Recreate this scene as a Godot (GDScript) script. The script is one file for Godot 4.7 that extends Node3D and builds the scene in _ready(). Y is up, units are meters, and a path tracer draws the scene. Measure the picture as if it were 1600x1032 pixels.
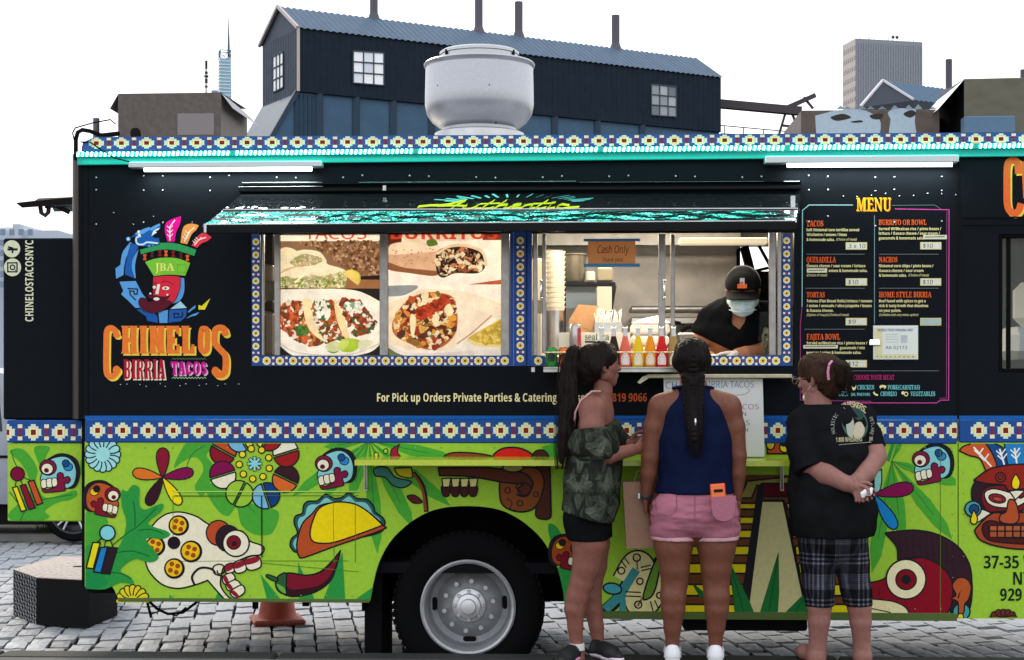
extends Node3D
# ---- the lens: a point of the photograph (1600 x 1032) to a place on a plane z = const of the scene
const F := 2538.0
const DIST := 9.0
const EYE := 1.68
const HOR := 600.0
const YAW := 0.042
const KERB := 0.225
const RIGHT := Vector3(cos(YAW), 0, -sin(YAW))
const AHEAD := Vector3(-sin(YAW), 0, -cos(YAW))
const CAM := Vector3(DIST * tan(YAW), EYE, DIST)
const LINE := Color(0.012, 0.015, 0.017)

class Lens:
	static func P(px: float, py: float, z: float) -> Vector3:
		var d := AHEAD + RIGHT * ((px - 800.0) / F) + Vector3(0, (HOR - py) / F, 0)
		return CAM + d * ((z - CAM.z) / d.z)

static func P(px: float, py: float, z := 0.0) -> Vector3:
	return Lens.P(px, py, z)

static func far_at(px: float, py: float, depth: float) -> Vector3:
	return CAM + (AHEAD + RIGHT * ((px - 800.0) / F) + Vector3(0, (HOR - py) / F, 0)) * depth

static func hx(s: String) -> Color:
	return Color(s).srgb_to_linear()

# ---- nodes
var used := {}
func numbered(called: String) -> String:
	used[called] = used.get(called, -1) + 1
	return called if used[called] == 0 else "%s_%03d" % [called, used[called]]

func tag(o: Node3D, label: String, category: String, group := "") -> Node3D:
	o.set_meta("label", label)
	o.set_meta("category", category)
	if group:
		o.set_meta("group", group)
	return o

func thing(called: String, label: String, category: String, at := Vector3.ZERO, group := "") -> Node3D:
	var o := Node3D.new()
	o.name = numbered(called)
	add_child(o)
	o.position = at
	return tag(o, label, category, group)

func obj(called: String, st: SurfaceTool, m: Material, parent: Node3D = null) -> MeshInstance3D:
	var o := MeshInstance3D.new()
	o.mesh = st.commit()
	o.material_override = m
	if parent == null:
		o.name = numbered(called)
		add_child(o)
	else:
		o.name = called
		parent.add_child(o, true)
		if parent.is_inside_tree():
			o.transform = parent.global_transform.affine_inverse()
	return o

func struct(called: String, st: SurfaceTool, m: Material) -> MeshInstance3D:
	var o := obj(called, st, m)
	o.set_meta("kind", "structure")
	return o

func stuff(o: Node3D) -> Node3D:
	o.set_meta("kind", "stuff")
	return o

# ---- materials
var grit: NoiseTexture2D
var blotch: NoiseTexture2D
var grit_n: NoiseTexture2D
var wave_n: NoiseTexture2D
func noise_tex(freq: float, oct: int, lo: float, hi: float, as_normal := false, bump := 4.0, size := 512, seed_ := 1) -> NoiseTexture2D:
	var n := FastNoiseLite.new()
	n.seed = seed_
	n.noise_type = FastNoiseLite.TYPE_SIMPLEX_SMOOTH
	n.frequency = freq
	n.fractal_octaves = oct
	var t := NoiseTexture2D.new()
	t.width = size
	t.height = size
	t.seamless = true
	t.noise = n
	if as_normal:
		t.as_normal_map = true
		t.bump_strength = bump
	else:
		var g := Gradient.new()
		g.set_color(0, Color(lo, lo, lo).linear_to_srgb())
		g.set_color(1, Color(hi, hi, hi).linear_to_srgb())
		t.color_ramp = g
	return t

func mat(c: Color, rough := 0.6, metal := 0.0, spec := 0.4) -> StandardMaterial3D:
	var m := StandardMaterial3D.new()
	m.albedo_color = c.linear_to_srgb()
	m.roughness = rough
	m.metallic = metal
	m.metallic_specular = spec
	return m

func textured(m: StandardMaterial3D, t: Texture2D, scale: float, world := false) -> StandardMaterial3D:
	m.albedo_texture = t
	m.uv1_triplanar = true
	m.uv1_world_triplanar = world
	m.uv1_scale = Vector3.ONE * scale
	return m

func bumped(m: StandardMaterial3D, t: Texture2D, amount: float, scale: float) -> StandardMaterial3D:
	m.normal_enabled = true
	m.normal_texture = t
	m.normal_scale = amount
	m.uv1_triplanar = true
	m.uv1_scale = Vector3.ONE * scale
	return m

func glow(c: Color, e: float) -> StandardMaterial3D:
	var m := mat(c * 0.5, 0.5)
	m.emission_enabled = true
	m.emission = c.linear_to_srgb()
	m.emission_energy_multiplier = e
	return m

# ---- shapes
func sf() -> SurfaceTool:
	var st := SurfaceTool.new()
	st.begin(Mesh.PRIMITIVE_TRIANGLES)
	return st

static func tri(st: SurfaceTool, a: Vector3, b: Vector3, c: Vector3, out_: Vector3) -> void:
	var n := (b - a).cross(c - a)
	if n.length_squared() < 1e-20:
		return
	n = n.normalized()
	if n.dot(out_) < 0.0:
		st.set_normal(-n)
		st.add_vertex(a); st.add_vertex(b); st.add_vertex(c)
	else:
		st.set_normal(n)
		st.add_vertex(a); st.add_vertex(c); st.add_vertex(b)

static func quad(st: SurfaceTool, a: Vector3, b: Vector3, c: Vector3, d: Vector3, out_: Vector3) -> void:
	tri(st, a, b, c, out_)
	tri(st, a, c, d, out_)

static func box(st: SurfaceTool, c: Vector3, s: Vector3, bev := 0.0, basis := Basis.IDENTITY) -> void:
	var h := s * 0.5
	var b: float = minf(bev, minf(h.x, minf(h.y, h.z)) * 0.9)
	if b <= 0.0:
		for ax in 3:
			for sg in [-1.0, 1.0]:
				var n := Vector3.ZERO
				n[ax] = sg
				var u := Vector3.ZERO
				u[(ax + 1) % 3] = h[(ax + 1) % 3]
				var v := Vector3.ZERO
				v[(ax + 2) % 3] = h[(ax + 2) % 3]
				var o := n * h[ax]
				quad(st, c + basis * (o - u - v), c + basis * (o + u - v), c + basis * (o + u + v), c + basis * (o - u + v), basis * n)
		return
	for ax in 3:
		var a1 := (ax + 1) % 3
		var a2 := (ax + 2) % 3
		for sg in [-1.0, 1.0]:
			var q: Array[Vector3] = []
			for k in [[-1, -1], [1, -1], [1, 1], [-1, 1]]:
				var v := Vector3.ZERO
				v[ax] = sg * h[ax]
				v[a1] = k[0] * (h[a1] - b)
				v[a2] = k[1] * (h[a2] - b)
				q.append(c + basis * v)
			var n := Vector3.ZERO
			n[ax] = sg
			quad(st, q[0], q[1], q[2], q[3], basis * n)
		for s1 in [-1.0, 1.0]:
			for s2 in [-1.0, 1.0]:
				var q: Array[Vector3] = []
				for k in [[0, -1], [0, 1], [1, 1], [1, -1]]:
					var v := Vector3.ZERO
					v[ax] = k[1] * (h[ax] - b)
					v[a1] = s1 * (h[a1] if k[0] == 0 else h[a1] - b)
					v[a2] = s2 * (h[a2] if k[0] == 1 else h[a2] - b)
					q.append(c + basis * v)
				var n := Vector3.ZERO
				n[a1] = s1
				n[a2] = s2
				quad(st, q[0], q[1], q[2], q[3], basis * n)
	for sx in [-1.0, 1.0]:
		for sy in [-1.0, 1.0]:
			for sz in [-1.0, 1.0]:
				var g := Vector3(sx, sy, sz)
				tri(st, c + basis * (g * Vector3(h.x, h.y - b, h.z - b)), c + basis * (g * Vector3(h.x - b, h.y, h.z - b)), c + basis * (g * Vector3(h.x - b, h.y - b, h.z)), basis * g)

# a box between two corners
static func bx(st: SurfaceTool, a: Vector3, b: Vector3, bev := 0.0) -> void:
	box(st, (a + b) * 0.5, (b - a).abs(), bev)

# the box that shows the photograph's rectangle x0..x1, y0..y1 on its front at z, going back by deep
static func pbox(st: SurfaceTool, x0: float, y0: float, x1: float, y1: float, z: float, deep: float, bev := 0.0) -> void:
	var a := P(x0, y1, z)
	var b := P(x1, y0, z)
	a.z = z - deep
	bx(st, a, b, bev)

func pieces(called: String, rects: Array, z: float, deep: float, bev: float, m: Material, parent: Node3D) -> void:
	for r in rects:
		var st := sf()
		pbox(st, r[0], r[1], r[2], r[3], z, deep, bev)
		obj(called, st, m, parent)

static func bar(st: SurfaceTool, a: Vector3, b: Vector3, w: float, h: float, bev := 0.0) -> void:
	var d := (b - a)
	var z := d.normalized()
	var x := Vector3.UP.cross(z)
	if x.length() < 0.01:
		x = Vector3.RIGHT
	x = x.normalized()
	box(st, (a + b) * 0.5, Vector3(w, h, d.length()), bev, Basis(x, z.cross(x), z))

static func tube(st: SurfaceTool, pts: Array, radii: Array, seg := 10, caps := true) -> void:
	var n := pts.size()
	var rings: Array = []
	var norms: Array = []
	var last := Vector3.ZERO
	var u := Vector3.ZERO
	for i in n:
		var t: Vector3 = (pts[mini(i + 1, n - 1)] - pts[maxi(i - 1, 0)]).normalized()
		if i == 0:
			u = t.cross(Vector3.UP if absf(t.y) < 0.9 else Vector3.RIGHT).normalized()
		else:
			u = (u - t * u.dot(t)).normalized()
		var v := t.cross(u)
		var ring: Array[Vector3] = []
		var nr: Array[Vector3] = []
		var r: float = radii[i] if i < radii.size() else radii[-1]
		for k in seg:
			var a := TAU * k / seg
			var dir := u * cos(a) + v * sin(a)
			ring.append(pts[i] + dir * r)
			nr.append(dir)
		rings.append(ring)
		norms.append(nr)
	for i in n - 1:
		for k in seg:
			var k2 := (k + 1) % seg
			smooth_quad(st, rings[i][k], rings[i + 1][k], rings[i + 1][k2], rings[i][k2], norms[i][k], norms[i + 1][k], norms[i + 1][k2], norms[i][k2])
	if caps:
		for e in [0, n - 1]:
			var o: Vector3 = (pts[0] - pts[1]) if e == 0 else (pts[n - 1] - pts[n - 2])
			for k in seg:
				tri(st, pts[e], rings[e][k], rings[e][(k + 1) % seg], o)

static func smooth_tri(st: SurfaceTool, a: Vector3, b: Vector3, c: Vector3, na: Vector3, nb: Vector3, nc: Vector3) -> void:
	if (b - a).cross(c - a).dot(na + nb + nc) < 0.0:
		st.set_normal(na); st.add_vertex(a); st.set_normal(nb); st.add_vertex(b); st.set_normal(nc); st.add_vertex(c)
	else:
		st.set_normal(na); st.add_vertex(a); st.set_normal(nc); st.add_vertex(c); st.set_normal(nb); st.add_vertex(b)

static func smooth_quad(st: SurfaceTool, a: Vector3, b: Vector3, c: Vector3, d: Vector3, na: Vector3, nb: Vector3, nc: Vector3, nd: Vector3) -> void:
	smooth_tri(st, a, b, c, na, nb, nc)
	smooth_tri(st, a, c, d, na, nc, nd)

# profile: Vector2(radius, height) turned round the axis basis.y at c; corners sharper than 40 degrees stay hard
static func lathe(st: SurfaceTool, profile: PackedVector2Array, c: Vector3, seg := 24, basis := Basis.IDENTITY) -> void:
	for i in profile.size() - 1:
		var p := profile[i]
		var q := profile[i + 1]
		var d := (q - p)
		if d.length() < 1e-6:
			continue
		var n := Vector2(d.y, -d.x).normalized()
		var n0 := n
		var n1 := n
		if i > 0:
			var e := (p - profile[i - 1]).normalized()
			if e.dot(d.normalized()) > 0.75:
				n0 = (n + Vector2(e.y, -e.x)).normalized()
		if i < profile.size() - 2:
			var e := (profile[i + 2] - q).normalized()
			if e.dot(d.normalized()) > 0.75:
				n1 = (n + Vector2(e.y, -e.x)).normalized()
		for k in seg:
			var a := TAU * k / seg
			var b := TAU * (k + 1) / seg
			var da := Vector3(cos(a), 0, sin(a))
			var db := Vector3(cos(b), 0, sin(b))
			smooth_quad(st, c + basis * (da * p.x + Vector3.UP * p.y), c + basis * (da * q.x + Vector3.UP * q.y), c + basis * (db * q.x + Vector3.UP * q.y), c + basis * (db * p.x + Vector3.UP * p.y),
				basis * (da * n0.x + Vector3.UP * n0.y), basis * (da * n1.x + Vector3.UP * n1.y), basis * (db * n1.x + Vector3.UP * n1.y), basis * (db * n0.x + Vector3.UP * n0.y))

static func ball(st: SurfaceTool, c: Vector3, r: Vector3, seg := 12) -> void:
	var rings := seg / 2
	for i in rings:
		var t0 := PI * i / rings
		var t1 := PI * (i + 1) / rings
		for k in seg:
			var a := TAU * k / seg
			var b := TAU * (k + 1) / seg
			var n: Array[Vector3] = [Vector3(sin(t0) * cos(a), cos(t0), sin(t0) * sin(a)), Vector3(sin(t1) * cos(a), cos(t1), sin(t1) * sin(a)), Vector3(sin(t1) * cos(b), cos(t1), sin(t1) * sin(b)), Vector3(sin(t0) * cos(b), cos(t0), sin(t0) * sin(b))]
			smooth_quad(st, c + n[0] * r, c + n[1] * r, c + n[2] * r, c + n[3] * r, (n[0] / r).normalized(), (n[1] / r).normalized(), (n[2] / r).normalized(), (n[3] / r).normalized())

# a flat outline (x, y) between z0 and z1, placed by xf
static func prism(st: SurfaceTool, poly: PackedVector2Array, z0: float, z1: float, xf := Transform3D.IDENTITY) -> void:
	var ix := Geometry2D.triangulate_polygon(poly)
	for i in range(0, ix.size(), 3):
		for z in [z0, z1]:
			var p: Array[Vector3] = []
			for k in 3:
				p.append(xf * Vector3(poly[ix[i + k]].x, poly[ix[i + k]].y, z))
			tri(st, p[0], p[1], p[2], xf.basis * Vector3(0, 0, 1.0 if z == maxf(z0, z1) else -1.0))
	var area := 0.0
	for i in poly.size():
		area += poly[i].cross(poly[(i + 1) % poly.size()])
	for i in poly.size():
		var a := poly[i]
		var b := poly[(i + 1) % poly.size()]
		var n := Vector2(b.y - a.y, a.x - b.x) * signf(area)
		quad(st, xf * Vector3(a.x, a.y, z0), xf * Vector3(b.x, b.y, z0), xf * Vector3(b.x, b.y, z1), xf * Vector3(a.x, a.y, z1), xf.basis * Vector3(n.x, n.y, 0))

# ---- outlines in photograph points: "x y x y ..." ; a point followed by ! is a corner, the rest is drawn through smoothly
static func sp(s: String, closed := true, step := 6) -> PackedVector2Array:
	var pts: Array[Vector2] = []
	var corner: Array[bool] = []
	var tok := s.split(" ", false)
	var i := 0
	while i + 1 < tok.size():
		var y := tok[i + 1]
		corner.append(y.ends_with("!"))
		pts.append(Vector2(tok[i].to_float(), y.trim_suffix("!").to_float()))
		i += 2
	var out := PackedVector2Array()
	var n := pts.size()
	for k in (n if closed else n - 1):
		var p1 := pts[k]
		var p2 := pts[(k + 1) % n]
		var p0 := p1 if corner[k] or (not closed and k == 0) else pts[(k - 1 + n) % n]
		var p3 := p2 if corner[(k + 1) % n] or (not closed and k == n - 2) else pts[(k + 2) % n]
		if corner[k] and corner[(k + 1) % n]:
			out.append(p1)
			continue
		for j in step:
			var t := float(j) / step
			out.append(0.5 * (2.0 * p1 + (p2 - p0) * t + (2.0 * p0 - 5.0 * p1 + 4.0 * p2 - p3) * t * t + (3.0 * p1 - p0 - 3.0 * p2 + p3) * t * t * t))
	if not closed:
		out.append(pts[n - 1])
	return out

static func ell(cx: float, cy: float, rx: float, ry: float, rot := 0.0, seg := 28) -> PackedVector2Array:
	var out := PackedVector2Array()
	for i in seg:
		out.append(Vector2(cx, cy) + (Vector2(cos(TAU * i / seg) * rx, sin(TAU * i / seg) * ry)).rotated(rot))
	return out

static func rect(x0: float, y0: float, x1: float, y1: float) -> PackedVector2Array:
	return PackedVector2Array([Vector2(x0, y0), Vector2(x1, y0), Vector2(x1, y1), Vector2(x0, y1)])

static func moved(p: PackedVector2Array, dx: float, dy: float, sx := 1.0, sy := 1.0, rot := 0.0) -> PackedVector2Array:
	var out := PackedVector2Array()
	for v in p:
		out.append((v * Vector2(sx, sy)).rotated(rot) + Vector2(dx, dy))
	return out

# ---- prints: flat inks laid one over the other on a plane
class Ink:
	var st: SurfaceTool
	var z := 0.0
	var lay := 0
	var each := 0.00005
	var xf := Transform2D.IDENTITY      # from the outline's points to the photograph's
	var clip := PackedVector2Array()    # nothing is printed outside this outline
	func _init(z_: float) -> void:
		z = z_
		st = SurfaceTool.new()
		st.begin(Mesh.PRIMITIVE_TRIANGLES)
	func tint(col: Color) -> void:
		st.set_color(col)
	func put(a: Vector2, b: Vector2, c: Vector2, zz: float) -> void:
		if (b - a).cross(c - a) < 0.0:
			var t := b
			b = c
			c = t
		st.set_normal(Vector3(0, 0, 1))
		st.add_vertex(Lens.P(a.x, a.y, zz))
		st.set_normal(Vector3(0, 0, 1))
		st.add_vertex(Lens.P(b.x, b.y, zz))
		st.set_normal(Vector3(0, 0, 1))
		st.add_vertex(Lens.P(c.x, c.y, zz))
	func fill(poly: PackedVector2Array, col: Color) -> void:
		lay += 1
		var zz := z + lay * each
		st.set_color(col)
		var given: Array = [xf * poly]
		if clip.size():
			given = Geometry2D.intersect_polygons(xf * poly, clip)
		for g in given:
			var ix := Geometry2D.triangulate_polygon(g)
			for i in range(0, ix.size(), 3):
				put(g[ix[i]], g[ix[i + 1]], g[ix[i + 2]], zz)
	func stroke(p: PackedVector2Array, w: float, col: Color, closed := false) -> void:
		lay += 1
		var zz := z + lay * each
		w *= xf.y.length()
		st.set_color(col)
		var g := xf * p
		if closed:
			g.append(g[0])
		if clip.size():
			for piece in Geometry2D.intersect_polyline_with_polygon(g, clip):
				strip(piece, w, zz, false)
		else:
			strip(g, w, zz, closed)
	func strip(g: PackedVector2Array, w: float, zz: float, closed: bool) -> void:
		var n := g.size()
		var h := w * 0.5
		var last_a := Vector2.ZERO
		var last_b := Vector2.ZERO
		for i in n:
			var d0: Vector2 = (g[i] - g[i - 1]) if i > 0 else ((g[n - 1] - g[n - 2]) if closed else (g[1] - g[0]))
			var d1: Vector2 = (g[i + 1] - g[i]) if i < n - 1 else ((g[1] - g[0]) if closed else (g[n - 1] - g[n - 2]))
			var t := (d0.normalized() + d1.normalized())
			t = d1.normalized() if t.length() < 0.2 else t.normalized()
			var m := t.orthogonal() * h / maxf(0.5, absf(t.dot(d1.normalized())))
			var a := g[i] + m
			var b := g[i] - m
			if i > 0:
				put(last_a, last_b, b, zz)
				put(last_a, b, a, zz)
			last_a = a
			last_b = b
	func shape(poly: PackedVector2Array, col: Color, w := 2.4, line := LINE) -> void:
		fill(poly, col)
		stroke(poly, w, line, true)

# the same inks laid into one picture, for photographic prints
class Sheet:
	var im: Image
	var xf := Transform2D.IDENTITY
	var lay := 0
	var z := 0.0
	var each := 0.0
	var pen := Color.WHITE
	func _init(w: int, h: int) -> void:
		im = Image.create_empty(w, h, false, Image.FORMAT_RGB8)
	func tint(col: Color) -> void:
		pen = col.linear_to_srgb()
	func put(a: Vector2, b: Vector2, c: Vector2, _zz: float) -> void:
		scan(PackedVector2Array([a, b, c]))
	func fill(poly: PackedVector2Array, col: Color) -> void:
		tint(col)
		scan(xf * poly)
	func stroke(p: PackedVector2Array, w: float, col: Color, _closed := false) -> void:
		tint(col)
		for i in p.size() - 1:
			var n := (p[i + 1] - p[i]).orthogonal().normalized() * w * 0.5
			var d := (p[i + 1] - p[i]).normalized() * w * 0.3
			scan(xf * PackedVector2Array([p[i] - d + n, p[i + 1] + d + n, p[i + 1] + d - n, p[i] - d - n]))
	func scan(g: PackedVector2Array) -> void:
		var lo := g[0].y
		var hi := g[0].y
		for p in g:
			lo = minf(lo, p.y)
			hi = maxf(hi, p.y)
		for y in range(maxi(0, int(lo)), mini(im.get_height(), int(hi) + 1)):
			var xs: Array[float] = []
			var yy := y + 0.5
			for i in g.size():
				var a := g[i]
				var b := g[(i + 1) % g.size()]
				if (a.y <= yy) != (b.y <= yy):
					xs.append(a.x + (yy - a.y) / (b.y - a.y) * (b.x - a.x))
			xs.sort()
			for i in range(0, xs.size() - 1, 2):
				var x0 := maxi(0, int(round(xs[i])))
				var x1 := mini(im.get_width(), int(round(xs[i + 1])))
				if x1 > x0:
					im.fill_rect(Rect2i(x0, y, x1 - x0, 1), pen)

var fonts := {}
func font(face: String, bold: bool) -> SystemFont:
	var k := face + str(bold)
	if not fonts.has(k):
		var f := SystemFont.new()
		f.font_names = PackedStringArray([face])
		f.font_weight = 700 if bold else 400
		fonts[k] = f
	return fonts[k]

# letters set to stand on the base line y1 between x0 and x1, capitals from y0
func letters(ink, s: String, x0: float, y0: float, x1: float, y1: float, col: Color, face := "Droid Sans", bold := true, slant := 0.0, turn := 0.0, fat := 0.0) -> void:
	ink.lay += 1
	var zz: float = ink.z + ink.lay * ink.each
	var tm := TextMesh.new()
	tm.font = font(face, bold)
	tm.text = s
	tm.font_size = 40
	tm.pixel_size = 0.01
	tm.depth = 0.02
	tm.curve_step = 4.0
	var arr := tm.get_mesh_arrays()
	var v: PackedVector3Array = arr[Mesh.ARRAY_VERTEX]
	var nr: PackedVector3Array = arr[Mesh.ARRAY_NORMAL]
	var ix: PackedInt32Array = arr[Mesh.ARRAY_INDEX]
	if ix.is_empty():
		for i in v.size():
			ix.append(i)
	var lo := Vector2(1e9, 0)
	var hi := Vector2(-1e9, 0)
	for p in v:
		lo.x = minf(lo.x, p.x)
		hi.x = maxf(hi.x, p.x)
	var cap := 40.0 * 0.01 * 0.714
	var base := baseline(tm, face, bold)
	ink.tint(col)
	var c := Vector2(x0, y1)
	for i in range(0, ix.size(), 3):
		if nr[ix[i]].z < 0.9 or v[ix[i]].z < 0.0:
			continue
		var q: Array[Vector2] = []
		for k in 3:
			var p := v[ix[i + k]]
			var u := Vector2((p.x - lo.x) / (hi.x - lo.x) * (x1 - x0), -(p.y - base) / cap * (y1 - y0))
			u.x -= u.y * slant
			q.append(ink.xf * (c + u.rotated(turn)))
		ink.put(q[0], q[1], q[2], zz)

var bases := {}
func baseline(tm: TextMesh, face: String, bold: bool) -> float:
	var k := face + str(bold)
	if not bases.has(k):
		var t := TextMesh.new()
		t.font = tm.font
		t.text = "H"
		t.font_size = 40
		t.pixel_size = 0.01
		t.depth = 0.02
		var v: PackedVector3Array = t.get_mesh_arrays()[Mesh.ARRAY_VERTEX]
		var lo := 1e9
		for p in v:
			lo = minf(lo, p.y)
		bases[k] = lo
	return bases[k]

# ---- bodies: bones (a, b, ra, rb [, flat]) joined by a smooth minimum, meshed by surface nets
# flat = Vector3 squash of the cross section about the bone (1 = round). holes: bones taken away. planes: [normal, point] keeps the side the normal points away from
# folds and strands: how far the surface is drawn in and out, and how fine along x, y, z
var crease := 0.0
var crease_scale := Vector3.ONE
var folds: FastNoiseLite
func creased(by: float, scale_: Vector3) -> void:
	crease = by
	crease_scale = scale_
	if folds == null:
		folds = FastNoiseLite.new()
		folds.seed = 77
		folds.frequency = 1.0
		folds.fractal_octaves = 2

func body(st: SurfaceTool, bones: Array, cell: float, k: float, planes: Array = [], holes: Array = [], tint: Color = Color.WHITE) -> void:
	var lo := Vector3.ONE * 1e9
	var hi := -lo
	for b in bones:
		var r: float = maxf(b[2], b[3]) * widest(b) + cell * 3.0
		lo = lo.min(b[0] - Vector3.ONE * r).min(b[1] - Vector3.ONE * r)
		hi = hi.max(b[0] + Vector3.ONE * r).max(b[1] + Vector3.ONE * r)
	var nx := int((hi.x - lo.x) / cell) + 3
	var ny := int((hi.y - lo.y) / cell) + 3
	var nz := int((hi.z - lo.z) / cell) + 3
	var f := PackedFloat32Array()
	f.resize(nx * ny * nz)
	f.fill(0.2)
	for pass_ in 2:
		for b in (bones if pass_ == 0 else holes):
			var a: Vector3 = b[0]
			var ra: float = b[2]
			var rb: float = b[3]
			var fl: Vector3 = b[4] if b.size() > 4 else Vector3.ONE
			var kk: float = b[5] if b.size() > 5 else k
			var m: float = maxf(ra, rb) * widest(b) + kk + cell * 1.6
			var b0: Vector3 = a.min(b[1]) - Vector3.ONE * m - lo
			var b1: Vector3 = a.max(b[1]) + Vector3.ONE * m - lo
			var d: Vector3 = (b[1] - a) / fl
			var dd := maxf(d.length_squared(), 1e-9)
			var dx := d.x / dd
			var dy := d.y / dd
			var dz := d.z / dd
			var soft := minf(fl.x, minf(fl.y, fl.z))
			soft = 1.0 if soft > 0.999 else (soft + 1.0) * 0.5
			for z in range(maxi(0, int(b0.z / cell)), mini(nz, int(b1.z / cell) + 1)):
				var pz := (lo.z + z * cell - a.z) / fl.z
				for y in range(maxi(0, int(b0.y / cell)), mini(ny, int(b1.y / cell) + 1)):
					var py := (lo.y + y * cell - a.y) / fl.y
					var at := (z * ny + y) * nx
					var tyz := py * dy + pz * dz
					for x in range(maxi(0, int(b0.x / cell)), mini(nx, int(b1.x / cell) + 1)):
						var px := (lo.x + x * cell - a.x) / fl.x
						var t := clampf(px * dx + tyz, 0.0, 1.0)
						var ex := px - d.x * t
						var ey := py - d.y * t
						var ez := pz - d.z * t
						var v := (sqrt(ex * ex + ey * ey + ez * ez) - ra - (rb - ra) * t) * soft
						var o := f[at + x]
						if pass_ == 1:
							f[at + x] = maxf(o, -v)
						elif v - o < kk:
							var h := maxf(kk - absf(v - o), 0.0) / kk
							f[at + x] = minf(v, o) - h * h * kk * 0.25
	if crease > 0.0:
		for z in nz:
			for y in ny:
				var at := (z * ny + y) * nx
				for x in nx:
					if absf(f[at + x]) < crease * 1.5 + cell * 2.0:
						var q := (lo + Vector3(x, y, z) * cell) * crease_scale
						f[at + x] += crease * folds.get_noise_3d(q.x, q.y, q.z)
	for pl in planes:
		var n: Vector3 = pl[0].normalized()
		var w: float = n.dot(pl[1] - lo)
		for z in nz:
			for y in ny:
				var at := (z * ny + y) * nx
				var e: float = (n.y * y + n.z * z) * cell - w
				for x in nx:
					var v: float = e + n.x * x * cell
					if v > f[at + x]:
						f[at + x] = v
	nets(st, f, nx, ny, nz, lo, cell, tint)

func widest(b: Array) -> float:
	return maxf(1.0, maxf(b[4].x, maxf(b[4].y, b[4].z))) if b.size() > 4 else 1.0

func nets(st: SurfaceTool, f: PackedFloat32Array, nx: int, ny: int, nz: int, lo: Vector3, cell: float, tint: Color) -> void:
	var ids := {}
	var pos := PackedVector3Array()
	var nor := PackedVector3Array()
	var sy := nx
	var sz := nx * ny
	var off := [0, 1, sy, sy + 1, sz, sz + 1, sz + sy, sz + sy + 1]
	for z in nz - 1:
		for y in ny - 1:
			var row := z * sz + y * sy
			for x in nx - 1:
				var i := row + x
				var a := f[i]
				var s := a < 0.0
				if (f[i + 1] < 0.0) == s and (f[i + sy] < 0.0) == s and (f[i + sz] < 0.0) == s and (f[i + sy + 1] < 0.0) == s and (f[i + sz + 1] < 0.0) == s and (f[i + sz + sy] < 0.0) == s and (f[i + sz + sy + 1] < 0.0) == s:
					continue
				var v0 := a
				var v1 := f[i + 1]
				var v2 := f[i + sy]
				var v3 := f[i + sy + 1]
				var v4 := f[i + sz]
				var v5 := f[i + sz + 1]
				var v6 := f[i + sz + sy]
				var v7 := f[i + sz + sy + 1]
				var c := Vector3.ZERO
				var n := 0
				if (v0 < 0.0) != (v1 < 0.0): c += Vector3(v0 / (v0 - v1), 0, 0); n += 1
				if (v2 < 0.0) != (v3 < 0.0): c += Vector3(v2 / (v2 - v3), 1, 0); n += 1
				if (v4 < 0.0) != (v5 < 0.0): c += Vector3(v4 / (v4 - v5), 0, 1); n += 1
				if (v6 < 0.0) != (v7 < 0.0): c += Vector3(v6 / (v6 - v7), 1, 1); n += 1
				if (v0 < 0.0) != (v2 < 0.0): c += Vector3(0, v0 / (v0 - v2), 0); n += 1
				if (v1 < 0.0) != (v3 < 0.0): c += Vector3(1, v1 / (v1 - v3), 0); n += 1
				if (v4 < 0.0) != (v6 < 0.0): c += Vector3(0, v4 / (v4 - v6), 1); n += 1
				if (v5 < 0.0) != (v7 < 0.0): c += Vector3(1, v5 / (v5 - v7), 1); n += 1
				if (v0 < 0.0) != (v4 < 0.0): c += Vector3(0, 0, v0 / (v0 - v4)); n += 1
				if (v1 < 0.0) != (v5 < 0.0): c += Vector3(1, 0, v1 / (v1 - v5)); n += 1
				if (v2 < 0.0) != (v6 < 0.0): c += Vector3(0, 1, v2 / (v2 - v6)); n += 1
				if (v3 < 0.0) != (v7 < 0.0): c += Vector3(1, 1, v3 / (v3 - v7)); n += 1
				ids[i] = pos.size()
				pos.append(lo + (Vector3(x, y, z) + c / n) * cell)
				var g := Vector3((v1 - v0 + v3 - v2 + v5 - v4 + v7 - v6), (v2 - v0 + v3 - v1 + v6 - v4 + v7 - v5), (v4 - v0 + v5 - v1 + v6 - v2 + v7 - v3))
				nor.append(g.normalized())
	st.set_color(tint)
	for z in range(1, nz - 1):
		for y in range(1, ny - 1):
			for x in range(1, nx - 1):
				var i := z * sz + y * sy + x
				var s := f[i] < 0.0
				if (f[i + 1] < 0.0) != s:
					net_quad(st, pos, nor, ids[i], ids[i - sy], ids[i - sy - sz], ids[i - sz])
				if (f[i + sy] < 0.0) != s:
					net_quad(st, pos, nor, ids[i], ids[i - 1], ids[i - 1 - sz], ids[i - sz])
				if (f[i + sz] < 0.0) != s:
					net_quad(st, pos, nor, ids[i], ids[i - 1], ids[i - 1 - sy], ids[i - sy])

func net_quad(st: SurfaceTool, pos: PackedVector3Array, nor: PackedVector3Array, a: int, b: int, c: int, d: int) -> void:
	smooth_quad(st, pos[a], pos[b], pos[c], pos[d], nor[a], nor[b], nor[c], nor[d])

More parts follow.
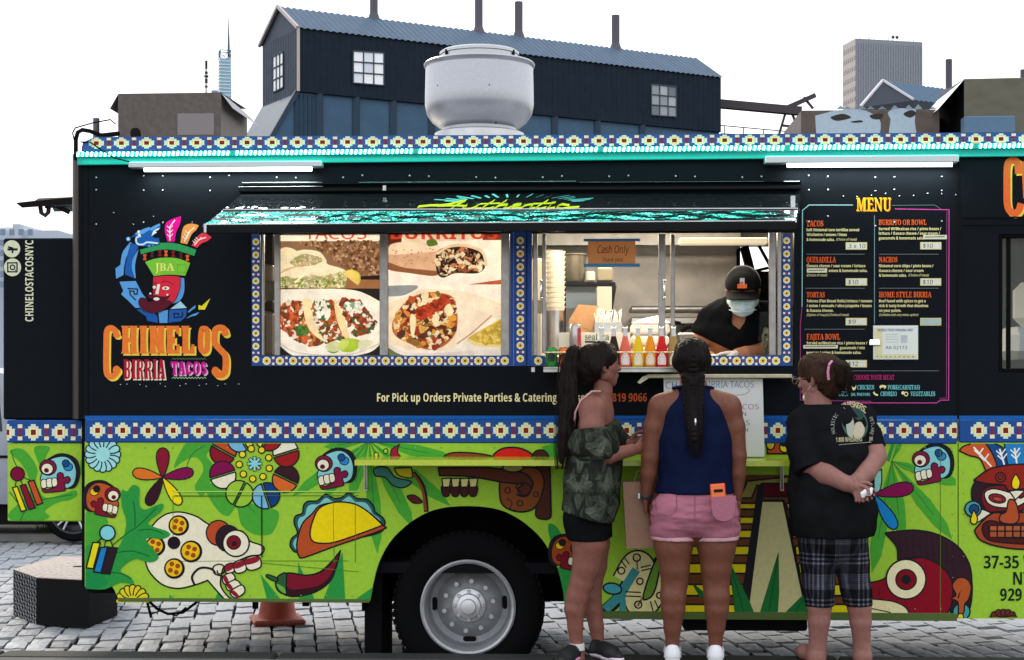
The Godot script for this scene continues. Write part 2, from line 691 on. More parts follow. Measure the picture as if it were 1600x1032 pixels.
var M := {}
func _ready() -> void:
	var cam := Camera3D.new()
	cam.name = "camera"
	cam.projection = Camera3D.PROJECTION_FRUSTUM
	cam.near = 0.05
	cam.far = 6000.0
	cam.size = 0.05 * 1032.0 / F
	cam.frustum_offset = Vector2(0, 0.05 * (HOR - 516.0) / F)
	add_child(cam)
	cam.position = CAM
	cam.rotation.y = YAW
	cam.current = true
	var we := WorldEnvironment.new()
	we.name = "surroundings"
	var env := Environment.new()
	env.tonemap_mode = Environment.TONE_MAPPER_LINEAR
	env.tonemap_exposure = 1.0
	env.background_mode = Environment.BG_SKY
	env.sdfgi_enabled = true
	env.ssao_enabled = true
	env.ssil_enabled = true
	var sky := Sky.new()
	var sm := ProceduralSkyMaterial.new()
	sm.sky_top_color = Color(0.93, 0.96, 1.0)
	sm.sky_horizon_color = Color(1.0, 0.99, 0.965)
	sm.sky_curve = 0.2
	sm.ground_bottom_color = Color(0.3, 0.3, 0.3)
	sm.ground_horizon_color = Color(0.6, 0.6, 0.6)
	sm.sky_energy_multiplier = 1.0
	sky.sky_material = sm
	env.sky = sky
	env.background_energy_multiplier = 1.8
	we.environment = env
	add_child(we)
	var sun := DirectionalLight3D.new()
	sun.name = "sun"
	sun.light_energy = 0.5
	sun.light_color = Color(1.0, 0.93, 0.82)
	sun.light_angular_distance = 10.0
	sun.shadow_enabled = true
	add_child(sun)
	sun.look_at_from_position(Vector3(-6, 7, -9), Vector3.ZERO)
	materials()
	street()
	backdrop()
	build_truck()
	kitchen()
	counter_goods()
	customers()

func materials() -> void:
	grit = noise_tex(0.03, 4, 0.86, 1.0)
	blotch = noise_tex(0.008, 4, 0.72, 1.0, false, 0, 512, 7)
	grit_n = noise_tex(0.05, 3, 0, 1, true, 3.0, 512, 3)
	wave_n = noise_tex(0.012, 2, 0, 1, true, 6.0, 512, 5)
	M.black = textured(mat(hx("181b20"), 0.4, 0.0, 0.06), grit, 1.1)
	M.ink = textured(mat(Color.WHITE, 0.42, 0.0, 0.2), grit, 1.7)
	M.ink.vertex_color_use_as_albedo = true
	M.green = textured(mat(hx(GREEN), 0.42, 0.0, 0.2), grit, 1.7)
	M.paper = textured(mat(Color.WHITE, 0.8), grit, 2.0)
	M.paper.vertex_color_use_as_albedo = true
	M.blue = textured(mat(hx("1a4c90"), 0.35, 0.0, 0.4), grit, 2.0)
	M.gloss_black = mat(Color(0.008, 0.009, 0.01), 0.12, 0.0, 0.14)
	M.awning = bumped(mat(Color(0.01, 0.012, 0.014), 0.05, 0.0, 0.75), wave_n, 0.5, 2.4)
	M.awning_lip = bumped(mat(Color(0.012, 0.016, 0.017), 0.04, 0.0, 1.0), wave_n, 0.3, 5.0)
	M.steel = textured(mat(Color(0.55, 0.55, 0.55), 0.28, 1.0), blotch, 3.0)
	M.frame = textured(mat(Color(0.34, 0.33, 0.32), 0.35, 0.9), blotch, 3.0)
	M.dull_steel = textured(mat(Color(0.5, 0.5, 0.5), 0.45, 1.0), blotch, 1.6)
	M.alu = textured(mat(Color(0.62, 0.63, 0.65), 0.42, 0.9), blotch, 1.4)
	M.rubber = bumped(mat(Color(0.006, 0.006, 0.0065), 0.8, 0.0, 0.06), grit_n, 0.3, 4.0)
	M.dark = mat(Color(0.008, 0.008, 0.009), 0.7, 0.0, 0.08)
	M.glass = mat(Color(0.9, 0.95, 0.95), 0.02, 0.0, 0.12)
	M.glass.transparency = BaseMaterial3D.TRANSPARENCY_ALPHA
	M.glass.albedo_color.a = 0.02
	M.chrome = mat(Color(0.8, 0.8, 0.8), 0.15, 1.0)
	M.white = mat(Color(0.75, 0.75, 0.73), 0.5)

# ---- the printed wrap of the truck
func view(x0: float, y0: float, k: float) -> Transform2D:
	return Transform2D(Vector2(1.0 / k, 0), Vector2(0, 1.0 / k), Vector2(x0, y0))

func petal(ink: Ink, ax: float, ay: float, bx_: float, by: float, w: float, col: Color, line := 7.0) -> void:
	var a := Vector2(ax, ay)
	var d := Vector2(bx_, by) - a
	var n := d.orthogonal().normalized() * w * 0.5
	var q := PackedVector2Array()
	for i in 9:
		var t := i / 8.0
		q.append(a + d * (1.0 - cos(t * PI)) * 0.5 + n * sin(PI * pow(t, 1.5)) * 1.0)
	for i in range(7, 0, -1):
		var t := i / 8.0
		q.append(a + d * (1.0 - cos(t * PI)) * 0.5 - n * sin(PI * pow(t, 1.5)))
	ink.shape(q, col, line)

func ray(ink: Ink, ax: float, ay: float, bx_: float, by: float, w: float, col: Color, vein: Color) -> void:
	var a := Vector2(ax, ay)
	var b := Vector2(bx_, by)
	var n := (b - a).orthogonal().normalized() * w * 0.5
	ink.fill(PackedVector2Array([a, a.lerp(b, 0.55) + n, a.lerp(b, 0.85) + n * 0.8, b, a.lerp(b, 0.8) - n * 0.8, a.lerp(b, 0.5) - n]), col)
	ink.stroke(PackedVector2Array([a, a.lerp(b, 0.7)]), 4.0, vein)

const GREEN := "9cc83a"
const LEAF := "4aa536"
const LEAF2 := "2d9440"
const VEIN := "2b7a33"
const MAROON := "83163f"
const CREAM := "eee6c8"
const RUST := "b8502a"

func skull_print(ink: Ink, face: String, socket: String, jaw: String) -> void:
	ink.shape(sp("318 120 370 60 430 46 492 70 518 130 512 200 478 232 400 215"), LINE, 5)
	ink.shape(sp("335 95 390 66 440 62 480 90 500 140 495 200 470 228 440 235 380 235 310 205 318 150"), hx(face), 6)
	ink.shape(ell(342, 130, 46, 43), hx(socket), 6)
	ink.shape(ell(338, 138, 33, 31), hx(CREAM), 6)
	ink.fill(ell(335, 147, 14, 13), hx(socket))
	ink.fill(ell(335, 147, 7, 7), LINE)
	ink.shape(ell(452, 115, 25, 22), hx("2f86c4" if face == "86cdd0" else "ecc720"), 5)
	ink.shape(ell(437, 97, 20, 20), hx("1b4c8a" if face == "86cdd0" else "22201f"), 5)
	ink.shape(sp("322 242 350 252 398 228 400 190 396 165 410 150 430 158 433 176 458 168 472 184 462 204 444 208 448 236 438 250 345 268 325 260"), hx(jaw), 6)
	for t in [[312, 206, 340, 198, 348, 236, 320, 246], [341, 196, 370, 190, 378, 230, 349, 238], [371, 190, 396, 186, 402, 222, 378, 231]]:
		ink.shape(sp("%d %d %d %d %d %d %d %d" % t, true, 4), hx(CREAM), 5)

func chimes_print(ink: Ink, top: Array, col: String, bars: Array) -> void:
	for b in bars:
		ink.stroke(PackedVector2Array([Vector2(top[0], top[1]), Vector2((b[0] + b[2]) / 2.0, (b[1] + b[3]) / 2.0)]), 6, LINE)
	ink.shape(ell(top[0], top[1], top[2], top[2]), hx(col), 9)
	for b in bars:
		ink.shape(PackedVector2Array([Vector2(b[0], b[1]), Vector2(b[2], b[3]), Vector2(b[4], b[5]), Vector2(b[6], b[7])]), hx(b[8]), 9)

func tile_row(ink: Ink, x0: float, x1: float, cy: float, pitch: float, first: float, tall := 1.0) -> void:
	var u := pitch / 12.0
	var cx := first
	var lights := [[1.1, 3.7], [2.3, 2.7], [3.6, 1.6]]
	while cx < x1 + pitch:
		var cols := [[hx("cfe6dc"), lights, 1.0], [hx("eedd72"), [[1.2, 2.6], [2.4, 1.5]], 1.0], [hx("f3ead0"), [[1.7, 1.7]], 1.0], [hx("842418"), [[1.15, 1.25]], 1.0]]
		for c in cols:
			for r in c[1]:
				cut_rect(ink, cx - r[0] * u, cy - r[1] * u * tall, cx + r[0] * u, cy + r[1] * u * tall, x0, x1, c[0])
		var mx := cx + pitch * 0.5
		for r in [[-1.05, -3.6, 1.05, -1.9, "e9e6c4"], [-1.05, 1.9, 1.05, 3.6, "e9e6c4"], [-0.9, -1.6, 0.9, -0.7, "8e2b3a"], [-0.9, 0.7, 0.9, 1.6, "8e2b3a"], [-0.45, -0.7, 0.45, 0.7, "8e2b3a"],
				[-2.3, -2.0, -1.7, -1.2, "8a5a86"], [1.7, -2.0, 2.3, -1.2, "8a5a86"], [-2.3, 1.2, -1.7, 2.0, "8a5a86"], [1.7, 1.2, 2.3, 2.0, "8a5a86"]]:
			cut_rect(ink, mx + r[0] * u, cy + r[1] * u * tall, mx + r[2] * u, cy + r[3] * u * tall, x0, x1, hx(r[4]))
		cx += pitch
		ink.lay = 8

func cut_rect(ink: Ink, a: float, b: float, c: float, d: float, x0: float, x1: float, col: Color) -> void:
	var l := maxf(a, x0)
	var r := minf(c, x1)
	if r > l:
		ink.fill(rect(l, b, r, d), col)

# the small pattern round the windows; horizontal along x, or turned upright
func small_tiles(ink: Ink, x0: float, y0: float, x1: float, y1: float, upright := false) -> void:
	ink.lay = 0
	ink.fill(rect(x0, y0, x1, y1), hx("34508f"))
	var w := (x1 - x0) if upright else (y1 - y0)
	var long := (y1 - y0) if upright else (x1 - x0)
	var n := int(round(long / 20.8))
	for i in n:
		var t := (i + 0.5) * long / n
		var c := Vector2((x0 + x1) / 2, y0 + t) if upright else Vector2(x0 + t, (y0 + y1) / 2)
		ink.lay = 6
		ink.fill(ell(c.x, c.y, w * 0.43, w * 0.43, PI / 8, 8), hx("f4f1dc"))
		ink.fill(ell(c.x, c.y, w * 0.3, w * 0.3, 0, 10), hx("f0cf52"))
		ink.fill(ell(c.x, c.y, w * 0.14, w * 0.14, PI / 4, 4), hx("5a2414"))
		for s in [-1.0, 1.0]:
			var m := (Vector2(0, s) if upright else Vector2(s, 0)) * long / n * 0.5
			var side := (Vector2(1, 0) if upright else Vector2(0, 1))
			if s > 0 and i < n - 1:
				for q in [-0.3, 0.3]:
					var p: Vector2 = c + m + side * w * q
					ink.fill(rect(p.x - w * 0.12, p.y - w * 0.12, p.x + w * 0.12, p.y + w * 0.12), hx("f0eee4"))
				ink.fill(ell(c.x + m.x, c.y + m.y, w * 0.14, w * 0.14, 0, 4), hx("a83344"))

func wrap_prints(truck: Node3D, vinyl: Material) -> void:
	var zf := 0.0125
	# foliage, a ground for everything else
	var k := Ink.new(zf)
	k.clip = sp("133 693! 1494 693! 1494 966! 884 966! 880 925! 868 880 840 835 790 800 730 791 670 800 620 835 592 880 578 938! 184 938! 180 916! 133 916!")
	k.xf = view(0, 680, 3.686)
	k.fill(sp("1000 190 1030 110 1070 45! 1290 45! 1190 110 1230 190 1200 300 1160 360! 1120 300 1170 200 1130 130 1060 150"), hx(LEAF))
	k.fill(sp("1180 300 1260 280 1350 300 1440 390 1560 440 1570 560 1470 575 1390 520 1360 420 1310 470 1240 420"), hx(LEAF))
	k.fill(sp("480 480 540 430 620 500 560 640 480 700"), hx(LEAF))
	k.stroke(sp("1050 260 1100 120 1180 60", false), 5, hx(VEIN))
	k.stroke(sp("1420 400 1480 470 1490 560", false), 5, hx(VEIN))
	k.fill(sp("970 960! 975 920! 1020 960!"), hx(LEAF2))
	k.fill(sp("1230 960! 1265 880! 1280 960!"), hx(LEAF2))
	k.xf = view(400, 680, 3.225)
	for r in [[180, 310, 60], [330, 330, 52], [470, 320, 60], [610, 600, 70], [790, 470, 74], [980, 360, 70], [1000, 120, 60], [340, 60, 40]]:
		ray(k, 570, 30, r[0], r[1], r[2], hx(LEAF), hx(VEIN))
	k.fill(sp("0 380 110 385 90 480 40 505 0 490"), hx(LEAF))
	for r in [[20, 700, 100, 850, 40], [210, 640, 260, 850, 44], [435, 590, 390, 850, 60], [600, 760, 520, 850, 50]]:
		k.fill(PackedVector2Array([Vector2(r[0], r[1]), Vector2(r[2] + r[4], r[3]), Vector2(r[2] - r[4], r[3])]), hx(LEAF2))
	k.fill(sp("1475 450 1520 470 1560 560 1520 600 1480 520"), hx(LEAF2))
	k.fill(sp("1490 700 1600 640 1640 760 1560 840 1520 780"), hx(LEAF2))
	k.fill(sp("1440 60! 1548 30! 1548 120! 1470 110!"), hx(LEAF))
	k.xf = view(850, 660, 3.034)
	for r in [[40, 480, 90, 640, 26], [60, 760, 140, 900, 30], [300, 900, 420, 930, 30]]:
		k.fill(PackedVector2Array([Vector2(r[0], r[1]), Vector2(r[2] + r[4], r[3]), Vector2(r[2] - r[4], r[3])]), hx(LEAF2))
	k.xf = view(1340, 680, 3.4385)
	for r in [[80, 740, 80], [240, 560, 80], [510, 560, 74], [560, 270, 70], [250, 0, 30], [330, 190, 40]]:
		ray(k, 185, 140, r[0], r[1], r[2], hx(LEAF), hx(VEIN))
	k.stroke(PackedVector2Array([Vector2(165, 140), Vector2(195, 40)]), 18, hx(LEAF2))
	k.xf = Transform2D.IDENTITY
	for r in [[268, 768, 560, 770], [270, 776, 410, 777], [268, 690, 560, 692], [405, 877, 545, 877], [272, 878, 380, 877], [405, 880, 560, 894], [520, 776, 522, 880], [1130, 926, 1240, 928], [410, 877, 545, 877], [555, 777, 555, 880], [270, 776, 270, 860], [1470, 700, 1470, 960]]:
		k.stroke(PackedVector2Array([Vector2(r[0], r[1]), Vector2(r[2], r[3])]), 0.9, hx("4f7c24"))
	stuff(obj("foliage_print", k.st, vinyl, truck))
	zf += 0.0022

	# the pizza skull and the leaf that bites into it
	k = Ink.new(zf)
	k.clip = rect(133, 690, 578, 939)
	k.xf = view(0, 680, 3.686)
	k.shape(sp("905 490! 960 455 1040 445 1130 470 1200 515 1290 545 1350 548 1400 560 1435 610 1500 635 1520 655 1500 690 1430 700 1330 745 1290 760 1275 800 1270 870 1310 930 1350 955 1330 970 1290 945 1195 838! 1120 865 1020 885 930 860 860 790 835 720 828 640 850 560"), hx(CREAM), 9)
	for c in [[1025, 520, 58], [890, 640, 56], [1097, 670, 62], [1000, 768, 58]]:
		k.shape(ell(c[0] + 3, c[1] + 2, c[2], c[2]), LINE, 4)
		k.shape(ell(c[0], c[1], c[2] - 7, c[2] - 7), hx("eec11c"), 7)
		for d in [[-12, -24], [22, -12], [-20, 12], [14, 24]]:
			k.fill(ell(c[0] + d[0], c[1] + d[1], 14, 14), hx("a04a20"))
	k.fill(ell(1000, 622, 37, 37), hx("241b22"))
	k.shape(ell(1257, 565, 70, 72), hx("bb4c28"), 8)
	k.shape(ell(1312, 597, 70, 76), hx("2e2028"), 8)
	k.shape(ell(1358, 625, 76, 76), hx(CREAM), 9)
	k.shape(ell(1345, 620, 40, 40), hx("7c1c26"), 6)
	k.fill(ell(1348, 627, 15, 15), LINE)
	k.stroke(sp("1500 690 1515 650", false), 5, LINE)
	k.stroke(sp("1118 862 1105 815 1150 768 1215 772 1240 800", false), 13, LINE)
	k.stroke(sp("1285 815 1235 800 1228 760 1262 745 1290 760 1285 795 1255 800 1250 780", false), 8, LINE)
	for t in [[1295, 755, 1340, 740, 1348, 785, 1302, 797], [1347, 738, 1405, 722, 1415, 780, 1358, 795], [1412, 715, 1485, 700, 1500, 760, 1430, 778]]:
		k.shape(sp("%d %d %d %d %d %d %d %d" % t, true, 4), hx(CREAM), 8)
		var tt := [t[0] + 2, t[1] + 2, t[2] - 2, t[3] + 2, t[2] + 1, t[3] + 30, t[0] + 6, t[1] + 34]
		k.fill(sp("%d %d %d %d %d %d %d %d" % tt, true, 4), hx("8f2030"))
	for t in [[1280, 820, 1330, 795, 1352, 830, 1296, 862], [1300, 865, 1355, 835, 1385, 870, 1322, 900], [1325, 905, 1390, 865, 1408, 905, 1355, 940]]:
		k.shape(sp("%d %d %d %d %d %d %d %d" % t, true, 4), hx(CREAM), 8)
		k.fill(sp("%d %d %d %d %d %d %d %d" % [t[0] + 2, t[1] + 2, t[0] + 22, t[1] - 8, t[6] + 22, t[7] - 10, t[6] + 4, t[7] - 4], true, 4), hx("8f2030"))
	obj("pizza_skull_print", k.st, vinyl, truck)

	k = Ink.new(zf + 0.003)
	k.clip = rect(133, 690, 578, 939)
	k.xf = view(0, 680, 3.686)
	k.fill(sp("700 320 730 325 765 288 800 310 800 400 835 430 930 395 925 440 850 510 960 555 975 580 930 600 840 600 900 680 908 715 860 735 770 715 690 780 750 820 765 860 690 850 600 890 488 885! 488 640! 560 640 640 690 705 600 725 500 700 410"), hx(LEAF2))
	k.fill(sp("488 800 560 790 620 850 560 888 488 885!"), hx("1f8a48"))
	k.stroke(sp("640 640 740 560 800 520 900 420", false), 7, hx("1c6a33"))
	k.stroke(sp("775 530 775 440 765 380", false), 7, hx("1c6a33"))
	k.stroke(sp("800 550 870 545 940 570", false), 7, hx("1c6a33"))
	k.stroke(sp("660 680 760 670 860 700", false), 7, hx("1c6a33"))
	k.stroke(sp("600 790 700 800 750 830", false), 7, hx("1c6a33"))
	obj("leaf_print", k.st, vinyl, truck)

	# flowers
	k = Ink.new(zf)
	k.xf = view(0, 680, 3.686)
	petal(k, 935, 245, 848, 405, 66, hx("351c22"))
	petal(k, 935, 245, 1038, 402, 62, hx("f0da18"))
	petal(k, 935, 245, 762, 215, 66, hx("dd742a"))
	petal(k, 935, 245, 1112, 212, 66, hx("84124c"))
	petal(k, 935, 245, 936, 74, 74, hx("8c1830"))
	obj("flower_print", k.st, vinyl, truck)
	k = Ink.new(zf)
	k.clip = rect(131, 689, 400, 800)
	k.xf = view(0, 680, 3.686)
	for i in 16:
		var d := Vector2.from_angle(TAU * i / 16.0)
		petal(k, 590 + d.x * 22, 112 + d.y * 22, 590 + d.x * 104, 112 + d.y * 104, 42, hx("9fdcdc"))
	k.fill(ell(590, 112, 42, 42), hx("9fdcdc"))
	obj("flower_print", k.st, vinyl, truck)
	k = Ink.new(zf)
	k.clip = rect(178, 880, 240, 942)
	k.xf = view(0, 680, 3.686)
	for i in 9:
		var d := Vector2.from_angle(PI + PI * i / 8.0)
		petal(k, 762 + d.x * 14, 960 + d.y * 14, 762 + d.x * 98, 960 + d.y * 98, 38, hx("e2d020"))
	k.fill(ell(762, 960, 34, 34), hx("e2d020"))
	obj("flower_print", k.st, vinyl, truck)
	k = Ink.new(zf)
	k.clip = rect(300, 693.5, 500, 800)
	var discs := [[348.6, 705.5, 0.5, "c4512a", "8f1c2c"], [347.8, 742.4, -0.3, "84124c", CREAM], [374, 772, -1.1, GREEN, GREEN], [415.5, 775, 1.25, "14417e", "7ab8dc"], [446, 748.5, 0.45, "3a2124", "d8692c"], [446.5, 708.5, -0.3, "efe8d0", "a02026"], [376, 686, 1.0, "e8d84a", "7ab8dc"], [419, 684, -1.0, "e8d84a", "a02026"]]
	for c in discs:
		for s in [0, 1]:
			var q := PackedVector2Array()
			for i in 15:
				q.append(Vector2(c[0], c[1]) + Vector2(0, -1.6 if s == 0 else 1.6).rotated(c[2]) + Vector2.from_angle(PI + PI * i / 14.0 + PI * s + c[2]) * 20.0)
			k.shape(q, hx(c[3 + s]), 2.2)
	for i in 9:
		var d := Vector2.from_angle(TAU * i / 9.0 + 0.3) * 24.0
		k.shape(ell(397.5 + d.x, 725 + d.y, 5, 5), hx("efd92a"), 1.8)
	for i in 8:
		var d := Vector2.from_angle(TAU * i / 8.0) * 12.0
		k.stroke(PackedVector2Array([Vector2(397.5, 725), Vector2(397.5, 725) + d]), 5.4, LINE)
	for i in 8:
		var d := Vector2.from_angle(TAU * i / 8.0) * 11.0
		k.stroke(PackedVector2Array([Vector2(397.5, 725), Vector2(397.5, 725) + d]), 3.2, hx("8fd6d8"))
	obj("flower_print", k.st, vinyl, truck)

	# skulls
	for s in [[1.0 / 3.4385, 1340 - 933.7, 687.0, "86cdd0", MAROON, MAROON], [1.0 / 3.4385, 1340.0, 680.0, "86cdd0", MAROON, MAROON], [-0.262, 187 + 298 * 0.262, 739.0, "bf5428", "7e1c28", "7e1c28"], [-0.262, 915 + 298 * 0.262, 823.0, "a8481f", "7e1c28", "7e1c28"]]:
		k = Ink.new(zf)
		k.xf = Transform2D(Vector2(s[0], 0), Vector2(0, absf(s[0])), Vector2(s[1], s[2]))
		skull_print(k, s[3], s[4], s[5])
		obj("skull_print", k.st, vinyl, truck)
	k = Ink.new(zf + 0.004)
	k.xf = view(0, 680, 3.686)
	chimes_print(k, [617, 565, 44], "7fcfd6", [[533, 620, 575, 622, 535, 772, 495, 766, "e8d81c"], [578, 650, 618, 645, 580, 795, 538, 790, "1f7fc0"], [628, 648, 674, 652, 630, 802, 585, 798, "2c2026"]])
	obj("chimes_print", k.st, vinyl, truck)

	k = Ink.new(zf + 0.004)
	k.stroke(PackedVector2Array([Vector2(408.5, 775), Vector2(409, 872)]), 1.8, LINE)
	k.stroke(PackedVector2Array([Vector2(272, 768.5), Vector2(560, 768.5)]), 1.6, hx("b4dc66"))
	k.stroke(PackedVector2Array([Vector2(272, 775), Vector2(560, 775)]), 1.0, hx("4b6c22"))
	obj("hatch_seam", k.st, vinyl, truck)

	# taco and chilli
	k = Ink.new(zf)
	k.xf = view(400, 680, 3.225)
	k.shape(sp("208 592 172 560 180 522 208 495 192 445 198 410 232 395 240 355 262 335 308 332 350 300 390 320 430 316 468 292 508 320 560 326 590 358 602 390 640 420 646 455 600 500 300 560"), hx("2c5c58"), 8)
	k.fill(sp("215 580 188 555 195 528 222 500 210 450 218 420 246 405 255 370 275 352 315 348 352 318 390 338 430 334 468 310 500 336 550 342 575 370 590 400 625 430 600 490 300 550"), hx("7cc6c2"))
	k.shape(sp("208 590 206 540 232 450 285 395 325 355 420 345 560 390 640 456 632 480 400 560 240 618 215 608"), hx(RUST), 8)
	k.shape(sp("272 505 280 450 310 380 355 350 420 338 500 350 570 392 638 455! 560 485 400 540 320 546 285 535"), hx("f1d512"), 8)
	obj("taco_print", k.st, vinyl, truck)
	k = Ink.new(zf)
	k.xf = view(400, 680, 3.225)
	k.shape(sp("150 700 250 708 320 692 380 640 424 585! 402 670 370 740 300 790 220 812 160 810 130 780"), hx("36161e"), 9)
	k.fill(sp("156 704 250 712 322 698 384 648 414 604! 390 680 340 745 270 770 165 775"), hx("7c1a2c"))
	k.shape(sp("150 698 112 712 98 745 110 785 150 808! 152 760"), hx("2c5e34"), 8)
	k.fill(sp("104 752 140 770 148 800 118 782"), hx("68b040"))
	k.shape(sp("100 740 60 722 50 708 66 706 108 724"), hx("2c5e34"), 7)
	obj("chilli_print", k.st, vinyl, truck)

	# what shows above and below the counter shelf
	k = Ink.new(zf)
	k.clip = rect(560, 693, 884, 850)
	k.xf = view(400, 680, 3.225)
	k.shape(sp("598 168 660 165 700 212 782 236 742 266 690 255 650 215 600 205"), hx("3f7d70"), 7)
	k.shape(sp("696 168! 782 165! 785 215 720 205"), hx("c8b81e"), 7)
	k.stroke(sp("790 190 830 240 850 300 858 388", false), 24, LINE)
	k.stroke(sp("792 196 826 246 844 300 855 382", false), 13, hx("8a4628"))
	k.shape(sp("762 308 800 305 838 338 800 345 775 330"), hx("5c2028"), 7)
	k.shape(sp("680 110! 682 75 722 48! 712 85 730 118"), hx("a81838"), 6)
	k.shape(ell(653, 82, 11, 12), hx(GREEN), 5)
	k.shape(ell(605, 100, 11, 12), hx("d8cf3a"), 5)
	k.shape(sp("1195 105 1240 70 1310 64 1370 84 1395 115 1300 130 1215 128"), hx("d8241a"), 9)
	k.shape(sp("1390 110 1410 82 1450 78 1475 110 1460 140 1400 130"), hx("4c2a1e"), 8)
	k.shape(sp("925 130 980 92 1100 92 1200 112 1190 140 930 150"), hx("8a4526"), 8)
	k.shape(sp("1410 160! 1480 160! 1485 350 1482 415 1445 425 1410 405 1420 330 1440 260"), hx("532a1e"), 9)
	k.shape(sp("1230 170! 1400 165 1450 220 1440 300 1400 370 1325 388 1250 360 1228 300"), hx("85471f"), 9)
	k.shape(sp("918 165! 1170 165! 1340 190 1395 240 1370 300 1330 300 1320 270 1345 250 1240 238 1080 210 925 205!"), hx("5e2f1e"), 9)
	k.shape(ell(1295, 165, 52, 22), hx("b0a85a"), 8)
	for t in [936, 983, 1028, 1072]:
		k.shape(sp("%d 258 %d 258 %d 300 %d 312 %d 300" % [t, t + 42, t + 38, t + 21, t + 4]), hx("45211c"), 7)
		k.shape(PackedVector2Array([Vector2(t, 220), Vector2(t + 46, 218), Vector2(t + 38, 262), Vector2(t + 6, 264)]), hx("e6dc90"), 7)
	for c in [[1268, 280, 14], [1330, 345, 14], [1410, 300, 12]]:
		k.stroke(ell(c[0], c[1], c[2], c[2], 0, 14), 6, LINE, true)
	k.stroke(sp("1262 320 1290 340 1280 372 1310 382", false), 5, LINE)
	k.stroke(sp("1340 290 1310 262 1345 240 1385 262 1375 300 1345 312 1310 300", false), 7, LINE)
	obj("creature_print", k.st, vinyl, truck)

	# snake and stepped pyramid behind the customers
	k = Ink.new(zf)
	k.clip = rect(925, 760, 1100, 958)
	k.xf = view(850, 660, 3.034)
	var body_ := sp("372 752 415 675 450 658 478 690 458 760 432 820 440 868 490 868 522 820 545 720 580 660 640 640", false)
	k.stroke(sp("285 900 345 845 375 800 400 760 440 700", false), 60, LINE)
	k.stroke(body_, 104, LINE)
	k.stroke(body_, 88, hx("e6dc9c"))
	k.stroke(sp("290 890 345 838 375 800 400 758 438 700", false), 42, hx("3f9292"))
	k.stroke(sp("360 930 375 870 365 800", false), 30, hx("3f9292"))
	k.shape(ell(325, 790, 44, 26, 0.15), hx("4aa6b4"), 8)
	k.shape(sp("470 830 510 700 540 640 555 640! 545 720 525 800 500 835"), hx("6c9a34"), 8)
	for c in [[440, 643, 17], [367, 705, 16], [455, 755, 15], [447, 866, 17], [548, 822, 14]]:
		k.stroke(ell(c[0], c[1], c[2], c[2], 0, 16), 7, LINE, true)
	for c in [[380, 640, 405, 675], [365, 655, 390, 690], [460, 690, 508, 678], [462, 705, 508, 694], [385, 805, 460, 808], [385, 825, 460, 828], [505, 850, 520, 905], [525, 845, 545, 890]]:
		k.stroke(PackedVector2Array([Vector2(c[0], c[1]), Vector2(c[2], c[3])]), 6, LINE)
	obj("snake_print", k.st, vinyl, truck)

	k = Ink.new(zf)
	k.clip = rect(1050, 712, 1372, 957)
	k.xf = view(850, 660, 3.034)
	k.fill(PackedVector2Array([Vector2(640, 250), Vector2(1300, 250), Vector2(1500, 950), Vector2(560, 950)]), hx("6c4226"))
	k.shape(PackedVector2Array([Vector2(930, 360), Vector2(965, 280), Vector2(1300, 245), Vector2(1300, 300), Vector2(1010, 300), Vector2(985, 360)]), hx("9c9048"), 8)
	k.shape(rect(1030, 292, 1160, 352), hx("5c1420"), 10)
	var row := 0
	for y in [385, 450, 512, 588, 670, 770, 865]:
		var w := 28 + row * 5
		k.shape(PackedVector2Array([Vector2(640 - row * 4, y), Vector2(1008 - (y - 385) * 0.16, y), Vector2(1004 - (y - 385) * 0.16, y + w), Vector2(640 - row * 4, y + w)]), hx("e6d41c"), 9)
		k.shape(PackedVector2Array([Vector2(1150 + (y - 385) * 0.2, y), Vector2(1480, y), Vector2(1490, y + w), Vector2(1156 + (y - 385) * 0.2, y + w)]), hx("e6d41c"), 9)
		row += 1
	k.fill(PackedVector2Array([Vector2(1015, 300), Vector2(1045, 300), Vector2(985, 940), Vector2(920, 940)]), LINE)
	k.shape(PackedVector2Array([Vector2(1032, 373), Vector2(1136, 373), Vector2(1256, 950), Vector2(958, 950)]), hx("d2cb92"), 12)
	for r in [[880, 665, 960, 940, 50], [1112, 620, 1060, 940, 45], [1260, 790, 1170, 940, 60], [700, 760, 760, 830, 20], [1300, 800, 1330, 940, 50]]:
		k.shape(PackedVector2Array([Vector2(r[0], r[1]), Vector2(lerpf(r[0], r[2], 0.6) + r[4] * 0.75, lerpf(r[1], r[3], 0.6)), Vector2(r[2] + r[4], r[3]), Vector2(r[2] - r[4], r[3]), Vector2(lerpf(r[0], r[2], 0.6) - r[4] * 0.6, lerpf(r[1], r[3], 0.6))]), hx("1f7436"), 3, hx("16562a"))
		k.stroke(PackedVector2Array([Vector2(r[0], r[1]), Vector2(r[2], r[3])]), 4, hx("14502a"))
	obj("pyramid_print", k.st, vinyl, truck)
	k = Ink.new(zf)
	k.xf = view(1340, 680, 3.4385)
	# the creature right of the shelf: a strip of it
	k.xf = view(850, 660, 3.034)
	k.shape(sp("1058 95! 1160 85! 1240 100 1250 150! 1060 150!"), hx("b84a22"), 8)
	k.shape(ell(1075, 105, 20, 26), hx("c9b22a"), 7)
	k.shape(ell(1140, 120, 22, 24), hx("ecd11c"), 7)
	k.fill(ell(1138, 105, 16, 12), LINE)
	obj("creature_print", k.st, vinyl, truck)

	# petals, bird
	k = Ink.new(zf)
	k.xf = view(1340, 680, 3.4385)
	k.shape(sp("60 230 130 185! 130 260 108 330 70 400 40 330"), hx("8cd0c8"), 7)
	petal(k, 92, 322, 60, 440, 60, hx("d8602c"))
	petal(k, 92, 322, 208, 505, 66, hx("1c84c8"))
	petal(k, 92, 322, 302, 280, 76, hx("861450"))
	obj("flower_print", k.st, vinyl, truck)
	k = Ink.new(zf)
	k.clip = rect(1345, 800, 1530, 966)
	k.xf = view(1340, 680, 3.4385)
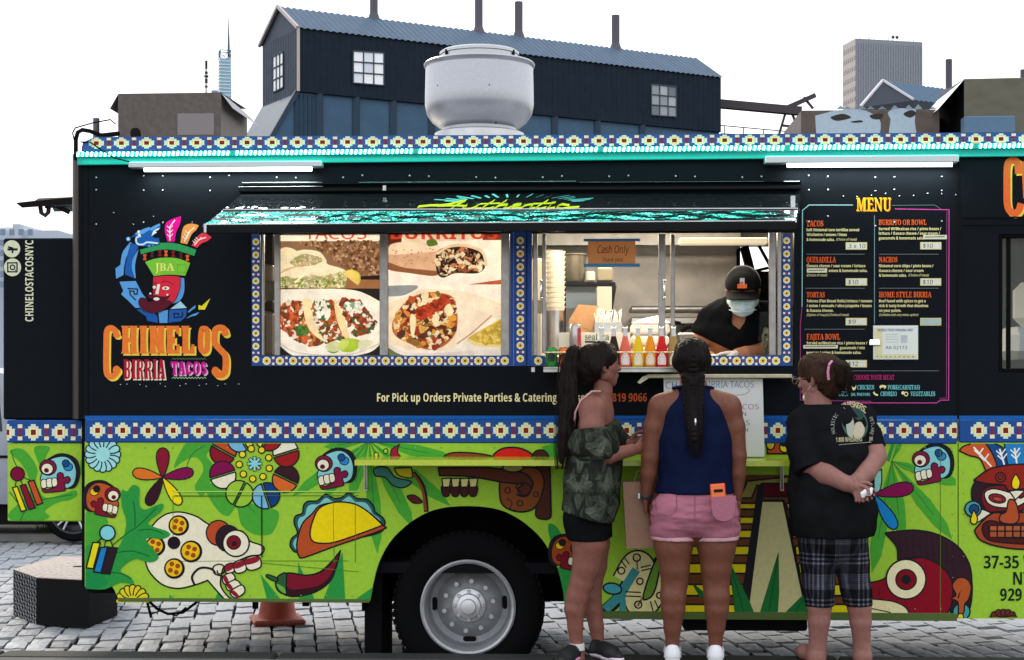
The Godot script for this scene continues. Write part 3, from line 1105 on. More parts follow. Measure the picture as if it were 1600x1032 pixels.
	k.shape(sp("148 527! 300 512 430 535 540 600 600 690 616 790 612 900 585 985! 500 985! 500 800 430 700 330 660 218 668! 210 600"), hx("36202a"), 9)
	for i in 9:
		var x := 225.0 + i * 36.0
		k.stroke(PackedVector2Array([Vector2(x, 540 + absf(i - 2.0) * 9), Vector2(x + 12 - i, 650 + i * i * 1.2)]), 4, LINE)
	k.shape(sp("70 795! 150 770 225 690 340 660 440 700 505 780 512 880 490 950 450 990! 60 990! 60 880!"), hx("8a1424"), 9)
	k.stroke(sp("112 822 120 850 108 868", false), 5, LINE)
	k.shape(sp("60 880! 190 895 262 930 284 985! 60 985!"), hx("e8dea8"), 8)
	k.stroke(PackedVector2Array([Vector2(60, 930), Vector2(180, 955)]), 6, LINE)
	k.shape(ell(262, 776, 107, 107), hx("efe6b8"), 9)
	k.shape(ell(262, 778, 55, 54), hx("841420"), 8)
	k.fill(ell(262, 778, 26, 26), LINE)
	k.shape(ell(560, 950, 46, 44), hx("3f9c9c"), 8)
	k.shape(sp("510 810 540 770 585 772 612 815 600 880 578 910 572 955 545 968 540 900 505 880 530 860"), hx("b5562a"), 8)
	k.fill(sp("556 835 545 880 540 870"), LINE)
	k.shape(ell(555, 978, 16, 18), hx("e6cf20"), 6)
	obj("bird_print", k.st, vinyl, truck)

	# the mask and the address on the cab
	k = Ink.new(zf)
	k.clip = rect(1497, 694, 1680, 965)
	k.xf = view(1340, 680, 3.4385)
	k.shape(sp("688 45! 735 45! 790 80 815 185! 740 185!"), hx("174c88"), 8)
	k.shape(sp("790 45! 920 45! 930 185! 815 185! 800 120"), hx("2a7fc0"), 8)
	k.shape(sp("548 85! 570 62 620 45! 690 45! 730 110 748 175 700 205 660 130 600 110"), hx("cf5a2c"), 8)
	for f in [[625, 65, 720, 170], [765, 75, 790, 160], [845, 70, 858, 155]]:
		k.stroke(PackedVector2Array([Vector2(f[0], f[1]), Vector2(f[2], f[3])]), 9, hx("f0f0ea"))
		for t in [0.3, 0.6]:
			var c := Vector2(f[0], f[1]).lerp(Vector2(f[2], f[3]), t)
			k.stroke(PackedVector2Array([c + Vector2(-26, -16), c + Vector2(0, 8), c + Vector2(24, -26)]), 7, hx("f0f0ea"))
	k.shape(sp("640 250 700 255 740 280 720 420 670 420 625 370 615 300"), hx("34202a"), 9)
	k.shape(sp("640 500 720 425 800 420 1100 420 1150 520 1100 600 900 615 760 600 670 570 636 530"), hx("a5452a"), 9)
	k.shape(sp("645 470 720 420! 660 400 640 440"), hx("e8e2c6"), 7)
	k.shape(sp("665 340 690 285 780 270 900 290 900 400 780 410 700 410"), hx("7c1c26"), 9)
	k.shape(sp("685 310 740 290 850 320 880 340 940 300 940 330 860 385 760 390 700 365"), hx("ece4c8"), 8)
	k.shape(sp("812 295! 900 300! 850 350!"), hx("ece4c8"), 8)
	k.shape(ell(752, 342, 46, 24, 0.2), hx("8c2430"), 7)
	k.shape(ell(754, 345, 26, 11, 0.2), hx("b4503a"), 5)
	k.shape(sp("815 350 850 360 870 440 850 475 800 478 765 460 770 430 800 410"), hx("b4512c"), 8)
	k.shape(sp("625 245! 700 190 790 165 900 158 1020 175 1000 300 900 290 815 300 790 270 700 262"), hx("93271f"), 9)
	k.stroke(ell(770, 228, 27, 26), 8, LINE, true)
	k.shape(ell(770, 228, 13, 12), hx("93271f"), 6)
	k.shape(sp("852 208! 874 250 868 285 850 292 832 280 832 245"), hx("f2d81c"), 7)
	k.shape(sp("672 500 710 462 820 480 1020 470 1060 530 1010 585 800 580 700 560"), hx("54191a"), 9)
	k.shape(sp("705 510 740 485 1000 500 1020 530 990 555 790 555 720 540"), hx("3c1414"), 6)
	for i in 6:
		k.shape(rect(712 + i * 42, 488, 750 + i * 42, 516), hx("b25c34"), 5)
		k.shape(rect(712 + i * 42, 519, 750 + i * 42, 550), hx("a85330"), 5)
	k.shape(ell(622, 398, 44, 42), hx("4c9ea6"), 8)
	k.shape(ell(628, 400, 26, 26), hx("1b4c7c"), 7)
	k.shape(sp("626 402! 645 445 640 475 624 480 610 468 612 440"), hx("e9d31c"), 7)
	for i in 7:
		var d := Vector2.from_angle(PI + PI * i / 6.0)
		petal(k, 785 + d.x * 14, 985 + d.y * 6, 785 + d.x * 74, 985 + d.y * 48, 34, hx("6c3028"), 6)
	obj("mask_print", k.st, vinyl, truck)
	k = Ink.new(zf)
	k.xf = view(1340, 680, 3.4385)
	letters(k, "37-35 V", 680, 650, 938, 718, hx("1c2a1e"))
	letters(k, "NY", 838, 738, 938, 805, hx("1c2a1e"))
	letters(k, "929", 768, 826, 884, 892, hx("1c2a1e"))
	obj("address_lettering", k.st, vinyl, truck)

func rear_prints(parent: Node3D, vinyl: Material, z: float) -> void:
	var k := Ink.new(z)
	k.clip = rect(11, 695, 133, 814)
	k.xf = view(0, 620, 4.3)
	k.fill(sp("60 370 140 350 215 420 250 500 240 580 300 680 420 655 500 630 515 665 470 695 380 715 300 770 330 810 250 840 110 842 50 800 100 740 200 640 180 520 130 440"), hx(LEAF))
	k.fill(sp("230 340 330 340 300 420 290 500 250 430"), hx(LEAF))
	k.fill(sp("540 430 575 420 575 560 545 530"), hx(LEAF))
	k.stroke(sp("130 840 200 720 300 690 480 660", false), 8, hx(VEIN))
	k.stroke(sp("75 360 90 430 130 500", false), 7, hx(VEIN))
	k.stroke(sp("60 640 120 720 150 780", false), 7, hx(VEIN))
	obj("leaf_print", k.st, vinyl, parent)
	k = Ink.new(z + 0.003)
	k.xf = view(0, 620, 4.3)
	chimes_print(k, [115, 520, 46], "7c1238", [[82, 612, 114, 606, 174, 764, 140, 772, "ecd91c"], [132, 600, 168, 590, 234, 748, 192, 760, "8a1c2c"], [186, 574, 224, 562, 284, 716, 244, 730, "c4542a"]])
	obj("chimes_print", k.st, vinyl, parent)
	k = Ink.new(z + 0.003)
	k.xf = Transform2D(Vector2(0.282, 0.03), Vector2(-0.03, 0.282), Vector2(-18.0, 684.0))
	skull_print(k, "86cdd0", MAROON, MAROON)
	obj("skull_print", k.st, vinyl, parent)

func logo_prints(truck: Node3D, vinyl: Material) -> void:
	var z := 0.0008
	var k := Ink.new(z)
	k.xf = view(170, 330, 5.735)
	var b1 := hx("5aa0dc")
	var b2 := hx("1f5cac")
	# serpent
	k.shape(sp("245 310! 190 275! 120 370 100 480! 55 515! 62 610! 130 575! 140 480 165 400"), b1, 4)
	k.shape(sp("195 290! 265 310 235 400 240 610! 140 570! 150 460"), b2, 4)
	k.shape(sp("270 330! 215 420 200 500 225 600! 242 605! 235 480"), b1, 4)
	k.shape(sp("90 632! 240 625! 300 740 330 790 280 870! 235 870! 165 800! 130 770! 105 745! 125 715!"), b1, 4)
	k.stroke(PackedVector2Array([Vector2(165, 695), Vector2(255, 700), Vector2(250, 745), Vector2(225, 745), Vector2(225, 720), Vector2(185, 715), Vector2(190, 750), Vector2(240, 800)]), 12, LINE)
	k.shape(sp("245 885! 300 870! 420 925 440 1005! 340 985! 330 945!"), b2, 4)
	k.shape(PackedVector2Array([Vector2(440, 900), Vector2(530, 885), Vector2(525, 1005), Vector2(450, 1005)]), b1, 4)
	k.shape(sp("540 885! 700 880! 690 950! 640 990! 530 1003!"), b2, 4)
	k.stroke(PackedVector2Array([Vector2(660, 905), Vector2(655, 950), Vector2(585, 955), Vector2(580, 920), Vector2(625, 920), Vector2(622, 935)]), 12, LINE)
	k.shape(PackedVector2Array([Vector2(640, 805), Vector2(700, 870), Vector2(545, 880)]), hx("a8d4e8"), 4)
	k.shape(sp("640 595! 675 600! 675 720 640 800 570 835! 620 740"), b1, 4)
	k.fill(sp("705 905! 740 870 775 845! 770 870 740 890 715 910!"), b1)
	k.fill(sp("690 965! 740 930 810 905! 780 935 740 945"), b1)
	k.shape(PackedVector2Array([Vector2(910, 778), Vector2(860, 885), Vector2(800, 885), Vector2(800, 840), Vector2(830, 850)]), hx("f0e02a"), 3)
	# its head
	k.shape(sp("175 250! 240 200! 300 160 360 140! 380 150 455 112! 460 150 410 165 390 200 400 235 450 240! 450 320 400 330 340 320 260 310 240 270 235 230"), b2, 4)
	k.fill(sp("230 205 300 165 360 145! 370 160 300 205"), b1)
	k.fill(sp("375 150 450 112! 455 130 380 175"), b1)
	k.fill(sp("380 225! 400 175 455 150! 440 170 415 180 430 190!"), hx("dff0f6"))
	k.stroke(sp("285 225 245 240 250 290 300 300 340 280 400 285 450 290", false), 15, hx("cfe8f4"))
	k.shape(ell(172, 250, 22, 22), b1, 5)
	k.fill(ell(172, 250, 9, 9), hx("dff0f6"))
	for c in [[265, 185, 12], [270, 215, 12]]:
		k.fill(ell(c[0], c[1], c[2], c[2]), hx("f0f4e0"))
	for x in [360, 395, 430]:
		k.shape(ell(x, 315, 14, 16), b1, 4)
	# hat and feathers
	for f in [["525 275! 500 180 510 110 560 75 645 45! 635 120 605 180 585 275!", "e61490", 545, 265, 545, 140, 590, 80], ["640 285! 655 180 680 130 740 112 805 128! 780 170 740 210 700 298!", "ef9a48", 675, 275, 715, 190, 765, 145], ["740 310! 790 230 850 195 920 235! 880 270 830 290 790 330!", "e63c50", 765, 305, 810, 255, 870, 235]]:
		k.fill(sp(f[0]), hx(f[1]))
		var a := Vector2(f[2], f[3])
		var b := Vector2(f[4], f[5])
		var c := Vector2(f[6], f[7])
		k.stroke(PackedVector2Array([a, b, c]), 9, hx("f6efe0"))
		for t in [0.25, 0.55, 0.85]:
			var p := a.lerp(b, t)
			k.stroke(PackedVector2Array([p + Vector2(-26, -26), p, p + Vector2(26, -30)]), 6, hx("f6efe0"))
	k.shape(sp("275 345! 450 300! 450 285 600 288 785 345! 765 405! 600 355 450 350 285 390!"), hx("2f9a56"), 4)
	for t in [[320, 415, "d8582c"], [385, 390, "5a2224"], [455, 380, "8c1c24"], [510, 380, "e8622c"], [575, 385, "8c1c24"], [645, 400, "5a2224"], [702, 422, "e8622c"]]:
		k.fill(rect(t[0] - 15, t[1] - 28, t[0] + 15, t[1] - 10), hx(t[2]))
		k.fill(rect(t[0] - 9, t[1] - 12, t[0] + 9, t[1] + 12), hx(t[2]))
		k.fill(rect(t[0] - 15, t[1] + 8, t[0] + 15, t[1] + 26), hx(t[2]))
	k.shape(sp("320 455! 440 420 600 420 730 465! 685 582! 540 572 400 585!"), hx("7cc63c"), 4)
	k.stroke(rect(612, 478, 690, 555), 3, hx("4f9a2c"), true)
	letters(k, "JBA", 412, 470, 585, 535, hx("f2ea7a"), "Droid Serif")
	# face
	k.shape(sp("395 590! 540 578 640 590! 635 690 590 800 540 840 440 860 395 770"), hx("dc2c42"), 4)
	k.stroke(sp("470 640 520 628 575 660", false), 9, hx("a01c30"))
	k.fill(sp("400 640 450 660 440 740 400 760"), hx("b82038"))
	k.fill(PackedVector2Array([Vector2(432, 655), Vector2(458, 657), Vector2(442, 745), Vector2(415, 745)]), hx("f4ecd8"))
	k.fill(ell(508, 692, 33, 16), hx("f4ecd8"))
	k.fill(ell(506, 692, 9, 9), LINE)
	k.fill(ell(405, 683, 14, 14), hx("f4ecd8"))
	k.shape(sp("400 800 350 770 355 740 385 760 420 760 500 770 545 755 520 790 470 790 560 815 500 880 410 915 310 890 265 830 280 780 330 785 350 815"), hx("5c1c28"), 4)
	k.fill(ell(425, 788, 27, 14), hx("f4ecd8"))
	k.fill(ell(370, 740, 9, 9), hx("f4ecd8"))
	k.fill(ell(523, 750, 9, 9), hx("f4ecd8"))
	obj("emblem_print", k.st, vinyl, truck)

	# the name: tall C and S with hooked ends, the rest between them
	k = Ink.new(z)
	for pass_ in 2:
		k.xf = view(160 + (3.2 if pass_ == 0 else 0.0), 500 + (3.2 if pass_ == 0 else 0.0), 7.619)
		var col := hx("f5cf4a") if pass_ == 0 else hx("f07c34")
		k.stroke(sp("158 195 150 130 95 98 50 135 42 300 42 600 75 668 125 668 162 620 150 575", false), 68, col)
		k.fill(ell(165, 185, 42, 28), col)
		k.fill(ell(165, 600, 46, 52), col)
		k.stroke(sp("1465 170 1445 110 1390 95 1340 130 1335 270 1395 350 1460 430 1462 590 1430 650 1370 655 1335 620 1350 580", false), 74, col)
		k.fill(ell(1458, 165, 42, 30), col)
		k.fill(ell(1345, 610, 44, 50), col)
		slab(k, "HINEL", 220, 72, 1112, 402, col)
		k.stroke(sp("1178 120 1205 105 1240 120 1248 240 1240 350 1205 380 1172 350 1165 240", true), 62, col, true)
		k.lay += 2
	obj("name_lettering", k.st, vinyl, truck)
	k = Ink.new(z)
	for pass_ in 2:
		k.xf = view(160 + (2.2 if pass_ == 0 else 0.0), 500 + (2.0 if pass_ == 0 else 0.0), 7.619)
		slab(k, "BIRRIA", 246, 472, 746, 705, hx("f6ead0") if pass_ == 0 else hx("b31c34"))
		slab(k, "TACOS", 810, 496, 1250, 656, hx("efb8d8") if pass_ == 0 else hx("c8188c"))
		k.lay += 2
	k.xf = view(160, 500, 7.619)
	for y in [465, 692]:
		var w := PackedVector2Array()
		for i in 23:
			w.append(Vector2(825 + i * 18.5, y + (9 if i % 2 == 0 else -9)))
		k.stroke(w, 6, hx("5f7c5c") if y < 500 else hx("a8d8a0"))
	obj("name_lettering", k.st, vinyl, truck)

# heavy slab letters drawn with the broad pen
func slab(k: Ink, s: String, x0: float, y0: float, x1: float, y1: float, col: Color) -> void:
	var wide := {"I": 0.62, "L": 0.86, "E": 0.92}
	var total := 0.0
	for ch in s:
		total += wide.get(ch, 1.0)
	var u := (x1 - x0) / total
	var h := y1 - y0
	var x := x0
	for ch in s:
		var w: float = u * wide.get(ch, 1.0) * 0.96
		var st := u * 0.36
		var sh := h * 0.09
		var l := x + w * 0.06 + st * 0.5
		var r := x + w * 0.94 - st * 0.5
		if ch in "HINELBR":
			var m := x + w * 0.5 if ch == "I" else l
			stem(k, m, y0, y1, st, sh, col)
		if ch in "HN":
			stem(k, r, y0, y1, st, sh, col)
		if ch == "H":
			k.fill(rect(l, y0 + h * 0.43, r, y0 + h * 0.58), col)
		if ch == "N":
			k.fill(PackedVector2Array([Vector2(l - st * 0.5, y0), Vector2(l + st * 0.5, y0), Vector2(r + st * 0.5, y1), Vector2(r - st * 0.4, y1)]), col)
		if ch in "EL":
			k.fill(PackedVector2Array([Vector2(l, y1 - h * 0.13), Vector2(r - st * 0.1, y1 - h * 0.13), Vector2(r, y1 - h * 0.33), Vector2(r + st * 0.45, y1 - h * 0.33), Vector2(r + st * 0.45, y1), Vector2(l, y1)]), col)
		if ch == "E":
			k.fill(PackedVector2Array([Vector2(l, y0), Vector2(r + st * 0.4, y0), Vector2(r + st * 0.4, y0 + h * 0.3), Vector2(r, y0 + h * 0.3), Vector2(r - st * 0.2, y0 + h * 0.13), Vector2(l, y0 + h * 0.13)]), col)
			k.fill(PackedVector2Array([Vector2(l, y0 + h * 0.44), Vector2(r - st * 0.3, y0 + h * 0.36), Vector2(r - st * 0.3, y0 + h * 0.66), Vector2(l, y0 + h * 0.57)]), col)
		if ch in "BR":
			k.stroke(sp("%f %f! %f %f %f %f %f %f %f %f!" % [l, y0 + h * 0.07, r - st * 0.3, y0 + h * 0.08, r, y0 + h * 0.25, r - st * 0.3, y0 + h * 0.45, l, y0 + h * 0.48], false), st * 0.62, col)
		if ch == "B":
			k.stroke(sp("%f %f! %f %f %f %f %f %f %f %f!" % [l, y0 + h * 0.5, r - st * 0.3, y0 + h * 0.52, r, y0 + h * 0.72, r - st * 0.3, y1 - h * 0.08, l, y1 - h * 0.07], false), st * 0.66, col)
		if ch == "R":
			k.stroke(sp("%f %f! %f %f %f %f %f %f!" % [l + st * 0.4, y0 + h * 0.5, r - st * 0.2, y0 + h * 0.6, r - st * 0.1, y0 + h * 0.85, r + st * 0.3, y1], false), st * 0.7, col)
		if ch == "A":
			k.stroke(PackedVector2Array([Vector2(x + w * 0.16, y1), Vector2(x + w * 0.46, y0)]), st * 0.5, col)
			k.stroke(PackedVector2Array([Vector2(x + w * 0.82, y1), Vector2(x + w * 0.52, y0)]), st * 0.95, col)
			k.fill(rect(x + w * 0.25, y0 + h * 0.62, x + w * 0.75, y0 + h * 0.74), col)
			k.fill(rect(x, y1 - sh, x + w * 0.4, y1), col)
			k.fill(rect(x + w * 0.58, y1 - sh, x + w, y1), col)
		if ch == "T":
			stem(k, x + w * 0.5, y0, y1, st, sh, col)
			k.fill(PackedVector2Array([Vector2(x, y0), Vector2(x + w, y0), Vector2(x + w, y0 + h * 0.36), Vector2(x + w * 0.86, y0 + h * 0.36), Vector2(x + w * 0.8, y0 + h * 0.16), Vector2(x + w * 0.2, y0 + h * 0.16), Vector2(x + w * 0.14, y0 + h * 0.36), Vector2(x, y0 + h * 0.36)]), col)
		if ch == "O":
			k.stroke(ell(x + w * 0.5, y0 + h * 0.5, w * 0.5 - st * 0.42, h * 0.5 - st * 0.35), st * 0.8, col, true)
		if ch == "C":
			k.stroke(sp("%f %f %f %f %f %f %f %f %f %f %f %f" % [r + st * 0.2, y0 + h * 0.32, x + w * 0.5, y0 + h * 0.1, l, y0 + h * 0.3, l, y0 + h * 0.7, x + w * 0.5, y1 - h * 0.1, r + st * 0.2, y1 - h * 0.3], false), st * 0.85, col)
		if ch == "S":
			k.stroke(sp("%f %f %f %f %f %f %f %f %f %f %f %f" % [r, y0 + h * 0.3, x + w * 0.5, y0 + h * 0.1, l, y0 + h * 0.28, r, y0 + h * 0.7, x + w * 0.5, y1 - h * 0.1, l, y1 - h * 0.28], false), st * 0.85, col)
		x += u * wide.get(ch, 1.0)

func stem(k: Ink, x: float, y0: float, y1: float, st: float, sh: float, col: Color) -> void:
	k.fill(PackedVector2Array([Vector2(x - st * 0.7, y0), Vector2(x + st * 0.7, y0), Vector2(x + st * 0.5, y0 + sh), Vector2(x + st * 0.44, (y0 + y1) / 2), Vector2(x + st * 0.5, y1 - sh), Vector2(x + st * 0.7, y1), Vector2(x - st * 0.7, y1), Vector2(x - st * 0.5, y1 - sh), Vector2(x - st * 0.44, (y0 + y1) / 2), Vector2(x - st * 0.5, y0 + sh)]), col)

func menu_prints(truck: Node3D, vinyl: Material) -> void:
	var k := Ink.new(0.0008)
	k.xf = view(1240, 290, 2.95)
	var teal := hx("8fc4c4")
	var pink := hx("d0489c")
	k.stroke(PackedVector2Array([Vector2(275, 90), Vector2(72, 90), Vector2(42, 115), Vector2(40, 560)]), 4, teal)
	k.stroke(PackedVector2Array([Vector2(40, 560), Vector2(32, 640), Vector2(32, 990), Vector2(360, 996)]), 3.4, hx("a03c78"))
	k.stroke(PackedVector2Array([Vector2(468, 108), Vector2(718, 112), Vector2(716, 990), Vector2(680, 990), Vector2(660, 1003), Vector2(230, 1003)]), 4, pink)
	k.stroke(PackedVector2Array([Vector2(708, 118), Vector2(706, 980), Vector2(672, 982)]), 2.6, hx("8a4a78"))
	k.stroke(PackedVector2Array([Vector2(455, 92), Vector2(650, 90), Vector2(680, 108)]), 2.4, hx("567878"))
	k.stroke(PackedVector2Array([Vector2(374, 138), Vector2(374, 640)]), 3, hx("7c9ca0"))
	for y in [[317, 60, 330], [474, 55, 330], [663, 50, 330], [855, 50, 670]]:
		k.stroke(PackedVector2Array([Vector2(y[1], y[0]), Vector2(y[2], y[0])]), 2, hx("7c8484"))
	for y in [317, 474]:
		k.stroke(PackedVector2Array([Vector2(395, y), Vector2(670, y)]), 2, hx("7c8484"))
	obj("menu_border", k.st, vinyl, truck)
	k = Ink.new(0.0012)
	k.xf = view(1240, 290, 2.95)
	letters(k, "MENU", 293, 62, 452, 121, hx("c87a12"), "Droid Serif")
	letters(k, "MENU", 290, 57, 449, 117, hx("f6b62a"), "Droid Serif")
	var o := hx("f0652c")
	var c := hx("efe6a4")
	for l in [["TACOS", 60, 162, 138, 189], ["QUESADILLA", 61, 330, 196, 355], ["TORTAS", 61, 492, 145, 516], ["FAJITA BOWL", 61, 685, 215, 711], ["BURRITO OR BOWL", 394, 158, 614, 182], ["NACHOS", 395, 330, 480, 354], ["HOME STYLE BIRRIA", 395, 491, 637, 516]]:
		letters(k, l[0], l[1], l[2], l[3], l[4], o, "Droid Serif")
	for l in [["Soft Nixtamal corn tortillas served", 60, 303, 198], ["W/cilantro / onions / limes", 62, 246, 220], ["& homemade salsa.", 61, 190, 243], ["Oaxaca cheese / sour cream / lettuce", 61, 332, 364], ["/", 150, 157, 386], ["onions & homemade salsa.", 163, 341, 386], ["Teleras (Flat Bread Rolls) lettuce / tomato", 61, 363, 526], ["/ onion / avocado / slice jalapeño / beans", 61, 361, 548], ["& Oaxaca cheese.", 61, 185, 570],
			["Served w/Mexican rice / pinto beans /", 61, 341, 720], ["guacamole / mix", 214, 330, 742], ["peppers / onion & homemade salsa.", 61, 313, 764], ["Served W/Mexican rice / pinto beans /", 394, 682, 193], ["lettuce / Oaxaca cheese / sour cream /", 394, 676, 214], ["guacamole & homemade salsa.", 394, 608, 236], ["Nixtamal corn chips / pinto beans /", 395, 646, 364], ["Oaxaca cheese / sour cream", 395, 600, 386], ["& homemade salsa.", 395, 522, 408], ["Beef fused with spices to get a", 395, 610, 526], ["rich & tasty broth that dissolves", 395, 622, 548], ["on your palate.", 395, 498, 570]]:
		letters(k, l[0], l[1], l[3], l[2], l[3] + 13, c)
	for l in [["(Choice of meat)", 197, 291, 243], ["(Choice of meat)", 61, 154, 408], ["(Option of mayo) (Choice of meat)", 61, 254, 591], ["(Choice of meat)", 531, 624, 408], ["(Combine with any menu option)", 395, 575, 591]]:
		letters(k, l[0], l[1], l[3], l[2], l[3] + 11, c, "Droid Sans", false, 0.2)
	letters(k, "CHOOSE YOUR MEAT", 277, 874, 466, 896, hx("c42c74"), "Droid Serif")
	for l in [["STEAK", 182, 246, 921], ["CHICKEN", 295, 373, 921], ["PORK(CARNITAS)", 435, 583, 921], ["PORK", 196, 252, 951], ["CHORIZO", 402, 477, 951], ["VEGETABLES", 540, 654, 951]]:
		letters(k, l[0], l[1], l[3], l[2], l[3] + 20, hx("7cd4d8"), "Droid Serif")
	letters(k, "(AL PASTOR)", 266, 957, 353, 970, hx("7cd4d8"), "Droid Sans", true)
	k.fill(sp("268 925! 280 932 290 920! 288 935 284 942 275 944"), c)
	k.fill(sp("398 925 410 920 428 924 426 934 420 940! 418 932! 404 932! 402 940! 398 932"), c)
	k.stroke(sp("370 952 376 962 390 968", false), 8, c)
	k.fill(ell(506, 957, 8, 8, 0, 12), c)
	k.stroke(ell(520, 962, 8, 9, 0, 12), 4, c, true)
	obj("menu_lettering", k.st, vinyl, truck)
	# paper price labels and taped corrections, written by hand
	var z := 0.0025
	for l in [[241, 262, 340, 296, "3 x 10"], [241, 428, 340, 462, "$10"], [241, 611, 339, 645, "$9"], [241, 805, 339, 839, "$12"], [585, 261, 683, 295, "$10"], [585, 428, 682, 462, "$10"], [585, 611, 682, 646, ""]]:
		k = Ink.new(z)
		k.xf = view(1240, 290, 2.95)
		k.fill(rect(l[0], l[1], l[2], l[3]), hx("d8c878"))
		k.fill(rect(l[0] + 3, l[1] + 3, l[2] - 3, l[3] - 3), hx("d8d8cc") if l[4] else hx("a8bcb8"))
		if l[4] != "":
			letters(k, l[4], l[0] + 12, l[1] + 8, l[0] + 24 + 11 * l[4].length(), l[3] - 7, hx("2a2c30"), "Droid Sans", false, 0.08)
		obj("price_label", k.st, vinyl, truck)
	for l in [[62, 382, 155, 402], [598, 228, 708, 248], [46, 736, 205, 752]]:
		k = Ink.new(z)
		k.xf = view(1240, 290, 2.95)
		k.fill(rect(l[0], l[1], l[2], l[3]), hx("d6d2b8"))
		k.stroke(PackedVector2Array([Vector2(l[0] + 8, (l[1] + l[3]) / 2), Vector2(l[2] - 10, (l[1] + l[3]) / 2 - 2)]), 4, hx("5c5a50"))
		obj("tape_strip", k.st, vinyl, truck)

func build_truck() -> void:
	var t := thing("food_truck", "black and green painted food truck with open serving window and lit awning", "food truck", P(730, 1074, -1.0))
	var back := -2.3
	var xl := P(122, 500).x
	var xr := 3.6
	var roof_y := P(800, 216).y
	# black upper skin, with the openings left free
	var st := sf()
	for r in [[122, 236, 393, 655], [393, 236, 1241, 366], [393, 572, 1241, 655], [800, 366, 830, 572], [1241, 236, 1496, 655], [1499, 236, 1561, 655], [1561, 236, 1720, 366], [1561, 582, 1720, 655], [1720, 236, 1810, 655]]:
		pbox(st, r[0], r[1], r[2], r[3], 0.0, 0.05)
	obj("upper_panel", st, M.black, t)
	pieces("seam_trim", [[1505, 338, 1700, 341], [1505, 350, 1700, 352]], 0.006, 0.005, 0.0, M.dark, t)
	pieces("seam_trim", [[125, 250, 129, 650], [136, 250, 137.5, 650], [1496, 262, 1499.5, 650]], 0.004, 0.03, 0.0, M.dark, t)
	# rounded rear corner, end wall, far wall, roof, floor
	st = sf()
	var yb := P(122, 655).y
	tube(st, [Vector3(xl + 0.01, yb, -0.06), Vector3(xl + 0.01, P(122, 240).y, -0.06)], [0.06], 20)
	obj("corner_post", st, textured(mat(hx("3a302c"), 0.4, 0.0, 0.4), grit, 2.0), t)
	st = sf()
	bx(st, Vector3(xl, P(800, 925).y, back), Vector3(xl + 0.04, roof_y - 0.02, -0.06))
	bx(st, Vector3(xr - 0.04, 0.5, back), Vector3(xr, roof_y - 0.02, -0.06))
	obj("end_wall", st, M.black, t)
	st = sf()
	bx(st, Vector3(xl, roof_y - 0.05, back - 0.04), Vector3(xr, roof_y, -0.06), 0.01)
	obj("roof", st, M.dull_steel, t)
	st = sf()
	bx(st, Vector3(xl + 0.05, 0.62, back + 0.05), Vector3(xr - 0.05, 0.68, -0.06))
	obj("floor_deck", st, M.dark, t)
	# far wall with the opening that shows sky through
	st = sf()
	var o0 := P(1153, 470, back)
	var o1 := P(1206, 386, back)
	bx(st, Vector3(xl, 0.5, back), Vector3(o0.x, roof_y - 0.05, back + 0.04))
	bx(st, Vector3(o1.x, 0.5, back), Vector3(xr, roof_y - 0.05, back + 0.04))
	bx(st, Vector3(o0.x, 0.5, back), Vector3(o1.x, o0.y, back + 0.04))
	bx(st, Vector3(o0.x, o1.y, back), Vector3(o1.x, roof_y - 0.05, back + 0.04))
	obj("far_wall", st, textured(mat(Color(0.62, 0.6, 0.6), 0.4, 0.4), blotch, 1.2), t)

	# green lower skin with its wheel arch
	st = sf()
	var out := PackedVector2Array()
	for v in sp("133 690! 1496 690! 1496 967! 886 967! 881 925 868 880 840 835 790 800 730 791 670 800 620 835 592 880 578 940! 184 940! 181 926 176 917! 133 917!"):
		var p := P(v.x, v.y)
		out.append(Vector2(p.x, p.y))
	prism(st, out, -0.02, 0.012)
	pbox(st, 1498.5, 690, 1810, 967, 0.012, 0.03)
	obj("lower_panel", st, M.green, t)
	pieces("sill_strip", [[184, 937, 577, 940.5], [886, 959, 1496, 967.5]], 0.022, 0.03, 0.002, textured(mat(hx("4d6428"), 0.4), grit, 2.0), t)
	# dark wheel box behind the arch
	st = sf()
	var c := P(730, 952)
	var prof: Array = []
	for i in 17:
		var a := PI * i / 16.0
		prof.append(Vector3(cos(a) * 0.56, sin(a) * 0.58, 0))
	for i in 16:
		quad(st, c + prof[i] + Vector3(0, 0, -0.02), c + prof[i + 1] + Vector3(0, 0, -0.02), c + prof[i + 1] + Vector3(0, 0, -0.7), c + prof[i] + Vector3(0, 0, -0.7), -prof[i])
	bx(st, c + Vector3(-0.6, -0.05, -0.75), c + Vector3(0.6, 0.65, -0.7))
	obj("wheel_arch", st, M.dark, t)
	st = sf()
	bx(st, Vector3(xl + 0.3, 0.4, -0.95), Vector3(xr, 0.56, -0.85))
	bx(st, Vector3(xl + 0.3, 0.4, -1.6), Vector3(xr, 0.56, -1.5))
	bx(st, Vector3(xl + 0.05, 0.5, back), Vector3(c.x - 0.58, 0.6, -0.03))
	bx(st, Vector3(c.x + 0.58, 0.5, back), Vector3(xr, 0.6, -0.03))
	bx(st, Vector3(c.x - 0.58, 0.5, back + 0.7), Vector3(c.x + 0.58, 0.6, -0.72))
	pbox(st, 1068, 962, 1262, 986, -0.12, 0.4, 0.01)
	pbox(st, 1340, 962, 1360, 984, -0.1, 0.1)
	bx(st, Vector3(c.x - 0.1, c.y - 0.1, -2.1), Vector3(c.x + 0.1, c.y + 0.1, -0.4))
	obj("chassis", st, M.dark, t)
	for w in [[c + Vector3(0, 0, -0.17), 1.0], [Vector3(c.x, c.y, back + 0.15), -1.0]]:
		truck_wheel(t, w[0], w[1])
	st = sf()
	var f0 := P(597, 1058, -0.12)
	var f1 := P(570, 850, -0.12)
	bx(st, Vector3(f1.x, f0.y, -0.62), Vector3(f0.x, f1.y, -0.1), 0.004)
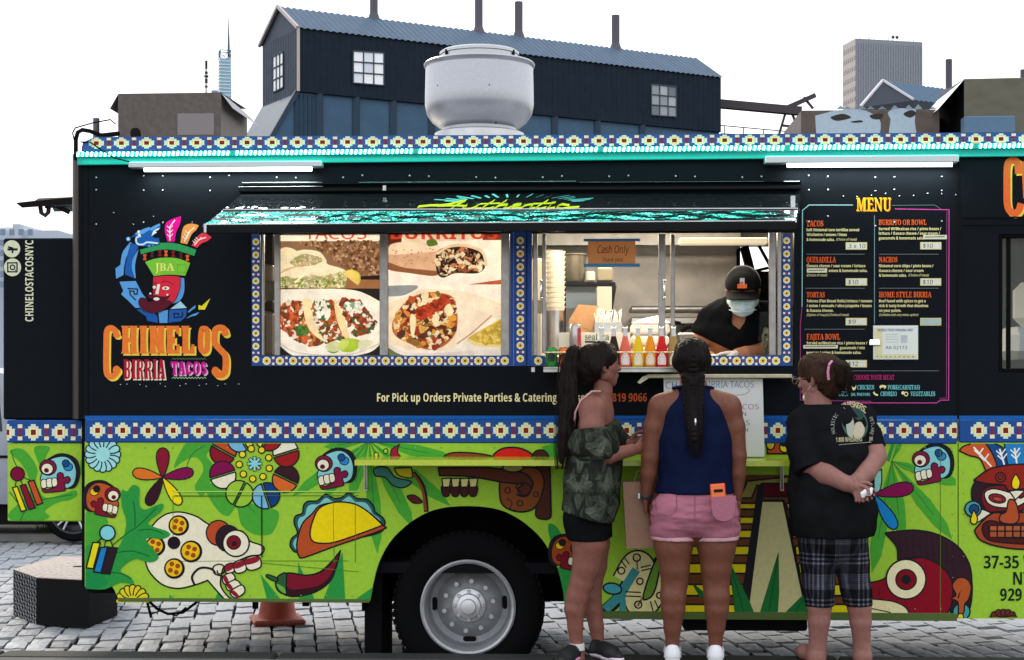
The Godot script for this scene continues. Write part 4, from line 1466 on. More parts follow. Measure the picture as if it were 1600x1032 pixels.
	obj("mud_flap", st, M.rubber, t)
	# painted bands
	st = sf()
	pbox(st, 132, 656, 1496, 692, 0.02, 0.02, 0.006)
	pbox(st, 1499, 656, 1810, 692, 0.02, 0.02, 0.006)
	obj("belt_rail", st, mat(hx("17488a"), 0.25, 0.0, 0.3), t)
	var k := Ink.new(0.0206)
	tile_row(k, 132, 1496, 673, 39.4, 152, 1.0)
	tile_row(k, 1499, 1720, 673, 42.0, 1530, 1.0)
	obj("tile_print", k.st, M.ink, t)
	k = Ink.new(0.0006)
	k.fill(rect(132, 650, 1496, 655.2), hx("1c5fae"))
	k.fill(rect(1499, 650, 1720, 655.2), hx("1c5fae"))
	obj("stripe_print", k.st, M.ink, t)
	# roof edge with its pattern
	st = sf()
	var e0 := P(128, 236, 0.05)
	var e1 := P(128, 214, 0.05)
	var er := P(1700, 205, 0.05)
	var dy := 0.0
	prism(st, PackedVector2Array([Vector2(e0.x, e0.y - 0.01), Vector2(xr, P(1600, 225, 0.05).y - 0.01), Vector2(xr, P(1600, 207, 0.05).y), Vector2(e0.x + 0.07, e1.y), Vector2(e0.x, e1.y - 0.03)]), -0.08, 0.045)
	obj("roof_edge", st, M.blue, t)
	k = Ink.new(0.0456)
	k.xf = Transform2D(Vector2(1, -0.0047), Vector2(0, 1), Vector2(0, 0.6))
	tile_row(k, 136, 1700, 224, 39.3, 150, 0.72)
	obj("tile_print", k.st, M.ink, t)
	light_strip_and_glow(t)
	awning(t)
	windows(t)
	shelf(t)
	roof_gear(t)
	rear_end(t)
	# rivets
	st = sf()
	var rng := RandomNumberGenerator.new()
	rng.seed = 4
	for i in 26:
		for y in [[274, 4], [296, 3], [336, 20]]:
			var px := 150.0 + i * 52 + (i % 2) * 22
			if y[0] == 336 and (px > 330 and px < 1245):
				continue
			if y[0] == 296 and px > 350 and px < 1250:
				continue
			ball(st, P(px, y[0] + rng.randf() * y[1], 0.001), Vector3(0.006, 0.006, 0.004), 6)
	for i in 20:
		ball(st, P(175 + i * 10.3 + rng.randf() * 3, 330 + rng.randf() * 30 if i % 3 == 0 else 600.0 + rng.randf() * 5, 0.001), Vector3(0.004, 0.004, 0.003), 6)
	for i in 9:
		ball(st, P(1318 + i * 22, 302 + rng.randf() * 6, 0.001), Vector3(0.005, 0.005, 0.004), 6)
	stuff(obj("rivets", st, M.alu, t))
	st = sf()
	for i in 33:
		ball(st, P(142 + i * 42 + rng.randf() * 3, 700, 0.013), Vector3(0.005, 0.005, 0.004), 6)
		if i < 10 or i > 18:
			ball(st, P(190 + i * 40, 931 if i < 10 else 952, 0.013), Vector3(0.005, 0.005, 0.004), 6)
	for i in 8:
		ball(st, P(1489, 705 + i * 33, 0.013), Vector3(0.004, 0.004, 0.003), 6)
		ball(st, P(1506, 705 + i * 33, 0.013), Vector3(0.004, 0.004, 0.003), 6)
	stuff(obj("rivets", st, mat(hx("86a844"), 0.4), t))
	# cab window
	st = sf()
	var hole := PackedVector2Array()
	for v in sp("1561 366! 1561 582! 1720 582! 1720 366!"):
		hole.append(v)
	pbox(st, 1561, 366, 1567, 582, -0.002, 0.04, 0.004)
	pbox(st, 1567, 366, 1720, 372, -0.002, 0.04, 0.004)
	pbox(st, 1567, 576, 1720, 582, -0.002, 0.04, 0.004)
	pbox(st, 1574, 372, 1580, 576, -0.012, 0.03, 0.003)
	obj("cab_window_frame", st, M.rubber, t)
	st = sf()
	pbox(st, 1567, 372, 1720, 576, -0.02, 0.006)
	obj("cab_window_pane", st, M.glass, t)
	st = sf()
	pbox(st, 1580, 510, 1720, 562, -0.5, 0.4, 0.05)
	pbox(st, 1590, 440, 1720, 510, -0.7, 0.15, 0.05)
	obj("cab_seat", st, mat(hx("c8d0d0"), 0.7), t)
	st = sf()
	pbox(st, 1540, 380, 1760, 620, -2.22, 0.02)
	obj("cab_far_pane", st, mat(hx("a8b8bc"), 0.3), t)

	wrap_prints(t, M.ink)
	logo_prints(t, M.ink)
	menu_prints(t, M.ink)
	k = Ink.new(0.0008)
	letters(k, "For Pick up Orders Private Parties & Catering Please", 589, 615, 914, 628, hx("f3e6b0"))
	letters(k, "Call 929", 914, 615, 950, 628, hx("e07038"))
	letters(k, "819 9066", 957, 615, 1011, 628, hx("d0602e"))
	obj("order_lettering", k.st, M.ink, t)
	k = Ink.new(0.0008)
	for p in 2:
		k.xf = Transform2D(Vector2(1, 0), Vector2(0, 1), Vector2(2.5 - p * 2.5, 2.5 - p * 2.5))
		var col := hx("f5cf4a") if p == 0 else hx("ee6a34")
		k.stroke(sp("1592 272 1590 254 1582 251 1575 258 1574 290 1575 322 1583 333 1592 330 1596 318", false), 11, col)
		k.stroke(PackedVector2Array([Vector2(1600, 252), Vector2(1603, 310)]), 7, col)
	obj("name_lettering", k.st, M.ink, t)

func truck_wheel(t: Node3D, c: Vector3, side: float) -> void:
	var w := Node3D.new()
	w.name = "wheel"
	t.add_child(w, true)
	w.global_position = c
	var b := Basis(Vector3.RIGHT, Vector3(0, 0, side), Vector3.UP * -side)
	var st := sf()
	lathe(st, PackedVector2Array([Vector2(0.255, -0.1), Vector2(0.3, -0.12), Vector2(0.395, -0.115), Vector2(0.42, -0.09), Vector2(0.428, 0.0), Vector2(0.42, 0.09), Vector2(0.395, 0.115), Vector2(0.34, 0.128), Vector2(0.29, 0.122), Vector2(0.262, 0.1)]), c, 56, b)
	for i in 60:
		var a := TAU * i / 60.0
		var d := Vector3(cos(a), sin(a), 0)
		box(st, c + d * 0.421 + Vector3(0, 0, side * 0.05), Vector3(0.016, 0.03, 0.1), 0.003, Basis(d, Vector3(-d.y, d.x, 0), Vector3.BACK))
	obj("tyre", st, M.rubber, w)
	var rim := textured(mat(Color(0.5, 0.51, 0.53), 0.5, 0.55), blotch, 4.0)
	st = sf()
	lathe(st, PackedVector2Array([Vector2(0.262, 0.095), Vector2(0.268, 0.118), Vector2(0.258, 0.126), Vector2(0.246, 0.118), Vector2(0.24, 0.09), Vector2(0.236, 0.03)]), c, 56, b)
	obj("rim", st, rim, w)
	st = sf()
	lathe(st, PackedVector2Array([Vector2(0.2359, 0.03), Vector2(0.222, -0.03), Vector2(0.19, -0.045), Vector2(0.16, -0.02), Vector2(0.13, -0.002), Vector2(0.105, 0.004), Vector2(0.0, 0.004)]), c, 56, b)
	obj("wheel_disc", st, textured(mat(Color(0.3, 0.31, 0.33), 0.6, 0.35), blotch, 5.0), w)
	st = sf()
	lathe(st, PackedVector2Array([Vector2(0.098, 0.008), Vector2(0.094, 0.03), Vector2(0.084, 0.036), Vector2(0.07, 0.04), Vector2(0.066, 0.075), Vector2(0.045, 0.082), Vector2(0.04, 0.1), Vector2(0.02, 0.104), Vector2(0, 0.104)]), c, 32, b)
	for i in 8:
		var a := TAU * i / 8.0
		box(st, c + Vector3(cos(a) * 0.078, sin(a) * 0.078, side * 0.04), Vector3(0.02, 0.02, 0.02), 0.005)
	obj("hub", st, mat(Color(0.62, 0.62, 0.64), 0.45, 0.6), w)
	st = sf()
	for i in 10:
		var a := TAU * i / 10.0 + 0.2
		var p := c + Vector3(cos(a) * 0.14, sin(a) * 0.14, side * 0.02)
		tube(st, [p, p + Vector3(0, 0, side * 0.035)], [0.014], 6)
	stuff(obj("wheel_nuts", st, mat(Color(0.42, 0.42, 0.44), 0.5, 0.7), w))
	st = sf()
	for a in [0.05, PI / 2, PI, PI * 1.5]:
		var p := c + Vector3(cos(a) * 0.2, sin(a) * 0.2, side * -0.036)
		box(st, p, Vector3(0.03, 0.075, 0.02), 0.009, Basis(Vector3.BACK, a))
		obj("hand_hole", st, M.dark, w)
		st = sf()

func light_strip_and_glow(t: Node3D) -> void:
	var z := 0.06
	var st := sf()
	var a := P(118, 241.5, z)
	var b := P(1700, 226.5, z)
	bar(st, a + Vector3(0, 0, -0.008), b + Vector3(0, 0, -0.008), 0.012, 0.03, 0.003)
	bar(st, a + Vector3(0, -0.034, -0.03), b + Vector3(0, -0.034, -0.03), 0.012, 0.042, 0.003)  # added lower bar for the glow below the LEDs
	var rail := obj("light_strip_and_glow", st, glow(hx("10aca0"), 0.4), t)  # teal emission stands for the LED glow around the dots and on the wall
	st = sf()
	var n := 218
	for i in n:
		if i % 40 == 34:
			continue
		var p := a.lerp(b, (i + 0.5) / n) + Vector3(0, sin(i * 0.9) * 0.001, 0)
		box(st, p + Vector3(0, 0, 0.002), Vector3(0.0115, 0.024, 0.006), 0.002, Basis(Vector3.BACK, -0.28))
	stuff(obj("led_lamp", st, glow(hx("7af2de"), 22.0), rail))
	var l := AreaLight3D.new()
	l.name = "led_light"
	l.light_color = hx("2ee0c4").linear_to_srgb()
	l.area_size = Vector2(5.5, 0.04)
	l.light_energy = 0.5
	l.area_range = 30.0
	l.shadow_enabled = true
	t.add_child(l)
	l.global_position = a.lerp(b, 0.5) + Vector3(0, -0.03, 0.012)
	l.rotation = Vector3(-PI / 2, 0, 0)
	for f in [[200, 502, 225, 487, 251, 266], [1196, 1499, 1230, 1488, 242, 259]]:
		st = sf()
		pbox(st, f[0], f[4], f[1], f[5] - 4, 0.085, 0.085, 0.004)
		var fx := obj("light_fixture", st, mat(hx("b8c0c4"), 0.35, 0.4), t)
		st = sf()
		var p0 := P(f[2], f[5] - 1, 0.06)
		var p1 := P(f[3], f[5] - 2, 0.06)
		tube(st, [p0, p1], [0.013], 10)
		obj("lamp_tube", st, glow(hx("eafcf8"), 5.0), fx)
		var al := AreaLight3D.new()
		al.name = "tube_light"
		al.light_color = Color(0.92, 1.0, 0.97)
		al.area_size = Vector2((p1 - p0).length(), 0.03)
		al.light_energy = 0.45
		al.shadow_enabled = true
		fx.add_child(al)
		al.global_position = (p0 + p1) * 0.5 + Vector3(0, -0.016, 0)
		al.rotation = Vector3(-PI / 2, 0, 0)

func awning(t: Node3D) -> void:
	var aw := Node3D.new()
	aw.name = "awning"
	t.add_child(aw, true)
	var z0 := 0.03
	var z1 := 0.34
	var z2 := 0.55
	var hl := P(378, 303, z0)
	var hr := P(1250, 303, z0)
	var ml := P(348, 329, z1)
	var mr := P(1247, 327, z1)
	var ol := P(318, 352, z2)
	var or_ := P(1243, 346, z2)
	var th := Vector3(0, -0.02, 0)
	var st := sf()
	quad(st, hl, hr, mr, ml, Vector3.UP)
	quad(st, hl, ml, ml + th, hl + th, Vector3.LEFT)
	quad(st, hr, mr, mr + th, hr + th, Vector3.RIGHT)
	obj("awning_sheet", st, M.awning, aw)
	st = sf()
	var n := 90
	# the lower sheet is a little buckled between its fixings
	var prev: Array = []
	for i in n + 1:
		var f := float(i) / n
		var a := ml.lerp(mr, f)
		var b := ol.lerp(or_, f)
		var colm: Array = []
		for j in 9:
			var g := j / 8.0
			var p := a.lerp(b, g)
			p.y += 0.0022 * sin(f * 64.0 + g * 3.0 + sin(f * 23.0) * 2.0) * sin(g * PI) - 0.0026 * sin(g * PI) + 0.0011 * sin(g * TAU * 2.5 + sin(f * 31.0) * 2.0) * sin(g * PI)
			colm.append(p)
		if i > 0:
			for j in 8:
				quad(st, prev[j], colm[j], colm[j + 1], prev[j + 1], Vector3.UP)
		prev = colm
	obj("awning_lip", st, M.awning_lip, aw)
	st = sf()
	quad(st, hl + th, hr + th, mr + th, ml + th, Vector3.DOWN)
	quad(st, ml + th, mr + th, or_ + th, ol + th, Vector3.DOWN)
	obj("awning_underside", st, mat(Color(0.72, 0.72, 0.7), 0.5), aw)  # unseen pale underside, added to bounce light into the windows
	st = sf()
	bar(st, ol + Vector3(0, -0.022, 0.006), or_ + Vector3(0, -0.022, 0.006), 0.012, 0.045, 0.003)
	bar(st, ol + Vector3(0, -0.02, 0), hl + Vector3(0, -0.03, 0), 0.012, 0.03, 0.002)
	bar(st, or_ + Vector3(0, -0.02, 0), hr + Vector3(0, -0.03, 0), 0.012, 0.03, 0.002)
	obj("awning_frame", st, M.gloss_black, aw)
	st = sf()
	bar(st, ml + Vector3(0, 0.004, 0), mr + Vector3(0, 0.004, 0), 0.008, 0.006, 0.001)
	bar(st, ol + Vector3(0, 0.003, 0.003), or_ + Vector3(0, 0.003, 0.003), 0.008, 0.006, 0.001)
	pbox(st, 318, 350, 322, 364, 0.57, 0.05, 0.002)
	pbox(st, 1236, 306, 1243, 345, 0.3, 0.02, 0.002)
	obj("edge_strip", st, M.alu, aw)
	st = sf()
	pbox(st, 372, 290, 1252, 300, 0.045, 0.045, 0.004)
	pbox(st, 376, 283, 1253, 289, 0.03, 0.03, 0.004)
	obj("hinge_rail", st, M.gloss_black, aw)
	st = sf()
	for x in [[372, 504, 291], [378, 503, 284.5], [560, 900, 283.5], [905, 1195, 283.5], [1225, 1250, 283]]:
		pbox(st, x[0], x[2], x[1], x[2] + 1.3, 0.047, 0.003, 0.001)
	pbox(st, 598, 290, 603, 298, 0.049, 0.004, 0.001)
	obj("hinge_glint", st, M.alu, aw)
	# the word along the slope
	var k := Ink.new(0.0)
	k.each = 0.0
	k.xf = Transform2D(Vector2(1, 0), Vector2(0, 1), Vector2.ZERO)
	var w := sf()
	var lowt := Vector2(1, 0.56)
	var nrm := (mr - ml).cross(hl - ml).normalized()
	var put := func(p: Vector2) -> Vector3:
		# page 0..1000 across the middle of the sheet, 0..100 up from its lower edge
		return ml.lerp(mr, 0.34 + p.x / 1000.0 * 0.31).lerp(hl.lerp(hr, 0.34 + p.x / 1000.0 * 0.31), p.y / 100.0) + nrm * 0.002
	for s in [["0 34 60 46 140 52 215 92 235 96", 26], ["235 96 200 40 190 6", 34], ["110 40 200 44 262 40", 20], ["262 52 255 14 300 10 330 50 322 14 352 12", 24], ["400 96 365 20 392 8 420 20", 26], ["340 62 440 68", 16], ["470 98 430 8 455 44 490 50 488 12 515 16", 26], ["520 28 565 46 560 60 528 48 535 12 580 18", 24], ["590 52 584 8 600 44 636 52 634 12 655 16", 24], ["705 96 668 22 690 8 716 20", 26], ["640 62 745 68", 16], ["740 52 735 10 765 18", 24], ["840 46 800 54 782 26 810 8 850 20 900 26", 24], ["740 72 752 76", 24]]:
		var line := sp(s[0], false)
		for i in line.size() - 1:
			var d := (line[i + 1] - line[i]).normalized() * 6.0
			var o := Vector2(0, s[1] * 0.5)
			quad(w, put.call((line[i] - d - o) * lowt), put.call((line[i + 1] + d - o) * lowt), put.call((line[i + 1] + d + o) * lowt), put.call((line[i] - d + o) * lowt), Vector3.UP)
	obj("word_print", w, mat(hx("d8e020"), 0.3), aw)
	w = sf()
	var raym := mat(hx("6fd0c8"), 0.3)
	for i in 19:
		var a := PI * (i + 0.5) / 19.0
		var c := Vector2(520 + cos(a) * 330, 46 + sin(a) * 30)
		var c2 := Vector2(520 + cos(a) * (400 + 40 * (i % 3)), 50 + sin(a) * (42 + 4 * (i % 3)))
		var o := Vector2(5, 2)
		quad(w, put.call(c - o), put.call(c2 - o), put.call(c2 + o), put.call(c + o), Vector3.UP)
		obj("ray_print", w, raym, aw)
		w = sf()

func windows(t: Node3D) -> void:
	# left window: patterned border, metal frame; right window: border and sliding panes
	var k := Ink.new(0.006)
	var st := sf()
	pbox(st, 393, 366, 406, 572, 0.005, 0.02)
	pbox(st, 406, 556, 800, 572, 0.005, 0.02)
	pbox(st, 830, 556, 852, 572, 0.005, 0.02)
	pbox(st, 852, 566, 1100, 572, 0.005, 0.02)
	pbox(st, 1100, 556, 1236, 572, 0.005, 0.02)
	pbox(st, 1223, 366, 1236, 556, 0.005, 0.02)
	pbox(st, 797, 362, 831, 572, 0.006, 0.02, 0.003)
	obj("window_border", st, mat(hx("34508f"), 0.4), t)
	small_tiles(k, 393, 368, 406, 572, true)
	small_tiles(k, 406, 556.5, 799, 572)
	small_tiles(k, 831, 556.5, 851, 572)
	small_tiles(k, 1100, 556.5, 1223, 572)
	small_tiles(k, 1223, 366, 1236, 572, true)
	obj("tile_print", k.st, M.ink, t)
	k = Ink.new(0.0066)
	k.fill(rect(798, 362, 830, 572), hx("2c4f9c"))
	k.fill(rect(822, 362, 824, 572), hx("12244e"))
	k.fill(rect(802, 362, 803, 572), hx("6a86c0"))
	obj("post_print", k.st, M.ink, t)
	k = Ink.new(0.0076)
	small_tiles(k, 806, 366, 820, 571, true)
	obj("tile_print", k.st, M.ink, t)
	pieces("window_frame", [[428, 362, 437, 556], [593, 362, 606, 556], [783, 362, 796, 556], [408, 362, 412, 556]], -0.005, 0.03, 0.003, M.frame, t)
	pieces("window_frame", [[833, 362, 840, 556], [1202, 362, 1213, 556], [1215, 362, 1222, 556]], -0.008, 0.03, 0.003, M.frame, t)
	pieces("sliding_frame", [[847, 366, 853, 552], [1029, 366, 1040, 566]], -0.02, 0.03, 0.003, M.frame, t)
	pieces("sliding_frame", [[1048, 366, 1055, 566]], -0.055, 0.03, 0.003, M.frame, t)
	pieces("sill_board", [[1058, 556, 1202, 560]], -0.05, 0.3, 0.003, M.steel, t)
	# behind the left pane beside the photo sheets: shelves and tubs
	pieces("shelf_unit", [[412, 366, 428, 412], [412, 470, 428, 486]], -0.3, 0.2, 0.01, mat(hx("3c3a38"), 0.6), t)
	pieces("shelf_tub", [[410, 414, 427, 440], [412, 490, 428, 556]], -0.25, 0.15, 0.01, mat(hx("8c8478"), 0.6), t)
	st = sf()
	pbox(st, 853, 366, 1029, 566, -0.03, 0.004)
	obj("sliding_pane", st, M.glass, t)
	for x in [845.5, 1038.5]:
		st = sf()
		var h0 := P(x, 439, 0.012)
		var h1 := P(x, 466, 0.012)
		tube(st, [h0 + Vector3(0, 0, -0.03), h0, h1, h1 + Vector3(0, 0, -0.03)], [0.0055], 8)
		ball(st, h0, Vector3.ONE * 0.008, 8)
		ball(st, h1, Vector3.ONE * 0.008, 8)
		obj("window_handle", st, M.chrome, t)
	# bottle ledge with its wire rail
	st = sf()
	var a := P(850, 574, 0.0)
	var b := P(1056, 574, 0.0)
	bx(st, Vector3(a.x, a.y - 0.012, -0.02), Vector3(b.x, a.y, 0.17), 0.003)
	bx(st, Vector3(a.x, a.y - 0.03, 0.165), Vector3(b.x, a.y - 0.012, 0.17), 0.002)
	obj("bottle_ledge", st, M.steel, t)
	st = sf()
	var ry := P(900, 551, 0.17).y
	tube(st, [Vector3(a.x + 0.005, ry, 0.0), Vector3(a.x + 0.005, ry, 0.16), Vector3(a.x + 0.015, ry, 0.168), Vector3(b.x, ry, 0.168), Vector3(b.x, ry, 0.0)], [0.0035], 8)
	obj("wire_rail", st, mat(hx("e8d8b0"), 0.3, 0.5), t)
	st = sf()
	pbox(st, 830, 574, 836, 582, 0.012, 0.012, 0.002)
	obj("latch", st, M.alu, t)

func shelf(t: Node3D) -> void:
	var st := sf()
	var a := P(554, 719, 0.34)
	var b := P(1245, 719, 0.34)
	var th := 0.03
	var z0 := 0.02
	var y0 := P(800, 714, 0.02).y
	var pr := PackedVector2Array([Vector2(-z0, y0), Vector2(-0.34, a.y), Vector2(-0.34, a.y - th), Vector2(-z0, y0 - th)])
	var xf := Transform3D(Basis(Vector3(0, 0, -1), Vector3.UP, Vector3.RIGHT), Vector3(a.x, 0, 0))
	prism(st, pr, 0.0, b.x - a.x, xf)
	obj("counter_shelf", st, textured(mat(hx("b8c832"), 0.16, 0.0, 0.7), grit, 2.0), t)
	st = sf()
	for x in [571, 1222]:
		pbox(st, x - 3, 728, x + 3, 768, 0.024, 0.012, 0.002)
		bar(st, P(x, 764, 0.03), P(x, 728, 0.3) , 0.012, 0.012)
		obj("shelf_bracket", st, M.alu, t)
		st = sf()

func roof_gear(t: Node3D) -> void:
	# spun aluminium exhaust fan
	var z := -1.0
	var c := P(749, 214, z)
	var fs := (P(749, 114, z).y - c.y) / 100.0
	var fan := Node3D.new()
	fan.name = "exhaust_fan"
	t.add_child(fan, true)
	fan.global_position = c
	var st := sf()
	lathe(st, PackedVector2Array([Vector2(58, 0), Vector2(58, 12), Vector2(61, 13), Vector2(63, 14), Vector2(74, 22), Vector2(82, 34), Vector2(85, 48), Vector2(85, 62), Vector2(84, 106), Vector2(86, 108), Vector2(87, 112), Vector2(85, 114.5), Vector2(82, 112), Vector2(80, 104), Vector2(78, 60), Vector2(60, 20)]) * Transform2D(0, Vector2(fs, fs), 0, Vector2.ZERO), c, 64)
	var spun := textured(mat(Color(0.42, 0.43, 0.47), 0.38, 0.8), grit, 3.0)
	obj("fan_bowl", st, spun, fan)
	st = sf()
	lathe(st, PackedVector2Array([Vector2(0, 137), Vector2(40, 136), Vector2(58, 133.5), Vector2(62, 131), Vector2(62, 127), Vector2(60.5, 126), Vector2(60.5, 100), Vector2(60.5, 60)]) * Transform2D(0, Vector2(fs, fs), 0, Vector2.ZERO), c, 64)
	obj("fan_cap", st, textured(mat(Color(0.5, 0.51, 0.53), 0.42, 0.8), grit, 3.0), fan)
	st = sf()
	lathe(st, PackedVector2Array([Vector2(70, -30), Vector2(70, 4), Vector2(66, 6), Vector2(40, 6)]) * Transform2D(0, Vector2(fs, fs), 0, Vector2.ZERO), c, 48)
	obj("fan_base", st, M.alu, fan)
	st = sf()
	for x in [-48.0, 54.0]:
		box(st, c + Vector3(x * fs, 124 * fs, sqrt(maxf(0.0, 61.0 * 61.0 - x * x)) * fs), Vector3(5, 12, 4) * fs, 1.0 * fs)
	for v in [[20.0, 66.0], [-60.0, 70.0], [30.0, 9.0]]:
		ball(st, c + Vector3(v[0] * fs, v[1] * fs, sqrt(84.0 * 84.0 - v[0] * v[0]) * fs), Vector3.ONE * 1.6 * fs, 6)
	obj("fan_clip", st, M.dark, fan)
	# left vent hood: open sheet metal box with a flared top
	var dusk := bumped(mat(hx("625955"), 0.55, 0.4), grit_n, 0.15, 5.0)
	dusk.albedo_texture = blotch
	var z1 := -0.5
	var hood := Node3D.new()
	hood.name = "vent_hood"
	t.add_child(hood, true)
	var p := func(x: float, y: float, zz: float) -> Vector3: return P(x, y, zz)
	st = sf()
	var fl := P(184, 216, z1)
	var fr := P(345, 216, z1)
	var tl := P(184, 147, z1)
	var tr := P(345, 145, z1)
	# face with a round hole near its foot
	var face := PackedVector2Array([Vector2(fl.x, fl.y - 0.02), Vector2(P(200, 216, z1).x, fl.y - 0.02)])
	for q in sp("204 214! 203 207 206 201 214 200 219 205 220 214!", false):
		var v := P(q.x, q.y, z1)
		face.append(Vector2(v.x, v.y))
	face.append_array(PackedVector2Array([Vector2(P(222, 216, z1).x, fl.y - 0.02), Vector2(fr.x, fr.y - 0.02), Vector2(tr.x, tr.y), Vector2(tl.x, tl.y)]))
	prism(st, face, z1 - 0.004, z1)
	obj("hood_face", st, dusk, hood)
	st = sf()
	bx(st, Vector3(fr.x - 0.004, fr.y - 0.02, z1 - 0.75), Vector3(fr.x, tr.y, z1 - 0.0045))
	bx(st, Vector3(fl.x, fr.y - 0.02, z1 - 0.75), Vector3(fl.x + 0.004, tl.y, z1 - 0.0045))
	bx(st, Vector3(fl.x, fl.y - 0.02, z1 - 0.754), Vector3(fr.x, tl.y, z1 - 0.7505))
	obj("hood_side", st, dusk, hood)
	st = sf()
	var w := 0.16
	quad(st, Vector3(fl.x, tl.y + 0.002, z1), Vector3(fr.x, tr.y + 0.002, z1), Vector3(fr.x, tr.y + 0.03, z1 - 0.75), Vector3(fl.x, tl.y + 0.03, z1 - 0.75), Vector3.UP)
	var el := P(171, 170, z1)
	var er := P(382, 180, z1 - 0.3)
	quad(st, tl, Vector3(tl.x, tl.y, z1 - 0.75), Vector3(el.x, el.y, z1 - 0.75), el, Vector3(-1, 1, 0))
	quad(st, tr, Vector3(tr.x, tr.y, z1 - 0.75), Vector3(er.x, er.y, z1 - 0.75), Vector3(er.x - 0.02, er.y, z1 - 0.05), Vector3(1, 1, 0))
	obj("hood_flap", st, mat(hx("8d8a90"), 0.5, 0.5), hood)  # top and flaps coloured paler than the face for the light on them
	st = sf()
	pbox(st, 277, 177, 334, 211, z1 + 0.003, 0.002)
	obj("hood_patch", st, mat(hx("7b7474"), 0.5, 0.5), hood)
	# low metal box whose paint peels
	st = sf()
	pbox(st, 1252, 171, 1469, 216, -0.6, 0.8, 0.004)
	var lb := obj("equipment_box", st, textured(mat(hx("5a4f48"), 0.5, 0.2), blotch, 3.0), t)
	var k := Ink.new(-0.5985)
	for s in ["1274 181! 1300 174 1312 172! 1345 171! 1360 176 1376 190 1374 216! 1276 216!", "1392 186! 1388 176 1400 169! 1432 170! 1430 190 1434 216! 1388 216!"]:
		k.fill(sp(s), hx("a6b6c2"))
	for s in ["1300 182 1318 178 1330 184 1310 189 1300 186", "1360 180 1380 178 1376 186 1364 186", "1330 190 1345 188 1348 191 1334 192", "1412 178 1425 172 1432 178 1422 184"]:
		k.fill(sp(s), hx("33302e"))
	obj("peeling_paint", k.st, M.paper, lb)
	st = sf()
	var rng := RandomNumberGenerator.new()
	rng.seed = 12
	for i in 9:
		var e := P(1300 + i * 18 + rng.randf() * 8, 171, -0.597)
		tri(st, e, e + Vector3(0.05, 0.002, 0.0), e + Vector3(0.02, 0.012 + rng.randf() * 0.02, 0.02), Vector3.BACK)
	obj("paint_flake", st, mat(hx("a6b6c2"), 0.6), lb)
	# right vent hood
	hood = Node3D.new()
	hood.name = "vent_hood"
	t.add_child(hood, true)
	z1 = -0.45
	var hl := P(1507, 124, z1)
	var hr := P(1760, 118, z1)
	var yb := P(1507, 216, z1).y
	st = sf()
	prism(st, PackedVector2Array([Vector2(hl.x, yb), Vector2(hr.x, yb), Vector2(hr.x, hr.y), Vector2(hl.x, hl.y)]), z1 - 0.004, z1)
	var olive := bumped(mat(hx("5c5a4e"), 0.45, 0.5), wave_n, 0.35, 1.0)
	obj("hood_face", st, olive, hood)
	st = sf()
	bx(st, Vector3(hl.x, yb, z1 - 0.7), Vector3(hl.x + 0.004, hl.y, z1 - 0.0045))
	bx(st, Vector3(P(1488, 200, z1 - 0.5).x - 0.1, yb, z1 - 0.7), Vector3(hl.x - 0.001, P(1488, 142, z1).y - 0.06, z1 - 0.6))
	obj("hood_side", st, M.dark, hood)
	st = sf()
	var fw := P(1466, 171, z1)
	quad(st, hl, Vector3(hl.x, hl.y, z1 - 0.7), Vector3(fw.x, fw.y, z1 - 0.7), fw, Vector3(-1, 1, 0))
	quad(st, hl + Vector3(0, 0.002, 0), hr + Vector3(0, 0.002, 0), hr + Vector3(0, 0.03, -0.7), hl + Vector3(0, 0.03, -0.7), Vector3.UP)
	obj("hood_flap", st, mat(hx("c8ccd0"), 0.4, 0.5), hood)  # pale colour puts the light on the left flap and top
	st = sf()
	pbox(st, 1508, 181, 1587, 208, -0.3, 0.1, 0.004)
	obj("patch_plate", st, textured(mat(hx("56728a"), 0.5, 0.2), grit, 3.0), t)
	# pipe and loose cable at the rear corner
	st = sf()
	tube(st, [P(118, 250, 0.0), P(118, 218, 0.0), P(121, 207, -0.01), P(128, 203, -0.04), P(140, 205, -0.1), P(158, 212, -0.25), P(184, 209, -0.45)], [0.012, 0.012, 0.012, 0.012, 0.012, 0.014, 0.014], 10)
	obj("roof_pipe", st, M.dark, t)
	st = sf()
	tube(st, [P(117, 226, 0.01), P(113, 208, 0.0), P(117, 200, -0.1), P(145, 192, -0.3), P(172, 187, -0.45), P(180, 194, -0.5)], [0.004], 6)
	tube(st, [P(126, 222, 0.05), P(140, 222, 0.06), P(160, 236, 0.07), P(178, 247, 0.09), P(202, 253, 0.09)], [0.004], 6)
	obj("roof_cable", st, M.dark, t)
	st = sf()
	tube(st, [P(150, 216, -0.9), P(150, 185, -0.9)], [0.02], 10)
	obj("roof_pipe", st, mat(hx("55555c"), 0.5, 0.5), t)

